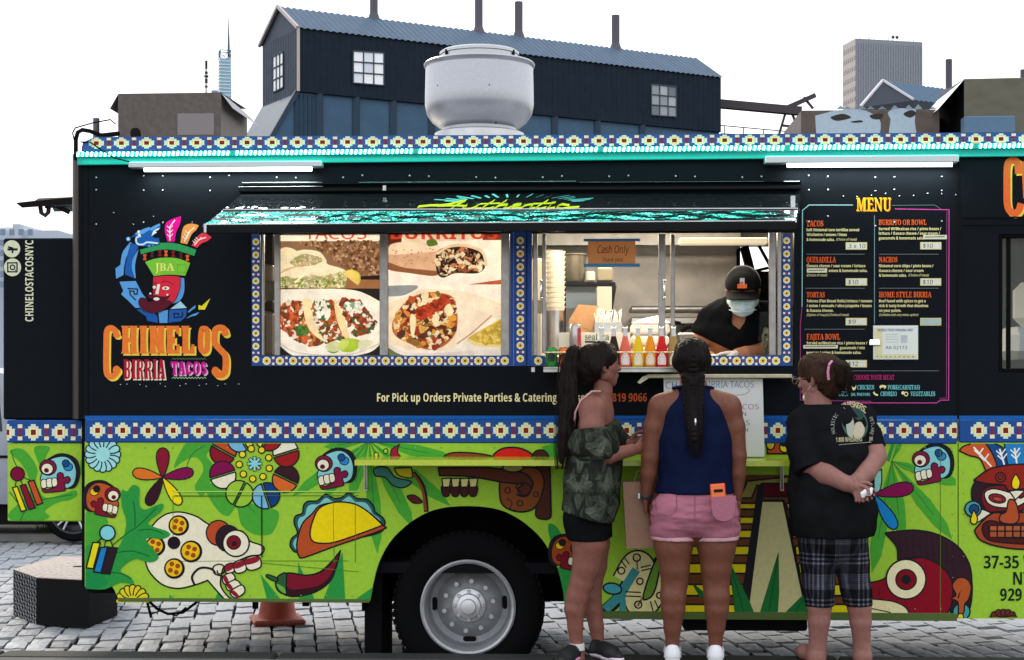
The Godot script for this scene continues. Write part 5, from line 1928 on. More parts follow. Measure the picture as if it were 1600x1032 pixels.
func rear_end(t: Node3D) -> void:
	# narrower engine and generator body behind the rear corner
	var z := -0.1
	var st := sf()
	pbox(st, 4, 372, 128, 656, z, 1.6, 0.01)
	obj("rear_panel", st, M.black, t)
	st = sf()
	pbox(st, 10, 657, 131, 692, z + 0.01, 1.6, 0.006)
	obj("rear_rail", st, mat(hx("17488a"), 0.25, 0.0, 0.3), t)
	st = sf()
	pbox(st, 11, 693, 132, 815, z, 0.5, 0.006)
	var g := obj("rear_locker", st, M.green, t)
	var k := Ink.new(z + 0.011)
	tile_row(k, 10, 131, 676, 41.5, 10, 1.0)
	obj("tile_print", k.st, M.ink, t)
	rear_prints(t, M.ink, z + 0.001)
	k = Ink.new(z + 0.001)
	k.shape(ell(18, 389, 13, 13.5), hx("d8dcbc"), 0.1)
	k.shape(ell(19, 418, 13.5, 14), hx("d8dcbc"), 0.1)
	k.stroke(PackedVector2Array([Vector2(11, 390), Vector2(27, 390)]), 3.6, LINE)
	k.stroke(PackedVector2Array([Vector2(19, 396), Vector2(19, 388), Vector2(12, 386)]), 2.6, LINE)
	k.stroke(rect(11.5, 411, 26, 425), 2.2, LINE, true)
	k.stroke(ell(19, 418, 3.6, 3.6, 0, 14), 2, LINE, true)
	k.fill(ell(23.5, 422.5, 1.1, 1.1, 0, 8), LINE)
	letters(k, "CHINELOSTACOSNYC", 51.5, 490, 51.5 + 127, 502.5, hx("dfe0c0"), "Droid Sans", true, 0.0, -PI / 2)
	obj("rear_lettering", k.st, M.ink, t)
	# tail pieces that show under the skirt
	st = sf()
	tube(st, [P(228, 935, -0.2), P(236, 966, -0.2)], [0.008], 6)
	tube(st, [P(230, 938, -0.15), P(245, 952, -0.12), P(262, 960, -0.12), P(285, 958, -0.15), P(312, 938, -0.2)], [0.008], 6)
	tube(st, [P(236, 960, -0.15), P(250, 955, -0.1), P(275, 963, -0.1), P(290, 950, -0.2)], [0.005], 6)
	obj("loose_cable", st, M.dark, t)
	pieces("hanger", [[394, 938, 402, 952], [472, 938, 482, 948], [565, 938, 569, 955]], -0.15, 0.03, 0.0, M.dark, t)

# ---- the street: cobbled roadway under and behind the truck, kerb and pavement in front
func street() -> void:
	var rng := RandomNumberGenerator.new()
	rng.seed = 21
	var st := sf()
	quad(st, Vector3(-900, -0.03, 0.24), Vector3(900, -0.03, 0.24), Vector3(900, -0.03, -3000), Vector3(-900, -0.03, -3000), Vector3.UP)
	var road := struct("road", st, textured(mat(Color(0.02, 0.02, 0.021), 0.95, 0.0, 0.1), grit, 0.8, true))
	var variants: Array[ArrayMesh] = []
	for v in 8:
		st = sf()
		var w := 0.112 + rng.randf() * 0.016
		var l := 0.23 + rng.randf() * 0.05
		cobble(st, rng, l, w)
		variants.append(st.commit())
	var mats: Array[Material] = []
	for v in 6:
		var g := 0.31 + 0.045 * v
		mats.append(textured(bumped(mat(Color(g * 0.97, g * 0.99, g * 1.03), 0.62, 0.0, 0.4), grit_n, 0.5, 6.0), blotch, 3.0, true))
	var all: Array = []
	var ang := -1.39
	var rows := Basis(Vector3.UP, ang)
	for i in range(-90, 90):
		for j in range(-46, 46):
			var p := rows * Vector3((j + (0.5 if i % 2 else 0.0)) * 0.29 + rng.randf_range(-0.015, 0.015), 0, i * 0.142 + rng.randf_range(-0.008, 0.008)) + Vector3(-0.5, 0, -3.6)
			var pick := [rng.randi() % 8, rng.randi() % 6, rng.randf_range(-0.06, 0.06), rng.randf_range(-0.009, 0.005), rng.randf_range(-0.012, 0.012)]
			if p.z > 0.12 or p.z < -8.1:
				continue
			var d := p - CAM
			var depth := d.dot(AHEAD)
			var px := 800.0 + F * d.dot(RIGHT) / depth
			var py := HOR - F * d.y / depth
			if px < -80 or px > 1680:
				continue
			var open := (px < 595 and py > 845) or py > 962
			all.append([(0.0 if open else 100.0) + depth, p, pick])
	all.sort_custom(func(a, b): return a[0] < b[0])
	var rest := MultiMesh.new()
	rest.transform_format = MultiMesh.TRANSFORM_3D
	rest.mesh = variants[0]
	rest.instance_count = maxi(0, all.size() - 300)
	for n in all.size():
		var q: Array = all[n][2]
		var xf := Transform3D(Basis(Vector3.UP, ang + q[2]) * Basis(Vector3.RIGHT, q[4]), all[n][1] + Vector3(0, q[3] - 0.1, 0))
		if n < 300:
			var o := MeshInstance3D.new()
			o.name = "cobble"
			o.mesh = variants[q[0]]
			o.material_override = mats[q[1]]
			o.transform = xf
			road.add_child(o, true)
		else:
			rest.set_instance_transform(n - 300, xf)
	var mm := MultiMeshInstance3D.new()
	mm.name = "far_cobbles"
	mm.multimesh = rest
	mm.material_override = mats[2]
	stuff(mm)
	road.add_child(mm)
	# kerb and pavement
	st = sf()
	bx(st, Vector3(-40, -0.05, 0.46), Vector3(40, KERB - 0.004, 40))
	struct("pavement", st, textured(mat(Color(0.13, 0.125, 0.12), 0.85), blotch, 0.7, true))
	var kerb := Node3D.new()
	kerb.name = "kerb"
	kerb.set_meta("kind", "structure")
	add_child(kerb)
	for i in 12:
		st = sf()
		box(st, Vector3(-8.0 + i * 1.5, KERB * 0.5 - 0.05, 0.355), Vector3(1.488, KERB + 0.1, 0.2), 0.012)
		obj("kerb_stone", st, textured(mat(Color(0.03, 0.03, 0.03) * (0.8 + 0.1 * (i % 3)), 0.7), blotch, 2.0, true), kerb)
	# far kerb, grass strip
	st = sf()
	bx(st, Vector3(-60, -0.05, -8.35), Vector3(60, 0.07, -8.2), 0.01)
	struct("far_kerb", st, textured(mat(Color(0.42, 0.42, 0.4), 0.8), blotch, 1.0, true))
	st = sf()
	quad(st, Vector3(-60, 0.04, -8.35), Vector3(60, 0.04, -8.35), Vector3(60, 0.04, -60), Vector3(-60, 0.04, -60), Vector3.UP)
	struct("verge", st, textured(mat(Color(0.016, 0.022, 0.012), 0.95), blotch, 0.8, true))
	st = sf()
	for i in 2600:
		var p := Vector3(rng.randf_range(-5.6, -2.0), 0.04, rng.randf_range(-8.9, -8.36))
		var h := rng.randf_range(0.03, 0.12)
		var s := Vector3(rng.randf_range(-0.05, 0.05), h, rng.randf_range(-0.03, 0.03))
		tri(st, p, p + Vector3(0.012, 0, 0), p + s, Vector3.BACK)
	var gr := stuff(obj("grass", st, mat(Color(0.05, 0.085, 0.03), 0.8)))
	tag(gr, "short dark green grass along the far kerb", "grass")
	step_box()
	cone()
	van()

func cobble(st: SurfaceTool, rng: RandomNumberGenerator, l: float, w: float) -> void:
	var top: Array = []
	for j in 4:
		for i in 4:
			var e := maxf(absf(i - 1.5), absf(j - 1.5)) > 1.0
			var p := Vector3((i - 1.5) / 1.5 * l * 0.5, 0.1, (j - 1.5) / 1.5 * w * 0.5)
			p *= Vector3(rng.randf_range(0.95, 1.03), 1, rng.randf_range(0.94, 1.03)) if e else Vector3(1, 1, 1)
			p.y += rng.randf_range(-0.009, -0.004) if e else rng.randf_range(-0.002, 0.003)
			top.append(p)
	for j in 3:
		for i in 3:
			quad(st, top[j * 4 + i], top[j * 4 + i + 1], top[j * 4 + i + 5], top[j * 4 + i + 4], Vector3.UP)
	var rim := [0, 1, 2, 3, 7, 11, 15, 14, 13, 12, 8, 4]
	for i in 12:
		var a: Vector3 = top[rim[i]]
		var b: Vector3 = top[rim[(i + 1) % 12]]
		quad(st, a, b, Vector3(b.x, 0.0, b.z) * Vector3(0.98, 1, 0.97), Vector3(a.x, 0.0, a.z) * Vector3(0.98, 1, 0.97), Vector3(a.x + b.x, 0, a.z + b.z))

func ground(px: float, py: float) -> Vector3:
	return far_at(px, py, F * EYE / (py - HOR))

func step_box() -> void:
	var g := [ground(57, 977), ground(138, 982), ground(183, 962), ground(178, 938), ground(90, 936), ground(20, 961)]
	var t := thing("step_box", "black chequer plate step box with top coloured pale for the light on it behind the truck's rear corner", "step box", g[0])
	var top: float = (977.0 - 904.0) / F * (g[0] - CAM).dot(AHEAD)
	var poly := PackedVector2Array()
	for p in g:
		poly.append(Vector2(p.x, p.z))
	var flat := Transform3D(Basis(Vector3.RIGHT, Vector3.BACK, Vector3.UP), Vector3.ZERO)
	var st := sf()
	prism(st, poly, 0.0, top, flat)
	obj("box_body", st, bumped(mat(Color(0.011, 0.011, 0.012), 0.6, 0.0, 0.1), grit_n, 0.3, 5.0), t)
	st = sf()
	prism(st, poly, top + 0.001, top + 0.006, flat)
	var tread := obj("tread_plate", st, textured(mat(hx("a89c94"), 0.5, 0.3), blotch, 4.0), t)  # warm pale colour paints the light falling on the box top
	st = sf()
	for i in 14:
		for j2 in 9:
			var p: Vector3 = g[0].lerp(g[5], (j2 + 0.5) / 9.0).lerp(g[1].lerp(g[3], (j2 + 0.5) / 9.0), (i + 0.5) / 14.0)
			box(st, Vector3(p.x, top + 0.0065, p.z), Vector3(0.03, 0.003, 0.008), 0.001, Basis(Vector3.UP, 0.7 if (i + j2) % 2 else -0.7))
	stuff(obj("tread_pattern", st, mat(hx("b4a8a0"), 0.45, 0.3), tread))
	st = sf()
	var d: Vector3 = g[5] - g[0]
	var n := Vector3(-d.z, 0, d.x).normalized()
	if n.x > 0:
		n = -n
	for i in 14:
		for j2 in 12:
			var p: Vector3 = g[0] + Vector3.UP * top * (j2 + 0.5) / 12.0 + d * ((i + 0.5) / 14.0) + n * 0.002
			box(st, p, Vector3(0.008, 0.026, 0.003), 0.001, Basis(d.normalized(), Vector3.UP, d.normalized().cross(Vector3.UP)) * Basis(Vector3.BACK, 0.7 if (i + j2) % 2 else -0.7))
	stuff(obj("side_pattern", st, mat(Color(0.4, 0.4, 0.42), 0.35, 0.8), t))
	st = sf()
	var hp: Vector3 = g[0].lerp(g[3], 0.5) + Vector3.UP * (top + 0.008)
	ball(st, hp, Vector3(0.04, 0.004, 0.025), 8)
	obj("pull_hole", st, M.dark, t)

func cone() -> void:
	var c := ground(433, 973)
	var s := 0.36
	var turned := Basis(Vector3.UP, 0.3)
	var t := thing("traffic_cone", "faded red traffic cone standing under the truck before the wheel", "traffic cone", c)
	var st := sf()
	box(st, c + Vector3(0, 0.02, 0), Vector3(s, 0.035, s), 0.012, turned)
	box(st, c + Vector3(0, 0.005, 0), Vector3(s * 0.96, 0.012, s * 0.96), 0.004, turned)
	obj("cone_base", st, textured(mat(hx("9c4c3c"), 0.6), blotch, 3.0), t)
	st = sf()
	lathe(st, PackedVector2Array([Vector2(0.15, 0.035), Vector2(0.135, 0.05), Vector2(0.125, 0.09), Vector2(0.06, 0.5), Vector2(0.035, 0.68), Vector2(0.025, 0.69), Vector2(0.02, 0.66)]), c, 32)
	obj("cone_body", st, textured(mat(hx("a8472f"), 0.55), blotch, 3.0), t)
	st = sf()
	lathe(st, PackedVector2Array([Vector2(0.077, 0.395), Vector2(0.078, 0.397), Vector2(0.0605, 0.52), Vector2(0.059, 0.52)]), c, 32)
	obj("cone_band", st, mat(hx("c8c8c8"), 0.4), t)

func van() -> void:
	# silver van parked at the far kerb, mostly hidden by the truck
	var z := -7.75
	var wc := P(114, 818, z)
	wc.y = 0.36
	var t := thing("parked_van", "silver van parked at the far kerb behind the food truck's rear", "van", Vector3(wc.x, 0.04, z))
	var x0 := wc.x - 3.6
	var st := sf()
	var pr := PackedVector2Array([Vector2(x0, 0.42), Vector2(wc.x - 0.45, 0.42), Vector2(wc.x - 0.43, 0.6), Vector2(wc.x - 0.25, 0.78), Vector2(wc.x + 0.25, 0.78), Vector2(wc.x + 0.43, 0.6), Vector2(wc.x + 0.45, 0.42), Vector2(wc.x + 0.9, 0.42), Vector2(wc.x + 0.95, 0.8), Vector2(wc.x + 0.8, 1.0), Vector2(wc.x + 0.1, 1.12), Vector2(wc.x - 0.6, 1.75), Vector2(wc.x - 1.0, 1.85), Vector2(x0 + 0.1, 1.85), Vector2(x0, 1.2)])
	prism(st, pr, z - 1.75, z)
	obj("van_body", st, textured(mat(hx("a4aab8"), 0.25, 0.6), blotch, 0.6), t)
	st = sf()
	for w in [[x0 + 0.25, wc.x - 1.9], [wc.x - 1.8, wc.x - 0.75]]:
		prism(st, PackedVector2Array([Vector2(w[0], 1.18), Vector2(w[1], 1.18), Vector2(w[1] - 0.05, 1.7), Vector2(w[0] + 0.05, 1.7)]), z, z + 0.004)
	obj("van_window", st, mat(hx("20303c"), 0.05, 0.0, 0.8), t)
	st = sf()
	bx(st, Vector3(x0 + 0.1, 0.2, z - 1.7), Vector3(wc.x + 0.85, 0.42, z - 0.06))
	obj("van_underside", st, M.dark, t)
	st = sf()
	bx(st, Vector3(x0, 0.9, z), Vector3(wc.x - 0.5, 0.93, z + 0.01))
	obj("van_trim", st, M.dark, t)
	for x in [wc.x, x0 + 0.7]:
		var w := Node3D.new()
		w.name = "wheel"
		t.add_child(w, true)
		var c := Vector3(x, 0.36, z - 0.1)
		w.global_position = c
		var b := Basis(Vector3.RIGHT, Vector3(0, 0, 1), Vector3.DOWN)
		st = sf()
		lathe(st, PackedVector2Array([Vector2(0.24, -0.1), Vector2(0.31, -0.1), Vector2(0.335, -0.06), Vector2(0.335, 0.06), Vector2(0.31, 0.1), Vector2(0.25, 0.1), Vector2(0.235, 0.06)]), c, 32, b)
		obj("tyre", st, M.rubber, w)
		st = sf()
		lathe(st, PackedVector2Array([Vector2(0.245, 0.09), Vector2(0.25, 0.105), Vector2(0.235, 0.105), Vector2(0.22, 0.06), Vector2(0.22, 0.0), Vector2(0, 0.0)]), c, 32, b)
		obj("rim", st, mat(Color(0.06, 0.06, 0.065), 0.4, 0.6), w)
		st = sf()
		for i in 5:
			var a := TAU * i / 5.0 + 0.3
			for q in [-0.16, 0.16]:
				var d := Vector3(cos(a), sin(a), 0)
				var d2 := Vector3(cos(a + q), sin(a + q), 0)
				bar(st, c + d * 0.04 + Vector3(0, 0, 0.085), c + d2 * 0.232 + Vector3(0, 0, 0.09), 0.032, 0.02, 0.004)
		lathe(st, PackedVector2Array([Vector2(0.06, 0.07), Vector2(0.055, 0.1), Vector2(0, 0.102)]), c, 16, b)
		obj("spokes", st, mat(hx("c8ccd4"), 0.3, 0.7), w)

# ---- what stands behind the truck
func meet(px: float, py: float, at: Vector3, n: Vector3) -> Vector3:
	var d := AHEAD + RIGHT * ((px - 800.0) / F) + Vector3(0, (HOR - py) / F, 0)
	return CAM + d * ((at - CAM).dot(n) / d.dot(n))

# corrugated sheet: a, b along its foot, c, d along its head; ribs stand out by n
func ribs(st: SurfaceTool, a: Vector3, b: Vector3, c: Vector3, d: Vector3, n: Vector3, pitch: float, deep: float) -> void:
	var k := int(maxf((b - a).length(), (c - d).length()) / pitch) * 4
	for i in k:
		var f0 := float(i) / k
		var f1 := float(i + 1) / k
		var o0: Vector3 = n * deep * [0.0, 0.0, 1.0, 1.0][i % 4]
		var o1: Vector3 = n * deep * [0.0, 0.0, 1.0, 1.0][(i + 1) % 4]
		quad(st, a.lerp(b, f0) + o0, a.lerp(b, f1) + o1, d.lerp(c, f1) + o1, d.lerp(c, f0) + o0, n)

func grid_window(parent: Node3D, q: Array, n: Vector3, pane_cols: Array) -> void:
	# q: four corners (upper left, upper right, lower right, lower left)
	var w := Node3D.new()
	w.name = "window"
	parent.add_child(w, true)
	w.global_position = q[3]
	var st := sf()
	for i in 4:
		var f := i / 3.0
		bar(st, q[0].lerp(q[1], f) + n * 0.06, q[3].lerp(q[2], f) + n * 0.06, 0.05, 0.05)
		bar(st, q[0].lerp(q[3], f) + n * 0.06, q[1].lerp(q[2], f) + n * 0.06, 0.06, 0.05)
	obj("window_frame", st, mat(hx("3a4250"), 0.6), w)
	for j in 3:
		for i in 3:
			st = sf()
			var c: Array = []
			for e in [[i, j], [i + 1, j], [i + 1, j + 1], [i, j + 1]]:
				c.append(q[0].lerp(q[1], e[0] / 3.0).lerp(q[3].lerp(q[2], e[0] / 3.0), e[1] / 3.0) + n * 0.045)
			quad(st, c[0], c[1], c[2], c[3], n)
			obj("pane", st, pane_cols[(j * 3 + i) % pane_cols.size()], w)

func backdrop() -> void:
	var up := Vector3.UP
	# the long dark corrugated building
	var u := (AHEAD * cos(PI / 3) + RIGHT * sin(PI / 3))
	var v := (AHEAD * cos(PI / 6) - RIGHT * sin(PI / 6))
	var c0 := far_at(467, 600, 70)
	var len_ := 22.7
	var wid := 4.3
	var ye := EYE + (HOR - 44) / F * 70.0
	var yr := EYE + (HOR - 13) / F * 71.86
	var yb := EYE + (HOR - 143) / F * 70.0
	var at := func(a: float, b: float, y: float) -> Vector3: return Vector3(c0.x, 0, c0.z) + u * a + v * b + Vector3.UP * y
	var t := thing("industrial_shed", "long dark corrugated metal building with blue grey roof raised behind the truck", "building", at.call(0, 0, 0))
	var wall := textured(mat(hx("252e3a"), 0.65, 0.0, 0.15), blotch, 0.35)
	var lit_gable := textured(mat(hx("4a5260"), 0.6, 0.0, 0.3), blotch, 0.35)  # coloured lighter than the long wall to paint the sun from the left
	var st := sf()
	ribs(st, at.call(0, 0, yb), at.call(len_, 0, yb), at.call(len_, 0, ye), at.call(0, 0, ye), -v, 0.3, 0.035)
	obj("long_wall", st, wall, t)
	st = sf()
	ribs(st, at.call(0, wid, yb - 1.6), at.call(0, 0, yb), at.call(0, 0, ye), at.call(0, wid, ye), -u, 0.3, 0.035)
	tri(st, at.call(0, 0, ye), at.call(0, wid, ye), at.call(0, wid / 2, yr), -u)
	obj("gable_wall", st, lit_gable, t)
	st = sf()
	quad(st, at.call(len_, 0, yb), at.call(len_, wid, yb), at.call(len_, wid, ye), at.call(len_, 0, ye), u)
	tri(st, at.call(len_, 0, ye), at.call(len_, wid, ye), at.call(len_, wid / 2, yr), u)
	quad(st, at.call(0, wid, yb), at.call(len_, wid, yb), at.call(len_, wid, ye), at.call(0, wid, ye), v)
	quad(st, at.call(0, 0, yb), at.call(len_, 0, yb), at.call(len_, wid, yb), at.call(0, wid, yb), -up)
	obj("far_walls", st, wall, t)
	st = sf()
	var o := 0.12
	ribs(st, at.call(-o, -o, ye - 0.02), at.call(len_ + o, -o, ye - 0.02), at.call(len_ + o, wid / 2, yr + 0.06), at.call(-o, wid / 2, yr + 0.06), up, 0.3, 0.04)
	ribs(st, at.call(-o, wid + o, ye - 0.02), at.call(len_ + o, wid + o, ye - 0.02), at.call(len_ + o, wid / 2, yr + 0.06), at.call(-o, wid / 2, yr + 0.06), up, 0.3, 0.04)
	obj("roof", st, textured(mat(hx("485e74"), 0.55, 0.1), blotch, 0.25), t)
	st = sf()
	bar(st, at.call(-o, -o, ye), at.call(-o, wid / 2, yr + 0.08), 0.12, 0.14)
	bar(st, at.call(-o, wid / 2, yr + 0.08), at.call(-o, wid + o, ye), 0.12, 0.14)
	bar(st, at.call(-0.05, -0.05, yb), at.call(-0.05, -0.05, ye), 0.12, 0.12)
	obj("verge_trim", st, mat(hx("b8a8a8"), 0.5), t)
	# lower body: panels between posts under the overhang, flared towards the left
	st = sf()
	quad(st, at.call(0.0, 0.15, yb), at.call(len_, 0.15, yb), at.call(len_, 0.15, 0), at.call(0.0, 0.15, 0), -v)
	quad(st, at.call(0.0, 0.15, yb), at.call(-2.6, 0.15, yb - 4.5), at.call(-2.6, 0.15, 0), at.call(0.0, 0.15, 0), -v)
	quad(st, at.call(0.0, 0.15, yb), at.call(-2.6, 0.15, yb - 4.5), at.call(-2.6, wid, yb - 4.5), at.call(0.0, wid, yb), -u)
	quad(st, at.call(-2.6, 0.15, yb - 4.5), at.call(-2.6, 0.15, 0), at.call(-2.6, wid, 0), at.call(-2.6, wid, yb - 4.5), -u)
	quad(st, at.call(len_, 0.15, yb), at.call(len_, 0.15, 0), at.call(len_, wid, 0), at.call(len_, wid, yb), u)
	quad(st, at.call(-2.6, wid, 0), at.call(len_, wid, 0), at.call(len_, wid, yb), at.call(-2.6, wid, yb - 4.5), v)
	obj("lower_wall", st, textured(mat(hx("3a5c78"), 0.55), blotch, 0.3), t)
	st = sf()
	for x in [1.0, 2.75, 4.55, 6.5, 8.5, 10.7, 13.0, 15.4, 18.0]:
		bar(st, at.call(x, 0.1, yb - 6.0), at.call(x, 0.1, yb), 0.28, 0.2)
	for i in 5:
		bar(st, at.call(-0.1 + i * 0.2, 0.1, yb - 6.0), at.call(-0.1 + i * 0.2, 0.1, yb - 0.1), 0.07, 0.1)
	bar(st, at.call(-2.65, 0.1, yb - 4.5), at.call(-0.05, 0.1, yb), 0.16, 0.2)
	obj("post", st, mat(hx("22364a"), 0.6), t)
	var bright := mat(hx("eef0f2"), 0.25, 0.0, 0.8)
	var dull := [mat(hx("8d949a"), 0.4), mat(hx("a8aeb2"), 0.4), mat(hx("6c747c"), 0.4), mat(hx("989ea4"), 0.4)]
	var wl: Array = []
	for p in [[551, 80], [599, 83], [599, 134], [551, 130]]:
		wl.append(meet(p[0], p[1], at.call(0, 0, 0), v))
	grid_window(t, wl, -v, [bright, mat(hx("dfe6ee"), 0.3), bright, bright, mat(hx("d4dce6"), 0.3)])
	wl = []
	for p in [[1017, 132], [1056, 136], [1056, 183], [1017, 180]]:
		wl.append(meet(p[0], p[1], at.call(0, 0, 0), v))
	grid_window(t, wl, -v, dull)
	wl = []
	for p in [[428, 89], [444, 81], [444, 137], [428, 145]]:
		wl.append(meet(p[0], p[1], at.call(0, 0, 0), u))
	grid_window(t, wl, -u, [bright])
	var rn: Vector3 = (at.call(1, 0, ye) - at.call(0, 0, ye)).cross(at.call(0, wid / 2, yr) - at.call(0, 0, ye)).normalized()
	for s in [[584, 29, -40], [748, 50, -40], [810.5, 57, 3], [962, 76, 24]]:
		var b := meet(s[0], s[1], at.call(0, 0, ye), rn)
		var d: float = (b - CAM).dot(AHEAD)
		var r := 6.3 / F * d
		var h: float = (s[1] - s[2]) / F * d
		st = sf()
		lathe(st, PackedVector2Array([Vector2(r * 1.9, -0.3), Vector2(r * 1.5, 0.0), Vector2(r * 1.02, 0.25), Vector2(r, 0.3), Vector2(r, h), Vector2(r * 0.8, h), Vector2(r * 0.8, h - 0.3)]), b, 18)
		obj("roof_stack", st, mat(hx("55525c"), 0.6, 0.2), t)
	# conveyor beam and trestle to its right
	var cb := thing("conveyor", "rusty dark conveyor beam on a trestle right of the dark building", "conveyor", far_at(1235, 600, 84) * Vector3(1, 0, 1))
	st = sf()
	bar(st, far_at(1120, 162, 84), far_at(1252, 174, 84), 0.5, 0.42)
	bar(st, far_at(1231, 168, 84), far_at(1274, 149, 84), 0.35, 0.22)
	bar(st, far_at(1256, 152, 84), far_at(1271, 170, 84), 0.12, 0.12)
	obj("beam", st, mat(hx("453e42"), 0.7), cb)
	st = sf()
	for l in [[1229, 172, 1216, 215], [1236, 172, 1252, 215], [1222, 196, 1248, 199]]:
		bar(st, far_at(l[0], l[1], 84), far_at(l[2], l[3], 84), 0.12, 0.12)
	bar(st, far_at(1216, 215, 84), far_at(1216, 215, 84) * Vector3(1, 0, 1), 0.12, 0.12)
	bar(st, far_at(1252, 215, 84), far_at(1252, 215, 84) * Vector3(1, 0, 1), 0.12, 0.12)
	obj("trestle", st, mat(hx("3c383c"), 0.7), cb)
	st = sf()
	bar(st, far_at(1126, 196, 82), far_at(1245, 207, 82), 0.05, 0.05)
	bar(st, far_at(1126, 209, 82), far_at(1245, 214, 82), 0.05, 0.05)
	for x in [1132, 1162, 1193]:
		bar(st, far_at(x, 196 + (x - 1126) * 0.09, 82), far_at(x, 240, 82), 0.05, 0.05)
	obj("railing", st, mat(hx("3c3c40"), 0.7), cb)
	# smaller dark shed with its stack
	var s0 := far_at(1345, 600, 90)
	var sh := thing("small_shed", "small dark gabled shed with blue grey roof in front of the grey tower", "building", s0 * Vector3(1, 0, 1))
	var pa := far_at(1345, 168, 90)
	var pb := far_at(1428, 157, 90)
	var pt := far_at(1380, 127, 91.5)
	var du := u * 9.0
	st = sf()
	quad(st, pa, pb, pb * Vector3(1, 0, 1), pa * Vector3(1, 0, 1), -AHEAD)
	tri(st, pa, pb, pt, -AHEAD)
	quad(st, pb, pb + du, (pb + du) * Vector3(1, 0, 1), pb * Vector3(1, 0, 1), -AHEAD)
	quad(st, pa, pa + du, (pa + du) * Vector3(1, 0, 1), pa * Vector3(1, 0, 1), AHEAD)
	obj("wall", st, mat(hx("2c323c"), 0.6), sh)
	st = sf()
	ribs(st, pb, pb + du, pt + du, pt, up, 0.35, 0.04)
	ribs(st, pa, pa + du, pt + du, pt, up, 0.35, 0.04)
	obj("roof", st, mat(hx("3c566e"), 0.55, 0.1), sh)
	st = sf()
	bar(st, pt + up * 0.06, pb + up * 0.06, 0.12, 0.12)
	bar(st, pt + up * 0.06, pa + up * 0.06, 0.12, 0.12)
	obj("verge_trim", st, mat(hx("d0ccd0"), 0.5), sh)
	for x in [[1483, 93, 142, 98], [1600, 109, 130, 98]]:
		st = sf()
		var b := far_at(x[0], x[2] + 20, x[3])
		var r: float = 5.2 / F * x[3]
		var h: float = (x[2] + 20 - x[1]) / F * x[3]
		lathe(st, PackedVector2Array([Vector2(r * 1.8, -6), Vector2(r * 1.6, 0.5), Vector2(r, 0.9), Vector2(r, h), Vector2(r * 0.8, h), Vector2(r * 0.8, h - 0.3)]), b, 16)
		obj("roof_stack", st, mat(hx("4c4852"), 0.6), sh)
	tower()
	skyscraper()
	# canopy and pale building seen past the rear corner
	var zc := 21.0
	var cn := thing("canopy", "dark canopy roof edge jutting out past the truck's rear corner", "canopy", far_at(150, 600, zc) * Vector3(1, 0, 1))
	st = sf()
	var xf := func(px: float, py: float, dd: float) -> Vector3: return far_at(px, py, dd)
	var tp := [far_at(24, 317, zc), far_at(300, 290, zc), far_at(300, 288, zc + 2.5), far_at(60, 313, zc + 2.5)]
	quad(st, tp[0], tp[1], tp[2], tp[3], up)
	quad(st, tp[0], tp[1], far_at(300, 306, zc), far_at(34, 325, zc), -AHEAD)
	quad(st, far_at(34, 325, zc), far_at(300, 306, zc), far_at(300, 300, zc + 2.5), far_at(60, 310, zc + 2.5), -up)
	obj("canopy_roof", st, mat(hx("1c1818"), 0.7, 0.0, 0.1), cn)
	st = sf()
	for q in [[84, 320, 108, 332], [70, 322, 128, 318]]:
		bar(st, far_at(q[0], q[1], zc + 0.6), far_at(q[2], q[3], zc + 0.6), 0.05, 0.06)
	tube(st, [far_at(62, 320, zc + 0.2), far_at(64, 333, zc + 0.2), far_at(70, 337, zc + 0.2), far_at(75, 332, zc + 0.2), far_at(76, 320, zc + 0.2)], [0.03], 6)
	obj("bracket", st, mat(hx("3a3230"), 0.6), cn)
	st = sf()
	quad(st, far_at(78, 318, zc + 0.4), far_at(200, 312, zc + 0.4), far_at(200, 330, zc + 0.9), far_at(84, 331, zc + 0.9), -up)
	obj("blue_underside", st, mat(hx("b4c4dc"), 0.4), cn)  # light blue underside of the canopy, not a lamp
	st = sf()
	for x in [190.0, 290.0]:
		bar(st, far_at(x, 312, zc + 0.5), far_at(x, 312, zc + 0.5) * Vector3(1, 0, 1), 0.1, 0.1)
	obj("post", st, mat(hx("1c1818"), 0.7, 0.0, 0.1), cn)
	var fb := thing("pale_building", "low pale grey building far off at the photo's left edge", "building", far_at(20, 600, 160) * Vector3(1, 0, 1))
	st = sf()
	for q in [[-300, 357, 80, 160.0], [18, 350, 30, 161.0], [-300, 352, 14, 163.0]]:
		var a := far_at(q[0], q[1], q[3])
		var b := far_at(q[2], q[1], q[3])
		bx(st, Vector3(a.x, 0, a.z - 12), Vector3(b.x, a.y, a.z - 0.01 * absf(q[0])))
	obj("wall", st, mat(hx("b4bcc8"), 0.7), fb)
	st = sf()
	for r in 6:
		for i in 12:
			var p := far_at(-90 + i * 14, 368 + r * 16, 159.0)
			box(st, Vector3(p.x, p.y, p.z + 3.2), Vector3(0.5, 0.6, 0.06))
	stuff(obj("windows", st, mat(hx("76859a"), 0.3), fb))

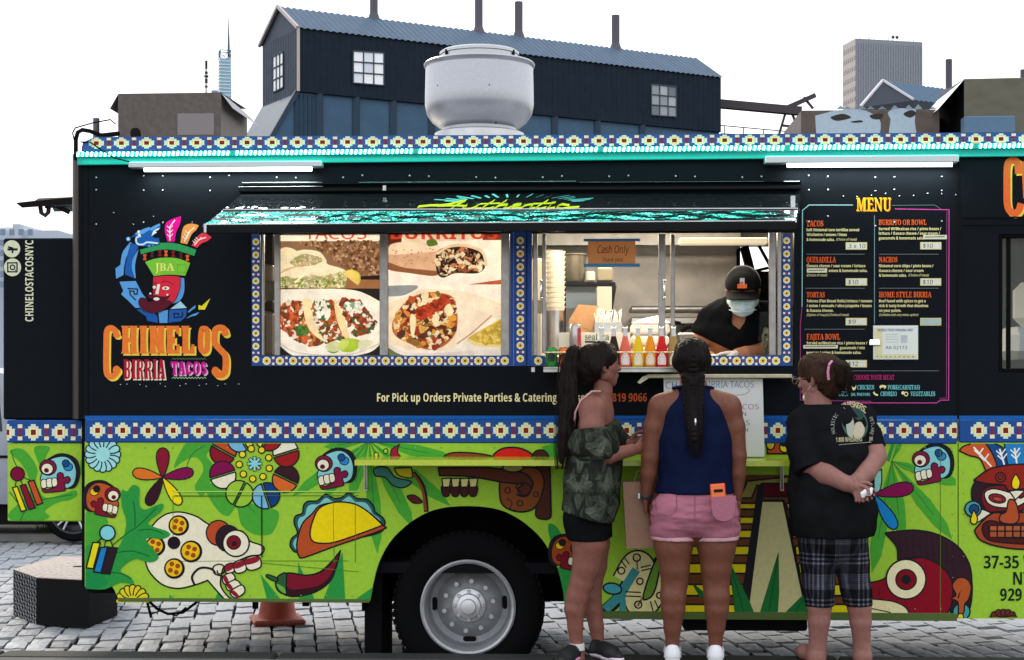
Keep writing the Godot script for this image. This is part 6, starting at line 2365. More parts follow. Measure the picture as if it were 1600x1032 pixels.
func tower() -> void:
	var d := 520.0
	var a := far_at(1337, 60, d)
	var t := thing("grey_tower", "broad grey slab tower with fine window grid beyond the sheds", "tower", a * Vector3(1, 0, 1))
	var b := far_at(1442, 66, d * 1.011)
	var c := far_at(1317, 71, d * 1.021)
	var g := Vector3(1, 0, 1)
	var ytop := a.y
	b.y = ytop
	c.y = ytop
	var e := b + c - a
	var st := sf()
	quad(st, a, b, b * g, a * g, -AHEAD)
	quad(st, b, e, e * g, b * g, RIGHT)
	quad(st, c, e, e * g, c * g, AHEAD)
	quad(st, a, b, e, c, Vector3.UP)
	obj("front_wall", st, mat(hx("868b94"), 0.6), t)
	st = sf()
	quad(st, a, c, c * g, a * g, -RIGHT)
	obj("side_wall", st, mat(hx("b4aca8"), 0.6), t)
	st = sf()
	var n := -(b - a).cross(Vector3.UP).normalized()
	if n.dot(AHEAD) > 0:
		n = -n
	for i in 27:
		var p := a.lerp(b, (i + 0.5) / 27.0) + n * 0.15
		bar(st, p + Vector3(0, -1.2, 0), p * g + Vector3(0, 20, 0), 0.3, 0.12)
	stuff(obj("wall_piers", st, mat(hx("8f939b"), 0.6), t))
	st = sf()
	for j in 26:
		var y := ytop - 2.0 - j * 3.3
		for i in 26:
			var p := a.lerp(b, (i + 1.0) / 27.0)
			var q := a.lerp(b, (i + 0.62) / 27.0)
			quad(st, Vector3(q.x, y, q.z) + n * 0.05, Vector3(p.x, y, p.z) + n * 0.05, Vector3(p.x, y - 1.7, p.z) + n * 0.05, Vector3(q.x, y - 1.7, q.z) + n * 0.05, n)
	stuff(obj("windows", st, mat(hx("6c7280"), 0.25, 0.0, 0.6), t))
	st = sf()
	var n2 := -RIGHT
	for j in 26:
		var y := ytop - 2.0 - j * 3.3
		for i in 6:
			var p := a.lerp(c, (i + 0.2) / 6.0)
			var q := a.lerp(c, (i + 0.75) / 6.0)
			quad(st, Vector3(q.x, y, q.z) + n2 * 0.1, Vector3(p.x, y, p.z) + n2 * 0.1, Vector3(p.x, y - 1.4, p.z) + n2 * 0.1, Vector3(q.x, y - 1.4, q.z) + n2 * 0.1, n2)
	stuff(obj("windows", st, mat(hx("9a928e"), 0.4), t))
	st = sf()
	var rng := RandomNumberGenerator.new()
	rng.seed = 3
	for i in 26:
		var p := a.lerp(b, rng.randf_range(0.08, 0.97)) + AHEAD * 4.0
		bar(st, p, p + Vector3(0, rng.randf_range(0.6, 2.2), 0), 0.12, 0.12)
	for f in [0.6, 0.66]:
		var p := a.lerp(b, f) + AHEAD * 4.0 + Vector3(0, 2, 0)
		ball(st, p, Vector3.ONE * 0.6, 8)
		bar(st, p, p - Vector3(0, 2, 0), 0.15, 0.15)
	obj("roof_antennas", st, mat(hx("4a4a50"), 0.6), t)

func skyscraper() -> void:
	var d := 1500.0
	var base := far_at(351, 600, d) * Vector3(1, 0, 1)
	var t := thing("skyscraper", "tall tapering glass skyscraper with spire far off at upper left", "skyscraper", base)
	var k := d / F
	var y := func(py: float) -> float: return EYE + (HOR - py) * k
	var glassm := mat(hx("86a6b8"), 0.3, 0.1)
	var st := sf()
	var lo := 13.0 * k
	var hi := 11.0 * k
	var c := base
	var y0: float = y.call(230)
	var y1: float = y.call(93)
	for i in 4:
		var q0 := Basis(Vector3.UP, PI / 2 * i + 0.35)
		var q1 := Basis(Vector3.UP, PI / 2 * (i + 1) + 0.35)
		var r := Vector3(0.75, 0, 0.75)
		quad(st, c + q0 * r * lo + Vector3.UP * y0, c + q1 * r * lo + Vector3.UP * y0, c + q1 * r * hi + Vector3.UP * y1, c + q0 * r * hi + Vector3.UP * y1, q0 * Vector3(0, 0, 1) + q1 * Vector3(1, 0, 0))
	bx(st, c + Vector3(-12 * k, 0, -12 * k), c + Vector3(12 * k, y0, 12 * k))
	obj("glass_shaft", st, glassm, t)
	st = sf()
	for j in 13:
		var yy: float = y.call(92 + j * 5.3)
		var r: float = lerpf(hi, lo, j * 5.3 / 137.0) * 1.06
		for i in 4:
			var q0 := Basis(Vector3.UP, PI / 2 * i + 0.35)
			var q1 := Basis(Vector3.UP, PI / 2 * (i + 1) + 0.35)
			bar(st, c + q0 * Vector3(0.75, 0, 0.75) * r + Vector3.UP * yy, c + q1 * Vector3(0.75, 0, 0.75) * r + Vector3.UP * yy, 0.5, 0.55)
	stuff(obj("floor_bands", st, mat(hx("dfe8ee"), 0.4), t))
	st = sf()
	for i in 4:
		var q0 := Basis(Vector3.UP, PI / 2 * i + 0.35)
		var q1 := Basis(Vector3.UP, PI / 2 * (i + 1) + 0.35)
		var r := Vector3(0.75, 0, 0.75) * hi
		bar(st, c + q0 * r + Vector3.UP * y1, c + q0 * r + Vector3.UP * float(y.call(80)), 0.8, 0.8)
		bar(st, c + q0 * r + Vector3.UP * float(y.call(80)), c + q1 * r + Vector3.UP * float(y.call(80)), 0.8, 0.8)
		bar(st, c + q0 * r + Vector3.UP * y1, c + q1 * r + Vector3.UP * float(y.call(80)), 0.6, 0.6)
	obj("crown_frame", st, mat(hx("64808e"), 0.5), t)
	st = sf()
	var ax := far_at(357, 600, d) * Vector3(1, 0, 1)
	tube(st, [ax + Vector3.UP * float(y.call(100)), ax + Vector3.UP * float(y.call(78)), ax + Vector3.UP * float(y.call(26))], [1.3, 1.2, 0.25], 8)
	obj("spire", st, mat(hx("4a5a68"), 0.5), t)
	st = sf()
	bx(st, far_at(330, 141, d - 60) , far_at(376, 148, d + 40) * Vector3(1, 0, 1))
	bx(st, far_at(334, 150, d - 80), far_at(372, 146, d - 20) * Vector3(1, 0, 1))
	obj("podium", st, mat(hx("7f8fa0"), 0.5), t)
	var m := thing("antenna_mast", "thin banded antenna mast left of the glass skyscraper", "mast", far_at(322, 600, 420) * Vector3(1, 0, 1))
	st = sf()
	var b := far_at(322, 600, 420) * Vector3(1, 0, 1)
	var k2 := 420.0 / F
	tube(st, [b, b + Vector3.UP * (EYE + 452 * k2), b + Vector3.UP * (EYE + 492 * k2), b + Vector3.UP * (EYE + 506 * k2)], [0.3, 0.3, 0.3, 0.06], 8)
	obj("mast_pole", st, mat(hx("c8c4bc"), 0.6), m)
	st = sf()
	for q in [[505, 492, 0.34], [488, 484, 0.42], [482, 479, 0.6], [477, 470, 0.4], [466, 463, 0.4]]:
		tube(st, [b + Vector3.UP * (EYE + q[1] * k2), b + Vector3.UP * (EYE + q[0] * k2)], [q[2]], 8)
	obj("mast_band", st, mat(hx("2c2c34"), 0.6), m)

# ---- inside the truck
func kitchen() -> void:
	var truck := get_node("food_truck")
	var st := sf()
	# range hood, counters and wall shelf of stainless steel
	pbox(st, 985, 478, 1240, 486, -1.55, 0.4, 0.01)
	obj("wall_rail", st, M.steel, truck)
	pieces("worktop", [[985, 495, 1210, 508]], -1.5, 0.5, 0.01, M.steel, truck)
	pieces("worktop", [[840, 556, 1225, 570]], -0.08, 0.35, 0.005, M.steel, truck)
	st = sf()
	pbox(st, 820, 320, 1160, 386, -1.5, 0.75, 0.01)
	obj("range_hood", st, M.dull_steel, truck)
	st = sf()
	pbox(st, 880, 441, 962, 446, -1.2, 0.3, 0.003)
	bar(st, P(960, 446, -1.2), P(948, 520, -1.2), 0.02, 0.03)
	bar(st, P(882, 446, -1.3), P(882, 560, -1.3), 0.02, 0.03)
	obj("wall_shelf", st, M.dark, truck)
	st = sf()
	pbox(st, 1152, 380, 1157, 520, -2.1, 0.05)
	bar(st, P(1163, 386, -2.0), P(1185, 470, -2.0), 0.11, 0.05)
	bar(st, P(1186, 384, -2.0), P(1206, 420, -2.0), 0.02, 0.02)
	bar(st, P(1175, 425, -2.0), P(1204, 418, -2.0), 0.012, 0.02)
	pbox(st, 1176, 424, 1230, 520, -2.05, 0.04)
	obj("window_post", st, M.dark, truck)
	st = sf()
	pbox(st, 1062, 371, 1200, 382, -0.9, 0.1, 0.008)
	var lf := obj("ceiling_lamp", st, glow(hx("f4e6c4"), 0.55), truck)
	for x in [-1.5, 0.9]:
		var al := AreaLight3D.new()
		al.name = "kitchen_light"
		al.light_color = Color(1.0, 0.93, 0.82)
		al.area_size = Vector2(1.9, 0.4)
		al.light_energy = 5.0 if x < 0 else 6.0
		al.shadow_enabled = true
		lf.add_child(al)
		al.global_position = Vector3(x, P(900, 300).y, -1.1)
		al.rotation = Vector3(-0.85, PI, 0)
	var fl := AreaLight3D.new()  # added fill light on the server and back wall, no fixture of its own
	fl.name = "kitchen_light"
	fl.light_color = Color(1.0, 0.93, 0.82)
	fl.area_size = Vector2(1.3, 0.1)
	fl.light_energy = 1.5
	fl.shadow_enabled = true
	lf.add_child(fl)
	fl.global_position = Vector3(0.75, P(900, 345).y, -0.12)
	fl.rotation = Vector3(-0.95, 0, 0)
	# stacked cups and containers at the left
	var c: Node3D = thing("cup_stack", "tall stack of clear plastic cups in the left of the serving window", "cups", P(868, 555, -0.5))
	st = sf()
	for i in 12:
		var y0 := P(868, 486 - i * 7.8, -0.5).y
		lathe(st, PackedVector2Array([Vector2(0.05, 0.0), Vector2(0.056, 0.02), Vector2(0.059, 0.021), Vector2(0.059, 0.026), Vector2(0.05, 0.026)]), Vector3(P(868, 500, -0.5).x, y0, -0.5), 20)
	obj("cups", st, mat(hx("e4dccb"), 0.3, 0.0, 0.5), c)
	st = sf()
	lathe(st, PackedVector2Array([Vector2(0.052, P(868, 556, -0.5).y), Vector2(0.052, P(868, 486, -0.5).y)]), Vector3(P(868, 500, -0.5).x, 0, -0.5), 20)
	obj("tube_holder", st, M.steel, c)
	c = thing("paper_towel", "white paper towel roll standing behind the left window post", "paper towel", P(845, 556, -0.3))
	st = sf()
	var q := P(846, 556, -0.3)
	lathe(st, PackedVector2Array([Vector2(0.0, 0), Vector2(0.022, 0), Vector2(0.022, 0.24), Vector2(0.008, 0.24), Vector2(0.008, 0.2)]), q, 20)
	obj("roll", st, mat(hx("efe8da"), 0.8), c)
	st = sf()
	lathe(st, PackedVector2Array([Vector2(0.05, 0), Vector2(0.05, 0.24), Vector2(0.0, 0.25)]), P(841, 470, -0.6), 20)
	tag(obj("storage_tub", st, mat(hx("ddd2bd"), 0.5)), "cream plastic tub above the paper towel roll", "tub")
	c = thing("cooking_pot", "dented steel pot on the dark wall shelf", "pot", P(897, 441, -1.3))
	st = sf()
	var ps := P(897, 341, -1.3).y - P(897, 441, -1.3).y
	lathe(st, PackedVector2Array([Vector2(0, 0), Vector2(0.15, 0), Vector2(0.17, 0.05), Vector2(0.19, 0.41), Vector2(0.21, 0.42), Vector2(0.21, 0.44), Vector2(0.18, 0.43), Vector2(0.17, 0.1)]) * Transform2D(0, Vector2(ps, ps), 0, Vector2.ZERO), P(897, 441, -1.3), 28)
	obj("pot_body", st, textured(mat(hx("8a8474"), 0.4, 0.7), blotch, 4.0), c)
	st = sf()
	pbox(st, 933, 418, 958, 440, -1.25, 0.2, 0.01)
	tag(obj("spice_tin", st, mat(hx("8d8672"), 0.5, 0.3)), "dull square tin beside the steel pot on the shelf", "tin")
	st = sf()
	pbox(st, 916, 424, 930, 440, -1.25, 0.1, 0.01)
	tag(obj("napkin_pack", st, mat(hx("cfc8bc"), 0.8)), "small white pack between the pot and the square tin", "napkins")
	# papers
	for p in [[884, 447, 931, 482, -1.35, "9fb0c4", "faded blue printed sheet hanging under the shelf"], [933, 448, 956, 486, -1.1, "e6dfd2", "plain white sheet hanging at the shelf's right end"], [852, 390, 880, 425, -1.4, "e8e2d6", "pale sheet on the wall behind the cup stack"]]:
		st = sf()
		pbox(st, p[0], p[1], p[2], p[3], p[4], 0.003)
		tag(obj("paper_sheet", st, mat(hx(p[5]), 0.8)), p[6], "paper")
	# bag, foil tray with straws, take-out boxes, carton
	c = thing("kraft_bag", "small brown kraft paper bag leaning behind the sliding pane", "paper bag", P(910, 522, -0.4))
	st = sf()
	var zb := -0.4
	var fr := [P(889, 500, zb), P(926, 522, zb), P(931, 478, zb), P(904, 476, zb)]
	quad(st, fr[0], fr[1], fr[2], fr[3], Vector3.BACK)
	quad(st, P(889, 500, zb), P(889, 522, zb), fr[1], P(910, 510, zb), Vector3.BACK)
	quad(st, fr[0], fr[3], fr[3] + Vector3(0, 0, -0.1), fr[0] + Vector3(0, 0, -0.1), Vector3.UP)
	quad(st, fr[3], fr[2], fr[2] + Vector3(0.02, 0, -0.1), fr[3] + Vector3(0, 0, -0.1), Vector3.UP)
	quad(st, fr[1], fr[2], fr[2] + Vector3(0.02, 0, -0.1), fr[1] + Vector3(0, 0, -0.1), Vector3.RIGHT)
	quad(st, fr[0] + Vector3(0, 0, -0.1), fr[1] + Vector3(0, 0, -0.1), fr[2] + Vector3(0.02, 0, -0.1), fr[3] + Vector3(0, 0, -0.1), Vector3.FORWARD)
	obj("bag", st, bumped(mat(hx("b98a5c"), 0.8), wave_n, 0.5, 4.0), c)
	c = thing("straw_tray", "foil tray of white wrapped straws behind the pane", "straws", P(950, 521, -0.35))
	st = sf()
	pbox(st, 928, 504, 972, 521, -0.35, 0.14, 0.004)
	obj("tray", st, M.steel, c)
	st = sf()
	var rng := RandomNumberGenerator.new()
	rng.seed = 6
	for i in 34:
		var a := P(930 + rng.randf() * 40, 508, -0.36 - rng.randf() * 0.1)
		tube(st, [a, a + Vector3(rng.randf_range(-0.012, 0.025), rng.randf_range(0.05, 0.1), 0)], [0.0035], 5)
	stuff(obj("straws", st, mat(hx("efeae0"), 0.6), c))
	c = thing("foam_boxes", "white take-out boxes piled by the pane's right edge", "take-out box", P(1016, 556, -0.3))
	for b in [[986, 524, 1046, 540], [988, 541, 1044, 556], [986, 505, 1047, 523]]:
		st = sf()
		pbox(st, b[0], b[1], b[2], b[3], -0.3, 0.2, 0.015)
		obj("take_out_box", st, mat(hx("ece4d8"), 0.7), c)
	st = sf()
	var pk := [P(986, 505, -0.3), P(1047, 505, -0.3), P(1030, 493, -0.38), P(1006, 498, -0.38)]
	quad(st, pk[0], pk[1], pk[2], pk[3], Vector3.UP)
	obj("lid", st, mat(hx("f0e9de"), 0.7), c)
	c = thing("carton", "white carton with green lettering lying on the counter", "carton", P(930, 557, -0.2))
	st = sf()
	pbox(st, 873, 520, 985, 557, -0.2, 0.1, 0.002)
	obj("carton_box", st, mat(hx("e9e4d6"), 0.7), c)
	var k := Ink.new(-0.1992)
	letters(k, "seal", 914, 522, 934, 532, hx("2a6a34"), "Droid Serif")
	letters(k, "za", 940, 522, 952, 532, hx("2a6a34"), "Droid Serif")
	k.fill(rect(914, 533, 931, 536), hx("1c1c1c"))
	obj("carton_print", k.st, M.paper, c)
	# pans on the far counter
	st = sf()
	pbox(st, 1060, 520, 1100, 540, -0.9, 0.3, 0.01)
	tag(obj("steel_pan", st, M.steel), "steel food pan on the counter left of the server", "pan")
	st = sf()
	tube(st, [P(1054, 503, -0.8), P(1064, 505, -0.8)], [0.008], 8)
	tube(st, [P(1065, 518, -0.8), P(1072, 512, -0.8), P(1080, 510, -0.8)], [0.014], 8)
	tag(obj("tongs", st, M.dark), "dark handled tongs lying by the steel pan", "tongs")
	posters()

func posters() -> void:
	# two photo sheets in the left window
	var zp := -0.03
	var rng := RandomNumberGenerator.new()
	rng.seed = 17
	for side in 2:
		var x0 := 437.0 if side == 0 else 606.0
		var x1 := 593.0 if side == 0 else 783.0
		var t := thing("food_poster", ["tacos photo sheet in the left window pane", "burritos photo sheet in the pane beside the blue post"][side], "poster", P((x0 + x1) / 2, 556, zp))
		# the sheets' own pictures, in points of 1/3.5556 photograph point from (380, 340)
		var ox := (x0 - 380.0) * 3.5556
		var oy := (362.0 - 340.0) * 3.5556
		var k := Sheet.new(int((x1 - x0) * 3.5556), int(194.0 * 3.5556))
		k.xf = Transform2D(Vector2(1, 0), Vector2(0, 1), Vector2(-ox, -oy))
		if side == 0:
			k.fill(rect(190, 60, 765, 780), hx("fbf7f0"))
			k.fill(rect(190, 132, 765, 395), hx("8a6a52"))
			crumbs(k, rng, sp("300 135! 765 132! 765 340! 620 330 560 280 470 200"), 420, 5, 13, ["a98468", "7a5238", "c4a488", "94705a", "5e3c28"])
			k.fill(sp("640 330 765 320! 765 350! 660 355"), hx("2a1c16"))
			k.fill(rect(190, 345, 765, 395), hx("9a6a48"))
			k.fill(sp("195 180! 240 165 300 190 330 260 250 330 195 320!"), hx("efe6c8"))
			k.fill(sp("195 370! 205 300 260 210 330 180 420 190 460 235 470 260 560 290 575 330 560 385! 195 392!"), hx("f3ead2"))
			crumbs(k, rng, sp("200 385! 215 330 300 340 380 320 450 330 560 300 570 350 560 390! 300 392!"), 300, 4, 10, ["8ca03c", "e8e4c0", "b8b070", "d8caa0", "6c8430", "f4f0dc"])
			crumbs(k, rng, sp("260 250 330 205 400 215 440 240 380 265 300 270"), 90, 4, 9, ["a8a860", "e8e4c8", "c0aa80"])
			k.stroke(sp("205 310 240 290 330 260 400 240", false), 10, hx("d8b88c"))
			k.stroke(sp("290 360 340 320 420 290 520 280", false), 12, hx("f6efdc"))
			k.fill(sp("560 310 600 290 640 310 648 350 635 375! 600 350"), hx("e6cf74"))
			k.stroke(sp("600 290 640 310 648 350 635 375", false), 7, hx("c8b850"))
			# lower plate
			k.fill(rect(190, 395, 765, 780), hx("241f1e"))
			k.fill(sp("190 400! 480 396 640 410 765 470! 765 700! 700 750 560 775 400 778 280 770 190 700!"), hx("f6f3ee"))
			k.stroke(sp("195 690 280 745 420 765 600 760 760 700", false), 8, hx("d8d4d0"))
			crumbs(k, rng, sp("205 500 260 470 330 470 350 560 420 640 450 690 400 715 330 700 240 640 205 580"), 260, 6, 17, ["c4552e", "a8401f", "e0784a", "7c3a24", "f0e4d4", "d8693c", "3f5a24"])
			k.fill(sp("330 470 350 450 385 470 392 560 460 690 380 640 345 570"), hx("f4dfb4"))
			crumbs(k, rng, sp("385 480 450 470 510 480 540 580 575 660 520 680 460 690 400 580"), 220, 6, 16, ["6a3c22", "a84c28", "f4f2ea", "54702c", "c4652e", "e8e4da", "8c4424"])
			k.fill(sp("505 470 520 465 560 560 590 668 560 665 520 570"), hx("f2d9a8"))
			crumbs(k, rng, sp("530 470 590 450 650 470 700 530 735 590 700 640 610 655 570 560"), 260, 6, 16, ["8a3c20", "c0562c", "f6f4ee", "3f6430", "5c2c18", "dcdcd6", "a8482a"])
			crumbs(k, rng, sp("400 470 450 460 480 490 470 560 410 550"), 60, 6, 14, ["f6f4ee", "ffffff", "3f6a34"])
			crumbs(k, rng, sp("570 480 640 470 660 500 620 520 580 510"), 40, 6, 14, ["f6f4ee", "ffffff", "86b0a0"])
			crumbs(k, rng, sp("290 620 340 600 360 640 310 660"), 30, 6, 12, ["3f6a2c", "5c8a3c"])
			k.fill(sp("455 720 490 690 530 695 530 745 490 752"), hx("cfd8a8"))
			k.fill(sp("462 740 500 748 528 742 500 755"), hx("5c8a2c"))
			k.fill(sp("530 700 570 672 640 680 650 710 610 745 545 742"), hx("a8c83c"))
			k.fill(sp("530 700 570 676 585 700 550 740"), hx("c8dc70"))
			k.fill(sp("640 690 700 680 725 690 700 715 650 735"), hx("dfe4c4"))
			letters(k, "TACOS", 340, 62, 683, 120, hx("dc5a44"), "Droid Sans", false)
			k.fill(rect(190, 55, 765, 86), hx("fbf7f0") if false else hx("fbf7f0"))
			letters(k, "TACOS", 340, 50, 683, 121, hx("dc5a44"), "Droid Sans", false)
		else:
			k.fill(rect(800, 60, 1440, 780), hx("f8f1ea"))
			k.fill(rect(800, 60, 880, 180), hx("5c2a1e"))
			k.fill(rect(1330, 60, 1440, 125), hx("7a3a28"))
			k.fill(sp("880 60! 1330 60! 1300 120 1100 130 900 130"), hx("e6d4c4"))
			k.fill(sp("804 170 850 140 960 135 1060 150 1100 180 1110 290 1060 325 940 310 804 285"), hx("d8b094"))
			k.fill(sp("804 250 900 280 1080 300 1060 325 940 312 804 288"), hx("8a5a40"))
			k.fill(sp("804 172 850 142 960 136 1060 152 1095 180 960 200 804 205"), hx("f0dcc8"))
			for i in 40:
				k.fill(ell(rng.randf_range(830, 1060), rng.randf_range(170, 270), rng.randf_range(3, 9), rng.randf_range(2, 5), 0.3, 8), hx("b88a68"))
			k.fill(sp("1075 200 1130 165 1250 165 1330 200 1345 270 1300 310 1180 310 1110 335 1075 300"), hx("33201a"))
			k.stroke(sp("1080 200 1150 160 1250 160 1330 195 1348 265", false), 16, hx("e8ccb0"))
			crumbs(k, rng, sp("1085 210 1150 180 1250 185 1320 220 1330 280 1270 300 1180 300 1110 325 1085 290"), 190, 7, 17, ["22140f", "e8d8b8", "5c3824", "c88058", "efe4cc", "3c241a", "8a5030"])
			k.fill(sp("1020 130 1060 120 1080 150 1030 160"), hx("5c7a34"))
			k.fill(sp("800 290! 1000 335 1200 345 1440 330! 1440 372! 800 372!"), hx("f6eeec"))
			k.fill(sp("1250 372! 1440 345! 1440 372!"), hx("b05a40"))
			k.fill(rect(800, 372, 1440, 780), hx("f4efea"))
			k.fill(sp("800 380! 970 380 900 430 800 440!"), hx("8c94a0"))
			k.fill(sp("800 480! 900 440 1000 400 1160 405 1260 420 1440 480! 1440 560! 1380 560 1250 660 1150 730 1030 738 900 730 800 690!"), hx("f5e2cc"))
			k.fill(sp("830 580 900 470 1000 420 1100 420 1170 450 1190 540 1180 640 1120 710 1030 735 900 690 840 650"), hx("a8643c"))
			crumbs(k, rng, sp("840 580 900 480 1000 430 1100 425 1165 460 1185 560 1170 640 1110 700 1030 725 920 680 850 640"), 330, 8, 24, ["9c3a22", "c4502c", "6a2418", "e8b45c", "f0dca8", "d8863c", "8a6a30", "efe4cc", "54342a", "e0a040"])
			for p in ["1040 540 1060 520 1090 550 1075 600 1055 590", "1120 500 1150 480 1160 540 1130 545", "930 540 960 560 950 650 930 640", "1000 430 1030 420 1020 480 990 490"]:
				k.fill(sp(p), hx("f2e2bc"))
			crumbs(k, rng, sp("960 510 1050 470 1130 430 1130 470 1060 530 980 570"), 90, 8, 18, ["b43c20", "c8502a", "8c2c18"])
			k.fill(sp("1185 440 1300 440 1440 500! 1440 545! 1370 560 1260 650 1180 700 1195 560"), hx("f7e8d8"))
			k.stroke(sp("1190 700 1260 650 1330 590 1380 545", false), 7, hx("c09070"))
			k.fill(sp("1250 670 1330 620 1440 560! 1440 720! 1350 715 1270 695"), hx("d8b848"))
			k.fill(sp("1250 672 1290 690 1360 705 1440 706! 1440 720! 1340 720 1270 705"), hx("efe0a0"))
			crumbs(k, rng, sp("1290 660 1360 620 1430 590 1430 690 1340 695"), 60, 6, 16, ["e6cc60", "c8a838", "f0dc88"])
			k.fill(sp("800 700! 900 745 1030 755 1200 745 1440 730! 1440 780! 800 780!"), hx("e8e2de"))
			k.fill(sp("800 720! 900 768 1100 770 1440 768! 1440 780! 800 780!"), hx("6a7850"))
			letters(k, "BURRITOS", 820, 50, 1412, 121, hx("d4432e"), "Droid Sans", true)
		var rn2 := RandomNumberGenerator.new()
		rn2.seed = 40 + side
		var soft_n := FastNoiseLite.new()
		soft_n.seed = 9
		soft_n.frequency = 0.02
		# soften the print and give it the grain of a photograph
		k.im.resize(k.im.get_width() / 2, k.im.get_height() / 2, Image.INTERPOLATE_LANCZOS)
		for y in k.im.get_height():
			for x in k.im.get_width():
				k.im.set_pixel(x, y, k.im.get_pixel(x, y) * rn2.randf_range(0.9, 1.04) * (0.97 + 0.09 * soft_n.get_noise_2d(x, y)))
		var m := mat(Color.WHITE, 0.6)
		m.albedo_texture = ImageTexture.create_from_image(k.im)
		m.backlight_enabled = true
		m.backlight = Color(1.0, 1.0, 1.0)
		var st := sf()
		for q in [[x0, 362, 0, 0], [x1, 362, 1, 0], [x1, 556, 1, 1], [x0, 362, 0, 0], [x1, 556, 1, 1], [x0, 556, 0, 1]]:
			st.set_normal(Vector3.BACK)
			st.set_uv(Vector2(q[2], q[3]))
			st.add_vertex(P(q[0], q[1], zp))
		obj("photo_sheet", st, m, t)

# flat flecks of many tones inside an outline
func crumbs(k, rng: RandomNumberGenerator, area: PackedVector2Array, n: int, r0: float, r1: float, cols: Array) -> void:
	var lo := area[0]
	var hi := area[0]
	for p in area:
		lo = lo.min(p)
		hi = hi.max(p)
	var base: int = k.lay
	k.fill(area, (hx(cols[0]) + hx(cols[1])) * 0.36)
	for i in int(n * 1.5):
		var p := Vector2(rng.randf_range(lo.x, hi.x), rng.randf_range(lo.y, hi.y))
		var r := rng.randf_range(r0, r1) * 1.25
		var c: String = cols[rng.randi() % cols.size()]
		var e := rng.randf_range(0.4, 1.0)
		var rot := rng.randf() * PI
		var kk := 5 + rng.randi() % 3
		if not Geometry2D.is_point_in_polygon(p, area):
			continue
		var q := PackedVector2Array()
		for j in kk:
			q.append(p + (Vector2.from_angle(TAU * j / kk) * Vector2(1, e) * r * rng.randf_range(0.7, 1.15)).rotated(rot))
		k.lay = base + 2 + i % 12
		var col := hx(c)
		k.fill(q, col.lerp(col * 0.7, rng.randf() * 0.6))
	k.lay = base + 15

# ---- goods on and about the counter
func bottle(px: float, col: String, cap: bool, label: String, what: String) -> void:
	var z := 0.075
	var c := P(px, 574, z)
	c.y = P(900, 574, 0.0).y
	var t := thing("soda_bottle", what, "bottle", c, "soda bottles on the ledge")
	var st := sf()
	var prof := PackedVector2Array([Vector2(0, 0.002), Vector2(0.029, 0), Vector2(0.0335, 0.005), Vector2(0.0345, 0.04), Vector2(0.0335, 0.078), Vector2(0.03, 0.1), Vector2(0.021, 0.135), Vector2(0.0148, 0.16), Vector2(0.0135, 0.168)])
	lathe(st, prof, c, 24)
	var m := mat(hx(col), 0.12, 0.0, 0.12)
	m.backlight_enabled = true
	m.backlight = Color(0.5, 0.5, 0.5)
	obj("drink", st, m, t)
	st = sf()
	lathe(st, PackedVector2Array([Vector2(0.0134, 0.1685), Vector2(0.0118, 0.19), Vector2(0.012, 0.205), Vector2(0.0135, 0.206), Vector2(0.0135, 0.212), Vector2(0.011, 0.214)]), c, 18)
	obj("bottle_neck", st, mat(hx("c8ccc8"), 0.08, 0.0, 0.7), t)
	if cap:
		st = sf()
		lathe(st, PackedVector2Array([Vector2(0.0145, 0.212), Vector2(0.0145, 0.218), Vector2(0.012, 0.221), Vector2(0, 0.2215)]), c, 16)
		obj("crown_cap", st, M.chrome, t)
	# label, bent round the glass
	st = sf()
	var put := func(u: float, v: float, lift: float) -> Vector3:
		var r := 0.0352 + lift if v < 0.07 else 0.0352 + lift - (v - 0.07) * 0.16
		return c + Vector3(sin(u) * r, v, cos(u) * r)
	var rows := [[0.012, 0.62], [0.03, 0.72], [0.052, 0.66], [0.066, 0.4], [0.078, 0.18]]
	for i in rows.size() - 1:
		for j in 6:
			var a0: float = lerpf(-1, 1, j / 6.0)
			var a1: float = lerpf(-1, 1, (j + 1) / 6.0)
			quad(st, put.call(a0 * rows[i][1], rows[i][0], 0.0), put.call(a1 * rows[i][1], rows[i][0], 0.0), put.call(a1 * rows[i + 1][1], rows[i + 1][0], 0.0), put.call(a0 * rows[i + 1][1], rows[i + 1][0], 0.0), Vector3.BACK)
	var lb := obj("label", st, mat(hx(label), 0.6), t)
	st = sf()
	tri(st, put.call(-0.36, 0.05, 0.0006), put.call(0.36, 0.05, 0.0006), put.call(0.0, 0.072, 0.0006), Vector3.BACK)
	quad(st, put.call(-0.5, 0.034, 0.0006), put.call(0.5, 0.034, 0.0006), put.call(0.5, 0.041, 0.0006), put.call(-0.5, 0.041, 0.0006), Vector3.BACK)
	quad(st, put.call(-0.4, 0.02, 0.0006), put.call(0.4, 0.02, 0.0006), put.call(0.4, 0.024, 0.0006), put.call(-0.4, 0.024, 0.0006), Vector3.BACK)
	obj("label_print", st, mat(hx("1c1c1c"), 0.6), lb)

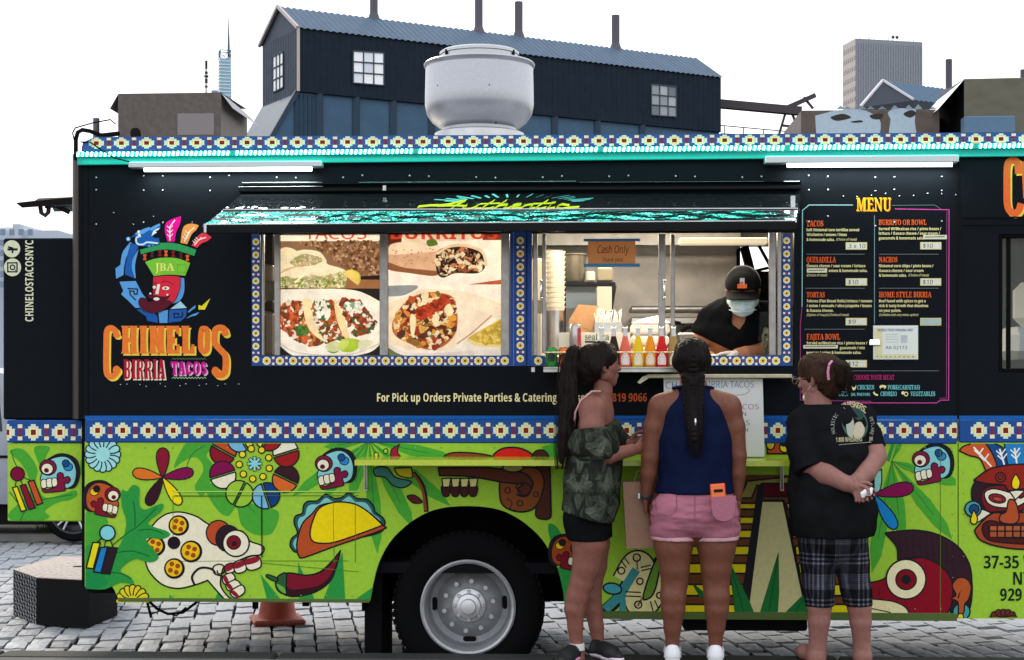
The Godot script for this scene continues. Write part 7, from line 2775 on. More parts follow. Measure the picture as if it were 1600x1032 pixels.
func can(px: float, z: float, y: float, col: String, mark: String, what: String, h := 0.12) -> void:
	var c := P(px, 574, z)
	c.y = y
	var t := thing("soda_can", what, "can", c, "soda cans on the ledge")
	var st := sf()
	lathe(st, PackedVector2Array([Vector2(0.026, 0.0), Vector2(0.033, 0.008), Vector2(0.033, h - 0.016), Vector2(0.028, h - 0.004)]), c, 24)
	obj("can_body", st, mat(hx(col), 0.25, 0.4), t)
	st = sf()
	lathe(st, PackedVector2Array([Vector2(0.028, h - 0.004), Vector2(0.0285, h), Vector2(0.026, h), Vector2(0.025, h - 0.004), Vector2(0, h - 0.004)]), c, 24)
	obj("can_lid", st, M.chrome, t)
	st = sf()
	for j in 8:
		var a0 := lerpf(-0.7, 0.7, j / 8.0)
		var a1 := lerpf(-0.7, 0.7, (j + 1) / 8.0)
		var r := 0.0334
		var f0 := sqrt(maxf(0.0, 1.0 - pow(a0 / 0.7, 2)))
		var f1 := sqrt(maxf(0.0, 1.0 - pow(a1 / 0.7, 2)))
		quad(st, c + Vector3(sin(a0) * r, h * (0.52 - 0.26 * f0), cos(a0) * r), c + Vector3(sin(a1) * r, h * (0.52 - 0.26 * f1), cos(a1) * r), c + Vector3(sin(a1) * r, h * (0.52 + 0.3 * f1), cos(a1) * r), c + Vector3(sin(a0) * r, h * (0.52 + 0.3 * f0), cos(a0) * r), Vector3.BACK)
	obj("can_print", st, mat(hx(mark), 0.4), t)

func counter_goods() -> void:
	bottle(959, "1e0f0c", true, "b81c24", "dark cola bottle, first of the bottles on the ledge")
	bottle(977, "ee6f5c", true, "f0e4dc", "salmon pink soda bottle next to the dark cola bottle")
	bottle(997, "f2cf1c", true, "f3ead2", "yellow soda bottle between the pink and orange ones")
	bottle(1016, "f29a1c", true, "f3e4c8", "orange soda bottle between the yellow and red ones")
	bottle(1034, "d81c22", true, "f0dcd8", "bright red soda bottle on the ledge")
	bottle(1053, "b08a50", true, "f0e6d0", "tan brown soda bottle, last beside the braided head")
	bottle(940, "d8dcd4", true, "e8e8e4", "clear soda bottle, largely behind the ponytail woman's head")
	var ly := P(900, 574, 0.0).y
	can(862, 0.08, ly, "2c8a3c", "20301f", "green soda can at the ledge's left end", 0.108)
	can(882, 0.08, ly, "df6a24", "5c3018", "orange soda can beside the green can", 0.108)
	can(902, 0.08, ly, "b8b4b0", "4a4644", "silver soda can right of the orange can", 0.108)
	can(924, 0.08, ly, "b8242a", "e8e0dc", "red soda can right of the silver can", 0.108)
	var c := P(899, 545, -0.16)
	var t := thing("soda_can", "tall silver and red can standing in front of the green lettered carton", "can", c)
	var st := sf()
	lathe(st, PackedVector2Array([Vector2(0.026, -0.02), Vector2(0.034, -0.01), Vector2(0.034, 0.125), Vector2(0.028, 0.138), Vector2(0, 0.138)]), c, 24)
	obj("can_body", st, mat(hx("b4b0b0"), 0.25, 0.6), t)
	st = sf()
	for i in 6:
		var a0 := 0.35 + i * 0.15
		quad(st, c + Vector3(sin(a0) * 0.0344, 0.0, cos(a0) * 0.0344), c + Vector3(sin(a0 + 0.15) * 0.0344, 0.0, cos(a0 + 0.15) * 0.0344), c + Vector3(sin(a0 + 0.15) * 0.0344, 0.115, cos(a0 + 0.15) * 0.0344), c + Vector3(sin(a0) * 0.0344, 0.115, cos(a0) * 0.0344), Vector3.BACK)
	obj("can_print", st, mat(hx("9c2024"), 0.4), t)
	# hand written card on the pane
	t = thing("cash_sign", "brown cardboard Cash Only sign taped to the sliding pane with blue tape", "sign", P(955, 414, -0.024))
	st = sf()
	pbox(st, 919, 376, 993, 414, -0.0235, 0.001)
	var kraft := textured(mat(hx("d8a874"), 0.85), grit, 5.0)
	kraft.backlight_enabled = true
	kraft.backlight = Color(0.7, 0.7, 0.7)
	obj("card", st, kraft, t)
	st = sf()
	pbox(st, 912, 373, 1000, 377.5, -0.0225, 0.0009)
	pbox(st, 912, 412, 1000, 417.5, -0.0225, 0.0009)
	obj("masking_tape", st, mat(hx("4a90c4"), 0.7), t)
	var k := Ink.new(-0.0232)
	letters(k, "Cash Only", 933, 384, 982, 396, hx("2c2420"), "Droid Sans", false, 0.12)
	letters(k, "Thank you!", 941, 403, 973, 409, hx("2c2420"), "Droid Sans", false, 0.12)
	obj("handwriting", k.st, M.paper, t)
	# tip jar with folded notes
	var z := -0.12
	t = thing("tip_jar", "clear plastic tip box stuffed with banknotes in the window's right corner", "tip jar", P(1202, 556, z))
	st = sf()
	pbox(st, 1187, 487, 1218, 556, z, 0.1, 0.003)
	obj("jar", st, M.glass, t)
	var rng := RandomNumberGenerator.new()
	rng.seed = 5
	for i in 15:
		st = sf()
		var b := P(1196 + rng.randf() * 14, 551 - i * 2.5, z - 0.012 - rng.randf() * 0.06)
		var r := Basis.from_euler(Vector3(rng.randf_range(-0.4, 0.2), rng.randf_range(-0.5, 0.5), rng.randf_range(-0.8, 0.8)))
		for j in 5:
			var y0 := 0.012 * sin(j * 1.4 + i)
			var y1 := 0.012 * sin((j + 1) * 1.4 + i)
			quad(st, b + r * Vector3(-0.034 + j * 0.0136, -0.014 + y0, 0.0), b + r * Vector3(-0.034 + (j + 1) * 0.0136, -0.014 + y1, 0.0), b + r * Vector3(-0.034 + (j + 1) * 0.0136, 0.014 + y1, 0.012), b + r * Vector3(-0.034 + j * 0.0136, 0.014 + y0, 0.012), r * Vector3.BACK)
		obj("banknote", st, mat(hx(["a8a886", "8c9070", "b8b494", "77795c"][i % 4]), 0.8), t)
	# permit in its plastic sleeve
	z = 0.012
	t = thing("permit_card", "vending permit in a clear plastic sleeve clipped over the menu", "permit", P(1400, 561, z))
	st = sf()
	pbox(st, 1365, 509, 1435, 562, z, 0.004, 0.001)
	obj("card", st, mat(hx("d6dad2"), 0.5), t)
	k = Ink.new(z + 0.0006)
	k.fill(rect(1367, 513, 1379, 560), hx("d8d29c"))
	k.fill(rect(1380, 554, 1433, 560), hx("d8d29c"))
	letters(k, "MOBILE FOOD VENDING UNIT", 1372, 514, 1427, 518, hx("3c4c88"))
	letters(k, "AA 02173", 1384, 541, 1418, 546, hx("303858"), "Droid Sans", false)
	for i in 4:
		k.stroke(PackedVector2Array([Vector2(1384, 523 + i * 4), Vector2(1404, 523 + i * 4)]), 0.7, hx("9aa4b4"))
	for i in 9:
		k.fill(rect(1370 + i * 7, 557, 1372 + i * 7, 558.5), hx("5c5c4c"))
	k.fill(rect(1408, 524, 1418, 536), hx("b8bcc0"))
	obj("permit_print", k.st, M.paper, t)
	st = sf()
	pbox(st, 1359, 531, 1376, 540, z + 0.012, 0.01, 0.003)
	obj("clip", st, M.chrome, t)
	st = sf()
	pbox(st, 1364, 508, 1436, 563, z + 0.005, 0.001)
	obj("sleeve", st, M.glass, t)
	# menu paper leaning on the shelf and the rail above it
	z = 0.1
	t = thing("menu_paper", "white paper sheet with blue and red marker writing behind the braided woman", "poster", P(1116, 712, z))
	st = sf()
	var pl := [P(1037, 590, z), P(1192, 592, z), P(1195, 714, z), P(1040, 714, z)]
	quad(st, pl[0], pl[1], pl[2], pl[3], Vector3.BACK)
	quad(st, pl[0] - Vector3(0, 0, 0.004), pl[1] - Vector3(0, 0, 0.004), pl[2] - Vector3(0, 0, 0.004), pl[3] - Vector3(0, 0, 0.004), Vector3.FORWARD)
	obj("sheet", st, mat(hx("d8d8d8"), 0.75), t)
	k = Ink.new(z + 0.0004)
	letters(k, "CH", 1040, 597, 1058, 608, hx("5a7cae"), "Droid Sans", false)
	letters(k, "BIRRIA TACOS", 1100, 596, 1178, 606, hx("6d8fbc"), "Droid Sans", false)
	letters(k, "BEEF TACOS", 1110, 632, 1186, 640, hx("b8788c"), "Droid Sans", false)
	letters(k, "N", 1160, 644, 1166, 650, hx("5c6478"), "Droid Sans", false)
	letters(k, "TORTAS", 1120, 657, 1172, 665, hx("6c9a8c"), "Droid Sans", false)
	letters(k, "N", 1163, 669, 1169, 675, hx("5c6478"), "Droid Sans", false)
	k.stroke(sp("1150 618 1165 616 1172 610 1168 608", false), 0.9, hx("8c94a4"))
	obj("marker_writing", k.st, M.paper, t)
	st = sf()
	pbox(st, 1012, 585, 1238, 591, 0.14, 0.12, 0.003)
	var tail := [P(1013, 586, 0.14), P(1013, 592, 0.14), P(1000, 600, 0.15), P(996, 598, 0.15), P(1004, 589, 0.14)]
	tri(st, tail[0], tail[1], tail[4], Vector3.BACK)
	quad(st, tail[1], tail[2], tail[3], tail[4], Vector3.BACK)
	tag(obj("sill_board", st, textured(mat(hx("c8c0a4"), 0.6), blotch, 3.0)), "cream board along the sill above the menu paper with torn end", "sill board")

# ---- people. Joints are given as (photo x, photo y, metres nearer than zp, radius in photo points)
var zp := 0.5
func j(px: float, py: float, dz := 0.0) -> Vector3:
	return P(px, py, zp + dz)

func rp(r: float) -> float:
	return r * (DIST - zp) / F

# a chain of (px, py, dz, r) joints as bones
func chain(a: Array, flat := Vector3.ONE, more := 0.0) -> Array:
	var out: Array = []
	for i in a.size() - 1:
		out.append([j(a[i][0], a[i][1], a[i][2]), j(a[i + 1][0], a[i + 1][1], a[i + 1][2]), rp(a[i][3]) + more, rp(a[i + 1][3]) + more, flat])
		if i > 0:
			out[-1].append(0.012)   # the next bone of the same limb: no swelling at the joint
	return out

func swollen(bones: Array, by: float) -> Array:
	var out: Array = []
	for b in bones:
		var c: Array = b.duplicate()
		c[2] += by
		c[3] += by
		out.append(c)
	return out

func looking(fwd: Vector3, up := Vector3.UP) -> Basis:
	var z := fwd.normalized()
	var x := up.cross(z).normalized()
	return Basis(x, z.cross(x), z)

func set_in(b: Basis, c: Vector3, k: float, list: Array) -> Array:
	var out: Array = []
	for e in list:
		out.append([c + b * (Vector3(e[0], e[1], e[2]) * k), c + b * (Vector3(e[3], e[4], e[5]) * k), e[6] * k, e[7] * k])
	return out

# a head with face and ears; c is the middle between crown and chin
func head(st: SurfaceTool, c: Vector3, b: Basis, k := 1.0) -> void:
	var bones := set_in(b, c, k, [
		[0, 0.03, -0.028, 0, 0.035, 0.012, 0.082, 0.08], [0, -0.02, 0.03, 0, -0.062, 0.042, 0.06, 0.04], [-0.034, -0.022, 0.046, -0.03, -0.05, 0.04, 0.032, 0.026], [0.034, -0.022, 0.046, 0.03, -0.05, 0.04, 0.032, 0.026],
		[0, -0.085, 0.05, 0, -0.09, 0.052, 0.024, 0.02], [-0.05, -0.05, 0.005, -0.02, -0.085, 0.04, 0.024, 0.02], [0.05, -0.05, 0.005, 0.02, -0.085, 0.04, 0.024, 0.02]])
	bones.append_array(set_in(b, c, k, [[-0.03, 0.02, 0.07, 0.03, 0.02, 0.07, 0.02, 0.02]]))
	for e in set_in(b, c, k, [[0, 0.008, 0.088, 0, -0.026, 0.106, 0.008, 0.0125], [-0.011, -0.029, 0.096, 0.011, -0.029, 0.096, 0.0085, 0.0085], [-0.016, -0.053, 0.086, 0.016, -0.053, 0.086, 0.006, 0.006], [-0.014, -0.062, 0.085, 0.014, -0.062, 0.085, 0.007, 0.007],
			[-0.083, 0.012, -0.012, -0.079, -0.022, -0.002, 0.017, 0.01], [0.083, 0.012, -0.012, 0.079, -0.022, -0.002, 0.017, 0.01]]):
		e.append(Vector3.ONE)
		e.append(0.01)
		bones.append(e)
	var holes := set_in(b, c, k, [[-0.031, 0.003, 0.094, -0.031, 0.003, 0.094, 0.014, 0.014], [0.031, 0.003, 0.094, 0.031, 0.003, 0.094, 0.014, 0.014]])
	body(st, bones, 0.0045, 0.03, [], holes)

func eyes(t: Node3D, c: Vector3, b: Basis, k := 1.0) -> void:
	for s in [-1.0, 1.0]:
		var st := sf()
		ball(st, c + b * (Vector3(s * 0.031, 0.003, 0.077) * k), Vector3.ONE * 0.0115 * k, 12)
		var e := obj("eye", st, mat(hx("d8d0c8"), 0.2), t)
		st = sf()
		ball(st, c + b * (Vector3(s * 0.031, 0.002, 0.0855) * k), Vector3.ONE * 0.0045 * k, 8)
		obj("pupil", st, mat(hx("1c1210"), 0.1), e)

# a hand: wrist w, pointing along d, palm facing n; thumb on the side of t. curl bends the fingers towards n
func hand(st: SurfaceTool, w: Vector3, d: Vector3, n: Vector3, t: Vector3, curl: float, k := 1.0, spread := 0.06) -> void:
	d = d.normalized()
	t = (t - d * t.dot(d)).normalized()
	n = (n - d * n.dot(d) - t * n.dot(t)).normalized()
	var bones: Array = [[w - d * 0.02 * k, w + d * 0.02 * k, 0.024 * k, 0.024 * k]]
	for i in 4:
		var o: float = (1.5 - i) * 0.0185 * k
		bones.append([w + d * 0.02 * k + t * o * 0.8, w + d * 0.078 * k + t * o, 0.0145 * k, 0.0115 * k])
		var len_: float = [0.072, 0.08, 0.074, 0.058][i] * k
		var p := w + d * 0.082 * k + t * o * 1.06
		var f := (d + t * (1.5 - i) * spread).normalized()
		var a := curl * (0.5 + 0.12 * i)
		for s in 3:
			var g := (f * cos(a) + n * sin(a))
			var q: Vector3 = p + g * len_ * [0.45, 0.31, 0.24][s]
			var r: float = (0.0095 - 0.0012 * s - (0.0012 if i == 3 else 0.0)) * k
			bones.append([p, q, r, r - 0.0012 * k, Vector3.ONE, 0.004])
			p = q
			a += curl * [0.75, 0.55, 0.0][s]
	var tb := w + d * 0.022 * k + t * 0.024 * k + n * 0.006 * k
	var t1 := tb + (d * 0.62 + t * 0.7 + n * 0.3).normalized() * 0.038 * k
	var t2 := t1 + (d * 0.85 + t * 0.35 + n * (0.25 + curl * 0.3)).normalized() * 0.032 * k
	var t3 := t2 + (d * 0.95 + n * (0.2 + curl * 0.4)).normalized() * 0.024 * k
	bones.append([tb, t1, 0.0155 * k, 0.012 * k, Vector3.ONE, 0.008])
	bones.append([t1, t2, 0.0115 * k, 0.0098 * k, Vector3.ONE, 0.004])
	bones.append([t2, t3, 0.0098 * k, 0.008 * k, Vector3.ONE, 0.004])
	body(st, bones, 0.0038, 0.009)

# single hairs lying along a tress
func wisps(st: SurfaceTool, bones: Array, n: int, seed_: int) -> void:
	var rng := RandomNumberGenerator.new()
	rng.seed = seed_
	for i in n:
		var a := rng.randf() * TAU
		var s0 := rng.randi() % maxi(1, bones.size() - 2)
		var pts: Array = []
		var out := rng.randf_range(0.85, 1.25)
		for b in range(s0, bones.size()):
			var e: Array = bones[b]
			a += rng.randf_range(-0.35, 0.35)
			var r: float = e[2] * out
			pts.append(e[0] + Vector3(cos(a) * r, rng.randf_range(-0.006, 0.006), sin(a) * r))
			out += rng.randf_range(-0.05, 0.18)
		pts.append(bones[-1][1] + Vector3(cos(a), -0.5, sin(a)) * bones[-1][3] * out)
		tube(st, pts, [0.0011], 4)

func field(bones: Array, k: float, p: Vector3) -> float:
	var f := 0.2
	for b in bones:
		var fl: Vector3 = b[4] if b.size() > 4 else Vector3.ONE
		var kk: float = b[5] if b.size() > 5 else k
		var d: Vector3 = (b[1] - b[0]) / fl
		var e: Vector3 = (p - b[0]) / fl
		var t := clampf(e.dot(d) / maxf(d.length_squared(), 1e-9), 0.0, 1.0)
		var soft := minf(fl.x, minf(fl.y, fl.z))
		soft = 1.0 if soft > 0.999 else (soft + 1.0) * 0.5
		var v: float = ((e - d * t).length() - lerpf(b[2], b[3], t)) * soft
		if v - f < kk:
			var h := maxf(kk - absf(v - f), 0.0) / kk
			f = minf(v, f) - h * h * kk * 0.25
	return f

# lays a flat print on the cloth that the bones describe, seen from the camera
func on_cloth(st: SurfaceTool, bones: Array, k: float, lift: float) -> SurfaceTool:
	var arr := st.commit_to_arrays()
	var v: PackedVector3Array = arr[Mesh.ARRAY_VERTEX]
	var c: PackedColorArray = arr[Mesh.ARRAY_COLOR]
	var out := sf()
	for i in v.size():
		var d := (v[i] - CAM).normalized()
		var p := CAM + d * ((v[i] - CAM).length() - 0.35)
		var far := lift * (1.0 + (v[i].z - zp) * 800.0)
		for s in 60:
			var f := field(bones, k, p)
			if f < lift:
				break
			p += d * maxf(f - lift * 0.9, 0.0008)
		out.set_normal(Vector3(0, 0, 1))
		out.set_color(c[i])
		out.add_vertex(p - d * (v[i].z - zp))
	return out

func skin(c: String) -> StandardMaterial3D:
	var m := textured(mat(hx(c), 0.5, 0.0, 0.35), blotch, 6.0)
	m.subsurf_scatter_enabled = true
	m.subsurf_scatter_strength = 0.08
	return m

func hair_mat(c: String) -> StandardMaterial3D:
	var m := mat(hx(c) * 0.5, 0.5, 0.0, 0.18)
	m.normal_enabled = true
	m.normal_texture = grit_n
	m.normal_scale = 1.0
	m.uv1_triplanar = true
	m.uv1_scale = Vector3(16, 1.6, 16)
	return m

func cloth(m: StandardMaterial3D, amount := 0.5) -> StandardMaterial3D:
	m.normal_enabled = true
	m.normal_texture = wave_n
	m.normal_scale = amount
	m.uv1_triplanar = true
	if m.uv1_scale == Vector3.ONE:
		m.uv1_scale = Vector3(3.0, 2.2, 3.0)
	return m

func plaid() -> ImageTexture:
	var n := 128
	var im := Image.create_empty(n, n, false, Image.FORMAT_RGB8)
	var band := func(u: float) -> float:
		var v := 0.0
		if u > 0.08 and u < 0.42:
			v = 0.55 + 0.45 * signf(sin(u * 150.0)) * 0.4
		if u > 0.62 and u < 0.66 or u > 0.72 and u < 0.76 or u > 0.82 and u < 0.86:
			v = 0.8
		return v
	for y in n:
		for x in n:
			var a: float = band.call(float(x) / n)
			var b: float = band.call(float(y) / n)
			var v := a * 0.5 + b * 0.5 + a * b * 0.35
			if (x + y) % 2 == 0:
				v *= 0.85
			im.set_pixel(x, y, Color(0.06 + 0.36 * v, 0.062 + 0.36 * v, 0.072 + 0.42 * v))
	return ImageTexture.create_from_image(im)

func fronds() -> ImageTexture:
	var n := 256
	var im := Image.create_empty(n, n, false, Image.FORMAT_RGB8)
	im.fill(Color(0.11, 0.125, 0.105))
	var rng := RandomNumberGenerator.new()
	rng.seed = 31
	for f in 26:
		var p := Vector2(rng.randf() * n, rng.randf() * n)
		var a := rng.randf() * TAU
		var bend := rng.randf_range(-0.05, 0.05)
		var col := Color(0.3, 0.34, 0.28).lerp(Color(0.5, 0.53, 0.46), rng.randf())
		for s in 13:
			p += Vector2.from_angle(a) * 5.0
			a += bend
			for side in [-1.0, 1.0]:
				var q := p
				var la: float = a + side * 0.85
				var ln: float = 22.0 * sin(PI * (s + 1.5) / 15.0)
				for i in int(ln):
					q += Vector2.from_angle(la)
					la -= side * 0.02
					for w in 2:
						im.set_pixel(posmod(int(q.x) + w, n), posmod(int(q.y), n), col.darkened(0.25 * rng.randf()))
	return ImageTexture.create_from_image(im)

func weave(a: Color, b: Color) -> ImageTexture:
	var im := Image.create_empty(64, 64, false, Image.FORMAT_RGB8)
	var rng := RandomNumberGenerator.new()
	rng.seed = 8
	for y in 64:
		for x in 64:
			im.set_pixel(x, y, a.lerp(b, (0.5 if (x + y) % 4 < 2 else 0.0) + rng.randf() * 0.5))
	return ImageTexture.create_from_image(im)

func shoe(t: Node3D, heel: Vector3, toe: Vector3, k: float, upper: Material, sole: Material, called := "shoe") -> void:
	var d := (toe - heel)
	var n := d.normalized()
	var y0 := KERB
	var s := Node3D.new()
	s.name = called
	t.add_child(s, true)
	s.global_position = heel
	var h := Vector3(heel.x, y0, heel.z)
	var e := Vector3(toe.x, y0, toe.z)
	var st := sf()
	var up := Vector3.UP
	body(st, [[h + up * 0.045 * k, h + up * 0.075 * k, 0.036 * k, 0.034 * k], [h + up * 0.045 * k, h.lerp(e, 0.55) + up * 0.045 * k, 0.037 * k, 0.04 * k], [h.lerp(e, 0.3) + up * 0.07 * k, h.lerp(e, 0.65) + up * 0.05 * k, 0.033 * k, 0.032 * k], [h.lerp(e, 0.55) + up * 0.04 * k, e - n * 0.035 * k + up * 0.033 * k, 0.04 * k, 0.03 * k]], 0.006, 0.03, [[Vector3.DOWN, Vector3(0, y0 + 0.02, 0)]])
	obj("upper", st, upper, s)
	st = sf()
	body(st, [[h + up * 0.02, h.lerp(e, 0.5) + up * 0.018, 0.041 * k, 0.041 * k, Vector3(1, 0.5, 1)], [h.lerp(e, 0.5) + up * 0.018, e - n * 0.035 * k + up * 0.02, 0.043 * k, 0.036 * k, Vector3(1, 0.5, 1)]], 0.006, 0.02, [[Vector3.DOWN, Vector3(0, y0 + 0.001, 0)], [Vector3.UP, Vector3(0, y0 + 0.03, 0)]])
	obj("sole", st, sole, s)

func customers() -> void:
	ponytail_woman()
	braid_woman()
	tshirt_woman()
	server()

func ponytail_woman() -> void:
	zp = 0.42
	var base := j(925, 1032)
	base.y = KERB
	var t := thing("person", "customer with long dark ponytail in off-shoulder leaf print blouse and black shorts", "person", base)
	var sk := skin("86564a")
	var st := sf()
	# legs, bare shoulder, arms, neck
	var bones: Array = []
	bones.append_array(chain([[916, 815, 0.07, 32], [921, 850, 0.07, 26.5], [916, 885, 0.065, 21.5], [908, 912, 0.06, 18], [902, 932, 0.055, 17.5], [898, 952, 0.055, 16], [899, 980, 0.05, 12], [901, 1008, 0.05, 9.5], [902, 1030, 0.05, 12]]))
	bones.append_array(chain([[923, 815, -0.09, 31], [929, 850, -0.09, 24], [929, 885, -0.09, 19.5], [925, 912, -0.09, 16.5], [924, 932, -0.09, 16], [927, 952, -0.09, 14.5], [932, 980, -0.08, 11.5], [935, 1008, -0.08, 9.5], [937, 1028, -0.08, 12]]))
	bones.append_array(chain([[920, 812, -0.01, 34], [926, 745, 0.0, 28], [930, 690, 0.0, 29], [931, 655, 0.0, 28]], Vector3(1, 1, 1.25)))
	bones.append_array(chain([[933, 645, -0.14, 17], [929, 640, 0.0, 22], [926, 642, 0.13, 19]]))
	bones.append_array(chain([[938, 640, 0.0, 20], [942, 615, 0.0, 14.5], [943, 598, 0.0, 14.5]]))
	bones.append_array(chain([[926, 640, 0.14, 20.5], [925, 668, 0.17, 19], [920, 708, 0.18, 14]]))
	bones.append_array(chain([[920, 708, 0.18, 13], [950, 713, 0.165, 12.5], [985, 704, 0.1, 9.5], [994, 702, 0.08, 8.5]]))
	bones.append_array(chain([[938, 645, -0.15, 18], [950, 700, -0.16, 14], [965, 704, -0.14, 12], [982, 694, -0.06, 9]]))
	body(st, bones, 0.011, 0.03)
	var hb := looking(Vector3(0.93, 0.16, -0.3))
	var hc := j(937, 574, 0.0)
	head(st, hc, hb, 1.0)
	hand(st, j(993, 702, 0.08), Vector3(0.96, 0.1, -0.25), Vector3(0, -0.4, -0.9), Vector3(0.1, 1, 0), 0.35, 0.86)
	hand(st, j(983, 692, -0.05), Vector3(0.95, 0.08, 0.1), Vector3(0, -0.3, 1), Vector3(0, 1, 0), 0.45, 0.86)
	obj("body", st, sk, t)
	eyes(t, hc, hb)
	# hair: cap and long tail
	st = sf()
	var cap := set_in(hb, hc, 1.0, [[0, 0.036, -0.03, 0, 0.042, 0.01, 0.094, 0.09], [-0.06, 0.0, -0.03, 0.06, 0.0, -0.03, 0.045, 0.045], [0, 0.085, 0.03, 0, 0.075, 0.06, 0.04, 0.036], [-0.055, 0.05, 0.045, 0.055, 0.05, 0.045, 0.03, 0.03], [0, -0.03, -0.07, 0, 0.0, -0.08, 0.05, 0.05]])
	var cut := set_in(hb, hc, 1.0, [[0, -0.03, 0.1, 0, -0.12, 0.08, 0.07, 0.09], [-0.05, -0.015, 0.085, 0.05, -0.015, 0.085, 0.036, 0.036], [-0.09, -0.02, -0.002, -0.07, -0.04, 0.0, 0.024, 0.024], [0.09, -0.02, -0.002, 0.07, -0.04, 0.0, 0.024, 0.024]])
	creased(0.008, Vector3(45, 9, 45))
	body(st, cap, 0.006, 0.03, [], cut)
	crease = 0.0
	var hair := hair_mat("2a211f")
	var hp := obj("hair", st, hair, t)
	st = sf()
	creased(0.012, Vector3(60, 4, 60))
	body(st, chain([[908, 553, 0.0, 9], [897, 552, 0.03, 11], [890, 575, 0.05, 12.5], [888, 610, 0.07, 13], [888, 640, 0.09, 13], [884, 675, 0.12, 11], [880, 700, 0.13, 7], [876, 722, 0.14, 3]]) + chain([[890, 600, 0.07, 12], [893, 650, 0.08, 11], [890, 690, 0.12, 7], [886, 712, 0.13, 3]]), 0.007, 0.02)
	crease = 0.0
	wisps(st, chain([[908, 553, 0.0, 12], [893, 556, 0.03, 15], [887, 580, 0.05, 13], [887, 640, 0.09, 14], [881, 700, 0.13, 10], [877, 730, 0.14, 5]]), 40, 3)
	obj("ponytail", st, hair, hp)
	st = sf()
	lathe(st, PackedVector2Array([Vector2(0.036, -0.012), Vector2(0.046, 0.0), Vector2(0.036, 0.012)]), j(903, 553, 0.01), 18, Basis(Vector3.BACK, 1.4))
	obj("hair_tie", st, mat(hx("201c1e"), 0.6), hp)
	# blouse
	var bl := cloth(textured(mat(Color.WHITE, 0.75, 0.0, 0.2), fronds(), 3.0), 0.7)
	var tor := chain([[920, 800, 0.02, 42], [922, 750, 0.03, 41], [928, 700, 0.03, 40], [933, 672, 0.02, 36]], Vector3(1, 1, 1.5))
	tor.append_array(chain([[945, 690, -0.05, 28], [935, 780, -0.02, 34]]))
	st = sf()
	creased(0.014, Vector3(9, 3.5, 9))
	body(st, tor, 0.01, 0.04, [[Vector3(-0.25, -1, 0), j(915, 807)], [Vector3(-0.35, 1, 0.1), j(925, 668)]])
	obj("blouse", st, bl, t)
	st = sf()
	var ruff := chain([[900, 690, 0.1, 18], [925, 682, 0.2, 22], [950, 700, 0.15, 17]])
	ruff.append_array(chain([[890, 700, 0.05, 14], [905, 672, 0.0, 16], [940, 672, 0.05, 16], [962, 690, -0.02, 15], [975, 690, -0.1, 12]]))
	ruff.append_array(chain([[918, 700, 0.18, 26], [935, 706, 0.19, 23]]))
	ruff.append_array(chain([[948, 665, -0.1, 20], [966, 690, -0.13, 17]]))
	body(st, ruff, 0.009, 0.035, [[Vector3(-0.12, 1, 0.0), j(920, 667)], [Vector3(0.1, -1, 0.0), j(920, 717)]], chain([[926, 640, 0.15, 19.5], [926, 690, 0.17, 17.5]]))
	obj("sleeve_ruffle", st, bl, t)
	crease = 0.0
	st = sf()
	tube(st, [j(897, 672, 0.1), j(899, 645, 0.14), j(908, 626, 0.13), j(925, 612, 0.1), j(938, 612, 0.06)], [0.006], 8)
	obj("strap", st, mat(hx("b89088"), 0.7), t)
	# shorts
	st = sf()
	var sh := chain([[919, 805, 0.0, 37], [919, 815, 0.0, 37]], Vector3(1, 1, 1.3))
	sh.append_array(chain([[915, 812, 0.07, 35], [920, 850, 0.07, 31]]))
	sh.append_array(chain([[922, 812, -0.09, 35], [930, 850, -0.09, 28]]))
	body(st, sh, 0.01, 0.03, [[Vector3(0, -1, 0), j(915, 843)], [Vector3.UP, j(915, 795)]])
	obj("shorts", st, cloth(mat(hx("131416"), 0.8, 0.0, 0.06), 0.4), t)
	var blk := mat(hx("1a1a1c"), 0.6)
	shoe(t, j(899, 1030, 0.05), j(899, 1030, 0.05) + Vector3(-0.02, 0, 0.22) + Vector3(-0.06, 0, 0), 0.92, blk, mat(hx("e49ac0"), 0.6))
	shoe(t, j(932, 1028, -0.06), j(932, 1028, -0.06) + Vector3(0.13, 0, 0.19), 0.92, blk, mat(hx("d8c8d4"), 0.6))
	for c in [[902, 1010, 0.05], [935, 1009, -0.08]]:
		st = sf()
		var q := j(c[0], c[1] + 6, c[2])
		tube(st, [q, q + Vector3(0, 0.035, 0)], [0.041, 0.039], 14)
		obj("sock", st, mat(hx("d0cccc"), 0.8), t)

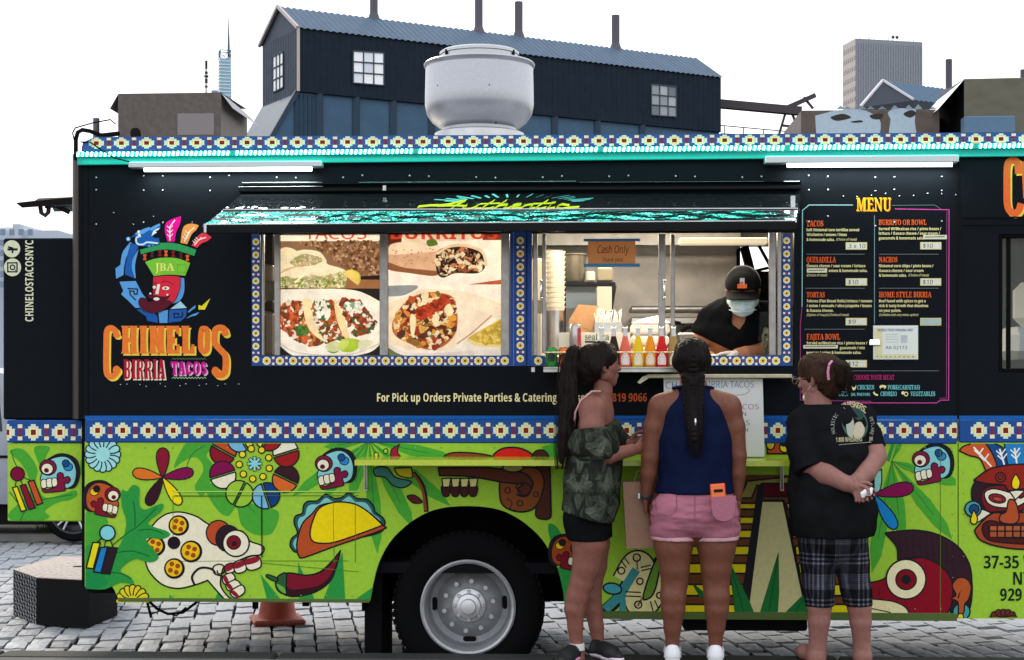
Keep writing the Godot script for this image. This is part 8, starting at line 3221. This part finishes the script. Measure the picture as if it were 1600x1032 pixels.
func braid_woman() -> void:
	zp = 0.5
	var base := j(1084, 1036)
	base.y = KERB
	var t := thing("person", "customer with long braid in navy halter top and pink denim shorts", "person", base)
	var sk := skin("744636")
	var st := sf()
	var bones: Array = []
	for s in [[1051, 1052, 1054, 1052, 1051, 1051], [1120, 1120, 1119, 1120, 1119, 1118]]:
		bones.append_array(chain([[s[0], 815, 0.0, 37], [s[1], 855, 0.01, 29.5], [s[2], 888, 0.01, 23.5], [s[2], 912, 0.0, 20.5], [s[3], 932, 0.012, 20], [s[3], 952, 0.012, 18.5], [s[4], 982, 0.005, 13.5], [s[5], 1008, 0.0, 10], [s[5], 1030, 0.0, 12]]))
	bones.append_array(chain([[1086, 800, 0.0, 48], [1086, 745, 0.0, 42], [1086, 690, 0.0, 43], [1085, 650, 0.0, 38]], Vector3(1.18, 1, 0.95)))
	bones.append_array(chain([[1036, 636, 0.0, 21], [1085, 626, 0.0, 26], [1136, 636, 0.0, 21]]))
	bones.append_array(chain([[1085, 630, 0.0, 24], [1083, 605, -0.01, 20], [1082, 585, -0.02, 19]]))
	bones.append_array(chain([[1034, 640, 0.0, 20], [1024, 668, 0.0, 18.5], [1017, 715, 0.0, 14.5], [1014, 740, -0.01, 13.5], [1010, 775, -0.03, 9]]))
	bones.append_array(chain([[1137, 640, 0.0, 20], [1146, 668, 0.0, 18.5], [1152, 712, 0.0, 14.5], [1152, 740, -0.01, 13.5], [1151, 778, -0.03, 9]]))
	body(st, bones, 0.011, 0.035)
	hand(st, j(1009, 778, -0.03), Vector3(0.08, -1, -0.1), Vector3(1, 0, 0.1), Vector3(0.2, 0, -1), 0.5, 0.88)
	hand(st, j(1152, 781, -0.03), Vector3(0.02, -1, -0.1), Vector3(-1, 0, 0.1), Vector3(-0.2, 0, -1), 0.5, 0.88)
	var hb := looking(Vector3(0.0, 0.06, -1.0))
	var hc := j(1081, 566, -0.03)
	head(st, hc, hb, 0.97)
	obj("body", st, sk, t)
	eyes(t, hc, hb, 0.97)
	# hair and braid
	var hair := hair_mat("231d1c")
	st = sf()
	var cap := set_in(hb, hc, 0.97, [[0, 0.034, -0.03, 0, 0.042, 0.014, 0.097, 0.093], [0, -0.02, -0.05, 0, 0.02, -0.06, 0.07, 0.075], [-0.06, 0.0, -0.02, 0.06, 0.0, -0.02, 0.045, 0.045], [0, -0.06, -0.06, 0, -0.03, -0.06, 0.045, 0.06], [-0.04, 0.075, 0.04, 0.04, 0.075, 0.04, 0.04, 0.04]])
	creased(0.007, Vector3(45, 9, 45))
	body(st, cap, 0.0065, 0.03, [], set_in(hb, hc, 0.97, [[0, -0.03, 0.1, 0, -0.12, 0.08, 0.07, 0.09]]))
	crease = 0.0
	# plaited crown: a row of lapping strands
	for i in range(2, 7):
		var y := 0.105 - i * 0.026
		var zf := -0.105 - 0.014 * sin(i * 0.5) + (0.03 if i == 0 else 0.0)
		for s in [-1.0, 1.0]:
			body(st, set_in(hb, hc, 0.97, [[s * 0.06, y + 0.02, zf + 0.035, s * 0.004, y - 0.012, zf - 0.004, 0.017, 0.019]]), 0.006, 0.01)
	var hp := obj("hair", st, hair, t)
	st = sf()
	var p0 := [[1082, 596], [1083, 640], [1085, 690], [1086, 716]]
	for i in 13:
		var y := 594.0 + i * 7.2
		var r := lerpf(13.0, 8.5, i / 12.0)
		for s in [-1.0, 1.0]:
			var dz := 0.085 + 0.1 * smoothstep(594.0, 680.0, y)
			body(st, chain([[1083 + i * 0.2 + s * r * 0.85, y - 5, dz - 0.01, r * 0.62], [1083 + i * 0.2 - s * r * 0.15, y + 7, dz + 0.006, r * 0.68]]), 0.0065, 0.008)
	body(st, chain([[1086, 684, 0.18, 7.5], [1088, 706, 0.185, 3]]), 0.006, 0.01)
	wisps(st, chain([[1082, 590, 0.07, 14], [1084, 640, 0.15, 13], [1086, 690, 0.18, 10], [1088, 712, 0.185, 5]]), 30, 9)
	obj("braid", st, hair, hp)
	# navy top
	var navy := cloth(mat(hx("111832"), 0.75, 0.0, 0.08), 0.5)
	var tor := chain([[1086, 775, 0.0, 53], [1086, 745, 0.0, 48], [1086, 690, 0.0, 48], [1085, 655, 0.0, 44]], Vector3(1.18, 1, 1.0))
	tor.append_array(chain([[1056, 640, 0.0, 24], [1085, 628, 0.0, 31], [1115, 640, 0.0, 24]]))
	tor.append_array(chain([[1084, 640, 0.0, 30], [1083, 606, -0.005, 25.5]]))
	st = sf()
	creased(0.01, Vector3(7, 4, 7))
	body(st, tor, 0.01, 0.035, [[Vector3(0, -1, 0), j(1086, 771)], [Vector3(0, 1, 0), j(1086, 604)], [Vector3(-1, 0.85, 0), j(1047, 607)], [Vector3(1, 0.85, 0), j(1120, 607)]])
	obj("halter_top", st, navy, t)
	crease = 0.0
	st = sf()
	var ring: Array = []
	for i in 25:
		var a := TAU * i / 24.0
		ring.append(j(1083 + cos(a) * 31, 606 - sin(a) * 2.0 + absf(cos(a)) * 1.0, sin(a) * 0.088 - 0.005))
	tube(st, ring, [0.0085], 8, false)
	obj("neck_band", st, navy, t)
	st = sf()
	ball(st, j(1087, 660, 0.195), Vector3(0.006, 0.022, 0.004), 8)
	obj("hair_clip", st, M.chrome, hp)
	# shorts with pockets and rolled hems
	var pink := cloth(textured(mat(Color.WHITE, 0.8, 0.0, 0.2), weave(Color("8e5264"), Color("b27686")), 9.0), 0.8)
	var sh := chain([[1086, 768, 0.0, 44], [1086, 800, 0.01, 47]], Vector3(1.22, 1, 1.1))
	sh.append_array(chain([[1056, 800, 0.045, 38], [1052, 825, 0.02, 36], [1053, 848, 0.01, 33]]))
	sh.append_array(chain([[1116, 800, 0.045, 38], [1120, 825, 0.02, 36], [1120, 848, 0.01, 33]]))
	st = sf()
	creased(0.009, Vector3(5, 17, 5))
	body(st, sh, 0.009, 0.022, [[Vector3(0, -1, 0), j(1086, 838)], [Vector3(0, 1, 0), j(1086, 757)]])
	var so := obj("shorts", st, pink, t)
	st = sf()
	for s in [[1053, -0.02], [1120, 0.03]]:
		var hem := chain([[s[0], 836, 0.012, 35.5], [s[0], 843, 0.012, 34.8]])
		body(st, hem, 0.008, 0.01, [[Vector3(s[1], -1, 0), j(s[0], 844)], [Vector3(0, 1, 0), j(s[0], 835)]])
	crease = 0.0
	obj("rolled_hem", st, cloth(mat(hx("c89aa4"), 0.8), 0.6), so)
	var k := Ink.new(zp)
	for l in ["1113 779 1114 805 1130 815 1147 806 1150 776", "1024 772 1026 798 1041 806 1056 798 1057 772"]:
		k.stroke(sp(l, false), 1.0, hx("84465a"))
	for l in ["1045 766 1085 763 1130 766", "1086 764 1086 815 1086 835"]:
		k.stroke(sp(l, false, 10), 1.2, hx("8c4e62"))
	for x in [1062, 1086, 1108]:
		k.stroke(sp("%d 758 %d 768" % [x, x], false), 3.0, hx("a4647a"))
	var inkm := mat(Color.WHITE, 0.7)
	inkm.vertex_color_use_as_albedo = true
	obj("stitching", on_cloth(k.st, sh, 0.022, 0.003), inkm, so)
	st = sf()
	var wc := j(1009, 776, -0.03)
	lathe(st, PackedVector2Array([Vector2(0.036, -0.01), Vector2(0.039, 0), Vector2(0.036, 0.01)]), wc, 18)
	var wt := obj("watch", st, mat(hx("302c2c"), 0.5), t)
	st = sf()
	box(st, wc + Vector3(-0.036, 0.002, 0.014), Vector3(0.012, 0.03, 0.026), 0.004)
	obj("watch_face", st, mat(hx("dcdcd8"), 0.2, 0.4), wt)
	for c in [1051, 1118]:
		shoe(t, j(c, 1034, 0.02), j(c, 1034, -0.2), 0.95, mat(hx("dcdce0"), 0.6), mat(hx("e4e4e4"), 0.6))
		st = sf()
		var q := j(c, 1024, 0.0)
		tube(st, [q, q + Vector3(0, 0.03, 0)], [0.043, 0.04], 14)
		obj("sock", st, mat(hx("dcdce0"), 0.8), t)
	# her phone
	var ph := thing("phone", "orange red phone in the back pocket of the pink shorts", "phone", j(1122, 790, 0.16))
	var zq := 0.205
	st = sf()
	var xb := Basis(Vector3.BACK, 0.08) * Basis(Vector3.RIGHT, 0.12)
	var pc := P(1122.5, 776, zp + zq)
	box(st, pc, Vector3(0.076, 0.13, 0.01), 0.004, xb)
	obj("phone_case", st, mat(hx("e8552c"), 0.4), ph)
	st = sf()
	box(st, pc + xb * Vector3(0, 0, 0.0055), Vector3(0.066, 0.12, 0.002), 0.001, xb)
	obj("case_back", st, mat(hx("f07a44"), 0.4), ph)
	st = sf()
	box(st, pc + xb * Vector3(0.002, 0.03, 0.0075), Vector3(0.046, 0.016, 0.003), 0.001, xb)
	obj("camera_strip", st, mat(hx("1c1c1e"), 0.1), ph)
	# the pocket that holds it
	k = Ink.new(zp)
	k.fill(sp("1113 777! 1150 775! 1147 806 1130 815 1114 805"), hx("b87488"))
	st = sf()
	var pk: Array = []
	for v in sp("1113 777! 1150 775! 1147 806 1130 815 1114 805"):
		pk.append(P(v.x, v.y, zp + zq + 0.008))
	for i in range(1, pk.size() - 1):
		tri(st, pk[0], pk[i], pk[i + 1], Vector3.BACK)
	obj("pocket", st, pink, so)
	# paper bag hanging from her left hand
	var bg := thing("paper_bag", "large brown paper bag held beside the braided customer's left hand", "paper bag", P(1006, 856, 0.36))
	st = sf()
	var z := 0.44
	var q := [P(973, 754, z), P(1032, 752, z), P(1040, 856, z), P(979, 858, z)]
	var dv := Vector3(0.0, 0, -0.14)
	quad(st, q[0], q[1], q[2], q[3], Vector3.BACK)
	quad(st, q[0] + dv, q[1] + dv, q[2] + dv, q[3] + dv, Vector3.FORWARD)
	quad(st, q[0], q[0] + dv, q[3] + dv, q[3], Vector3.LEFT)
	quad(st, q[1], q[1] + dv, q[2] + dv, q[2], Vector3.RIGHT)
	quad(st, q[3], q[2], q[2] + dv, q[3] + dv, Vector3.DOWN)
	obj("bag", st, bumped(mat(hx("8c6c58"), 0.8), wave_n, 0.6, 2.5), bg)
	st = sf()
	tube(st, [P(990, 756, z - 0.02), P(996, 738, z - 0.03), P(1008, 812 - 80, z - 0.04), P(1016, 738, z - 0.03), P(1022, 756, z - 0.02)], [0.004], 6)
	obj("bag_handle", st, mat(hx("7c5c48"), 0.8), bg)

func tshirt_woman() -> void:
	zp = 0.45
	var base := j(1312, 1032)
	base.y = KERB
	var t := thing("person", "customer in black printed T-shirt and plaid capri trousers with hands clasped behind", "person", base)
	var sk := skin("96685f")
	var st := sf()
	var bones: Array = []
	bones.append_array(chain([[1281, 930, 0.025, 17], [1281, 946, 0.025, 19], [1280, 970, 0.02, 17], [1278, 1008, 0.0, 13.5], [1276, 1028, 0.0, 15]]))
	bones.append_array(chain([[1342, 930, 0.0, 17], [1343, 948, 0.005, 18.5], [1345, 972, 0.0, 16.5], [1347, 1008, -0.02, 13], [1348, 1026, -0.02, 15]]))
	for f in [[1276, 1030, 0.0, -0.05], [1348, 1028, -0.02, 0.02]]:
		var h := j(f[0], 1032, f[2])
		h.y = KERB + 0.03
		bones.append([h, h + Vector3(f[3], 0.01, -0.08), 0.036, 0.036])
		bones.append([h + Vector3(f[3], 0.01, -0.08), h + Vector3(f[3] * 1.4, -0.005, -0.17), 0.036, 0.026])
	bones.append_array(chain([[1284, 655, 0.0, 25], [1278, 632, 0.0, 20], [1277, 612, 0.0, 20]]))
	# arms folded behind: forearms come forward to the clasp
	bones.append_array(chain([[1258, 690, 0.06, 21], [1268, 728, 0.1, 18], [1292, 742, 0.18, 16.5], [1322, 756, 0.225, 12], [1333, 762, 0.23, 9.5]]))
	bones.append_array(chain([[1362, 690, 0.03, 19], [1368, 714, 0.08, 17], [1354, 739, 0.17, 14.5], [1340, 752, 0.22, 11.5], [1336, 757, 0.23, 10]]))
	body(st, bones, 0.011, 0.03)
	hand(st, j(1331, 762, 0.235), Vector3(0.9, -0.32, 0.1), Vector3(-0.2, -0.3, 1), Vector3(0.3, 0.9, 0.2), 0.75, 0.9)
	hand(st, j(1337, 756, 0.245), Vector3(0.35, -0.9, 0.25), Vector3(-0.8, -0.3, 0.4), Vector3(0.7, 0.3, 0.3), 0.9, 0.86)
	var hb := looking(Vector3(-0.82, -0.03, -0.57))
	var hc := j(1281, 594, 0.0)
	head(st, hc, hb, 1.06)
	obj("body", st, sk, t)
	eyes(t, hc, hb, 1.06)
	var hair := hair_mat("4a3328")
	st = sf()
	var cap := set_in(hb, hc, 1.06, [[0, 0.036, -0.035, 0, 0.044, 0.014, 0.094, 0.09], [0, -0.03, -0.05, 0, 0.02, -0.06, 0.065, 0.07], [-0.055, 0.01, -0.03, 0.055, 0.01, -0.03, 0.045, 0.045], [-0.04, 0.08, 0.045, 0.04, 0.08, 0.045, 0.038, 0.038]])
	var cut := set_in(hb, hc, 1.06, [[0, -0.03, 0.1, 0, -0.12, 0.08, 0.07, 0.09], [-0.05, -0.015, 0.09, 0.05, -0.015, 0.09, 0.036, 0.036], [-0.09, -0.02, -0.002, -0.07, -0.04, 0.0, 0.024, 0.024], [0.09, -0.02, -0.002, 0.07, -0.04, 0.0, 0.024, 0.024]])
	creased(0.008, Vector3(45, 9, 45))
	body(st, cap, 0.006, 0.03, [], cut)
	crease = 0.0
	var hp := obj("hair", st, hair, t)
	st = sf()
	body(st, chain([[1302, 574, 0.06, 12], [1312, 579, 0.08, 16], [1313, 592, 0.08, 14]]) + chain([[1318, 576, 0.07, 9], [1316, 606, 0.07, 6]]), 0.006, 0.02)
	wisps(st, chain([[1290, 566, 0.08, 10], [1312, 575, 0.09, 17], [1318, 590, 0.08, 15], [1312, 612, 0.07, 9]]), 40, 5)
	obj("hair_bun", st, hair_mat("33261f"), hp)
	st = sf()
	tube(st, [j(1295, 594, 0.13), j(1294, 582, 0.135), j(1296, 570, 0.13), j(1300, 565, 0.1)], [0.007], 8)
	obj("hair_tie", st, mat(hx("c87a98"), 0.6), hp)
	# glasses and mask under the chin
	st = sf()
	for s in [-1.0, 1.0]:
		var ring: Array = []
		for i in 17:
			var a := TAU * i / 16.0
			ring.append(hc + hb * (Vector3(s * 0.034 + cos(a) * 0.026, 0.002 + sin(a) * 0.02, 0.118) * 1.06))
		tube(st, ring, [0.0022], 6, false)
		tube(st, [hc + hb * (Vector3(s * 0.06, 0.008, 0.116) * 1.06), hc + hb * (Vector3(s * 0.086, 0.012, 0.0) * 1.06)], [0.0022], 6)
	obj("glasses", st, mat(hx("8c7870"), 0.3, 0.5), t)
	st = sf()
	body(st, set_in(hb, hc, 1.06, [[-0.026, -0.085, 0.052, 0.026, -0.085, 0.052, 0.024, 0.024], [0, -0.085, 0.066, 0, -0.1, 0.05, 0.026, 0.024]]), 0.005, 0.02)
	tube(st, [hc + hb * (Vector3(0.05, -0.07, 0.06) * 1.06), hc + hb * (Vector3(0.078, -0.03, 0.01) * 1.06), hc + hb * (Vector3(0.085, 0.02, -0.02) * 1.06)], [0.002], 5)
	tube(st, [hc + hb * (Vector3(-0.05, -0.07, 0.06) * 1.06), hc + hb * (Vector3(-0.078, -0.03, 0.01) * 1.06), hc + hb * (Vector3(-0.085, 0.02, -0.02) * 1.06)], [0.002], 5)
	obj("face_mask", st, mat(hx("dcdcdc"), 0.8), t)
	# T-shirt
	var black := cloth(mat(hx("17181a"), 0.85, 0.0, 0.06), 0.6)
	var tor := chain([[1300, 820, 0.0, 55], [1299, 770, 0.0, 55], [1302, 710, 0.0, 52], [1302, 672, 0.0, 46]], Vector3(1.2, 1, 1.15))
	tor.append_array(chain([[1252, 662, 0.0, 24], [1300, 644, 0.0, 30], [1346, 655, 0.0, 26]]))
	tor.append_array(chain([[1281, 650, 0.0, 28], [1279, 634, 0.0, 22.5]]))
	tor.append_array(chain([[1276, 800, 0.05, 40], [1330, 800, 0.05, 38]]))
	st = sf()
	creased(0.015, Vector3(6, 5, 6))
	body(st, tor, 0.011, 0.035, [[Vector3(0.0, -1, 0), j(1300, 838)], [Vector3(0.0, 1, 0), j(1300, 632)], ])
	body(st, chain([[1256, 662, 0.02, 26], [1255, 690, 0.06, 27], [1268, 732, 0.12, 27]]), 0.011, 0.03, [[Vector3(0.35, -1, 0.45), j(1276, 728, 0.16)]])
	var rs := chain([[1346, 664, 0.0, 25], [1355, 682, 0.02, 23], [1362, 706, 0.05, 22]])
	body(st, rs, 0.011, 0.03, [[Vector3(0.1, -1, 0.3), j(1376, 700, 0.06)]])
	obj("t_shirt", st, black, t)
	crease = 0.0
	# the print on its back
	var k := Ink.new(zp)
	k.each = 0.00006
	k.xf = Transform2D(Vector2(1.05, 0), Vector2(0, 1.05), Vector2(1336 - 1331 * 1.05, 664 - 662 * 1.05))
	k.fill(ell(1331, 660, 19, 25, -0.3, 30), hx("3c5c54"))
	k.fill(sp("1318 650 1324 645 1330 660 1328 680 1320 675"), hx("a8b0a0"))
	k.fill(sp("1331 662 1340 658 1346 670 1340 682 1330 680"), hx("c4b8a0"))
	k.fill(sp("1322 640 1338 638 1344 650 1335 655"), hx("284840"))
	for i in 9:
		var a := -2.05 + i * 0.15
		letters(k, "WHISKERS."[i], 1329 + cos(a) * 25 - 2.6, 658 + sin(a) * 26 - 4.5, 1329 + cos(a) * 25 + 2.6, 658 + sin(a) * 26 + 4, hx("c0b48c"), "Droid Sans", true, 0.0, a + PI / 2)
	for i in 8:
		var a := 2.75 + i * 0.14
		letters(k, "HOLISTIC"[i], 1329 + cos(a) * 27 - 1.6, 662 + sin(a) * 26 - 2.5, 1329 + cos(a) * 27 + 1.6, 662 + sin(a) * 26 + 2.5, hx("9ca09c"), "Droid Sans", false, 0.0, a + PI / 2)
	for i in 7:
		var a := -0.5 + i * 0.14
		letters(k, "PETCARE"[i], 1331 + cos(a) * 26 - 1.6, 662 + sin(a) * 26 - 2.5, 1331 + cos(a) * 26 + 1.6, 662 + sin(a) * 26 + 2.5, hx("9ca09c"), "Droid Sans", false, 0.0, a + PI / 2)
	letters(k, "1 800 WHISKERS", 1303, 681, 1342, 688, hx("b8b088"), "Droid Sans", true, 0.0, -0.03)
	letters(k, "JW", 1352, 680, 1358, 686, hx("b8b088"), "Droid Sans", true)
	k.stroke(sp("1307 692 1330 690 1356 688", false), 1.0, hx("8c8c88"))
	var inkm := mat(Color.WHITE, 0.8)
	inkm.vertex_color_use_as_albedo = true
	obj("shirt_print", on_cloth(k.st, tor + rs, 0.03, 0.004), inkm, t)
	# capri trousers
	st = sf()
	var tr := chain([[1300, 830, 0.0, 47], [1300, 840, 0.0, 46]], Vector3(1.1, 1, 1.05))
	tr.append_array(chain([[1277, 835, 0.01, 30], [1278, 880, 0.02, 27], [1280, 920, 0.025, 24.5], [1282, 950, 0.025, 22.5]]))
	tr.append_array(chain([[1325, 835, 0.0, 30], [1332, 880, 0.0, 26], [1338, 920, 0.0, 23.5], [1343, 952, 0.005, 21.5]]))
	creased(0.006, Vector3(8, 8, 8))
	body(st, tr, 0.01, 0.02, [[Vector3(0, -1, 0), j(1300, 947)]])
	crease = 0.0
	obj("capri_trousers", st, cloth(textured(mat(Color.WHITE, 0.85, 0.0, 0.15), plaid(), 4.2), 0.4), t)
	var ti := thing("tissue", "crumpled white tissue in the clasped hands behind the black T-shirt", "tissue", j(1356, 772, 0.27))
	st = sf()
	body(st, chain([[1348, 772, 0.3, 3.5], [1358, 770, 0.29, 4.5], [1362, 764, 0.28, 2.5]]) + chain([[1352, 768, 0.3, 3], [1349, 776, 0.3, 3]]), 0.004, 0.006)
	obj("paper", st, mat(hx("dcdce0"), 0.8), ti)

func server() -> void:
	zp = -0.32
	var t := thing("person", "masked worker in black cap and V-neck shirt leaning over the counter inside", "person", Vector3(j(1150, 600).x, 0.68, zp))
	var sk := skin("b97a56")
	var st := sf()
	var bones: Array = []
	bones.append_array(chain([[1150, 575, -0.1, 40], [1150, 525, 0.0, 40], [1152, 500, 0.02, 34]], Vector3(1.15, 1, 0.9)))
	bones.append_array(chain([[1116, 500, 0.0, 20], [1152, 490, 0.0, 22], [1190, 497, -0.02, 20]]))
	bones.append_array(chain([[1154, 505, 0.05, 21], [1157, 485, 0.06, 16], [1158, 470, 0.08, 16]]))
	bones.append_array(chain([[1114, 502, 0.0, 19], [1100, 525, 0.03, 15], [1090, 545, 0.05, 13], [1082, 562, 0.1, 11], [1110, 558, 0.16, 9]]))
	bones.append_array(chain([[1193, 500, 0.0, 18], [1198, 530, 0.04, 14], [1190, 548, 0.1, 12], [1165, 552, 0.17, 10], [1152, 553, 0.19, 8.5]]))
	# lower body standing on the truck's floor
	bones.append_array(chain([[1150, 575, -0.1, 42], [1150, 660, -0.2, 42]], Vector3(1.1, 1, 0.85)))
	body(st, bones, 0.011, 0.03)
	var hb := looking(Vector3(-0.12, -0.3, 0.94))
	var hc := j(1161, 458, 0.12)
	head(st, hc, hb, 1.0)
	obj("body", st, sk, t)
	eyes(t, hc, hb)
	st = sf()
	hand(st, j(1154, 553, 0.19), Vector3(-1, -0.02, 0.1), Vector3(0, -1, 0), Vector3(0, 0.2, 1), 0.3, 0.92)
	hand(st, j(1108, 558, 0.16), Vector3(1, -0.05, 0.1), Vector3(0, -1, 0), Vector3(0, 0.2, 1), 0.3, 0.92)
	obj("glove", st, mat(hx("ddd2c8"), 0.35, 0.0, 0.5), t)
	# mask
	st = sf()
	body(st, set_in(hb, hc, 1.0, [[-0.04, -0.03, 0.075, 0.04, -0.03, 0.075, 0.036, 0.036], [0, -0.03, 0.1, 0, -0.06, 0.095, 0.026, 0.03], [-0.03, -0.075, 0.06, 0.03, -0.075, 0.06, 0.036, 0.036], [0, -0.09, 0.07, 0, -0.095, 0.06, 0.032, 0.03], [-0.062, -0.04, 0.03, 0.062, -0.04, 0.03, 0.028, 0.028]]), 0.005, 0.02)
	for i in 3:
		tube(st, [hc + hb * Vector3(-0.075, -0.035 - i * 0.022, 0.07), hc + hb * Vector3(-0.04, -0.036 - i * 0.022, 0.112), hc + hb * Vector3(0, -0.036 - i * 0.022, 0.127 - i * 0.003), hc + hb * Vector3(0.04, -0.036 - i * 0.022, 0.112), hc + hb * Vector3(0.075, -0.035 - i * 0.022, 0.07)], [0.0026], 6)
	for s in [-1.0, 1.0]:
		tube(st, [hc + hb * Vector3(s * 0.075, -0.025, 0.06), hc + hb * Vector3(s * 0.085, 0.0, 0.0)], [0.002], 5)
	obj("face_mask", st, mat(hx("d0e8ea"), 0.8), t)
	# hair and cap
	st = sf()
	body(st, set_in(hb, hc, 1.0, [[0, 0.03, -0.035, 0, 0.03, 0.0, 0.09, 0.088], [-0.075, -0.01, -0.03, -0.07, -0.05, -0.03, 0.02, 0.018], [0.075, -0.01, -0.03, 0.07, -0.05, -0.03, 0.02, 0.018]]), 0.006, 0.02, [], set_in(hb, hc, 1.0, [[0, -0.04, 0.1, 0, 0.0, 0.11, 0.09, 0.085]]))
	obj("hair", st, hair_mat("1f1a18"), t)
	st = sf()
	body(st, set_in(hb, hc, 1.0, [[0, 0.05, -0.03, 0, 0.055, 0.012, 0.101, 0.1], [0, 0.085, 0.03, 0, 0.08, 0.055, 0.07, 0.055]]), 0.006, 0.03, [[hb * Vector3(0, -1, 0.1), hc + hb * Vector3(0, 0.028, 0.0)]])
	var blackc := cloth(mat(hx("17181a"), 0.8, 0.0, 0.2), 0.2)
	var cp := obj("cap", st, blackc, t)
	st = sf()
	var brim: Array = []
	var n := 14
	var last: Array = []
	for i in n + 1:
		var a := lerpf(-1.25, 1.25, float(i) / n)
		var r0 := Vector3(sin(a) * 0.096, 0.036 - 0.01 * absf(sin(a)), cos(a) * 0.1)
		var r1 := Vector3(sin(a) * 0.098, 0.012 - 0.022 * sin(a) * sin(a), 0.04 + cos(a) * 0.145)
		var row := [hc + hb * r0, hc + hb * r1, hc + hb * (r1 + Vector3(0, -0.005, 0)), hc + hb * (r0 + Vector3(0, -0.005, 0))]
		if i > 0:
			quad(st, last[0], row[0], row[1], last[1], hb.y)
			quad(st, last[1], row[1], row[2], last[2], hb.z)
			quad(st, last[3], row[3], row[2], last[2], -hb.y)
		last = row
	obj("brim", st, blackc, cp)
	st = sf()
	var lg := [[-0.026, 0.062, 0.026, 0.084, "e8692c"], [-0.012, 0.086, 0.014, 0.118, "d8d4d0"], [-0.008, 0.09, 0.006, 0.108, "c8402c"]]
	for i in 3:
		var e: Array = lg[i]
		var zf := 0.131 + i * 0.001
		st = sf()
		quad(st, hc + hb * Vector3(e[0], e[1], zf + 0.008), hc + hb * Vector3(e[2], e[1], zf + 0.008), hc + hb * Vector3(e[2], e[3], zf - 0.004), hc + hb * Vector3(e[0], e[3], zf - 0.004), hb.z)
		obj("emblem", st, mat(hx(e[4]), 0.6), cp)
	# shirt with its V
	var tor := chain([[1150, 575, -0.1, 46], [1150, 525, 0.0, 46], [1152, 500, 0.02, 39]], Vector3(1.18, 1, 1.0))
	tor.append_array(chain([[1116, 500, 0.0, 24], [1152, 488, 0.0, 26], [1190, 496, -0.02, 25]]))
	tor.append_array(chain([[1114, 502, 0.0, 24], [1101, 522, 0.03, 21]]))
	tor.append_array(chain([[1193, 498, 0.0, 24], [1200, 522, 0.03, 21]]))
	tor.append_array(chain([[1154, 500, 0.04, 26], [1157, 482, 0.04, 20]]))
	st = sf()
	creased(0.012, Vector3(8, 6, 8))
	body(st, tor, 0.0095, 0.03, [[Vector3(-0.5, -1, 0.0), j(1100, 529)], [Vector3(0.3, -1, 0.0), j(1200, 532)]], chain([[1157, 478, 0.2, 14], [1156, 500, 0.2, 11], [1157, 515, 0.18, 2.5]], Vector3(1, 1, 4.0)))
	crease = 0.0
	obj("v_neck_shirt", st, cloth(mat(hx("121316"), 0.85, 0.0, 0.06), 0.4), t)
	st = sf()
	body(st, chain([[1150, 600, -0.18, 46], [1150, 690, -0.2, 46]], Vector3(1.1, 1, 0.85)) + [[Vector3(j(1135, 600).x, 1.2, zp - 0.25), Vector3(j(1135, 600).x, 0.72, zp - 0.25), 0.1, 0.07], [Vector3(j(1168, 600).x, 1.2, zp - 0.25), Vector3(j(1168, 600).x, 0.72, zp - 0.25), 0.1, 0.07]], 0.014, 0.03)
	obj("trousers", st, cloth(mat(hx("1c1e24"), 0.85), 0.4), t)
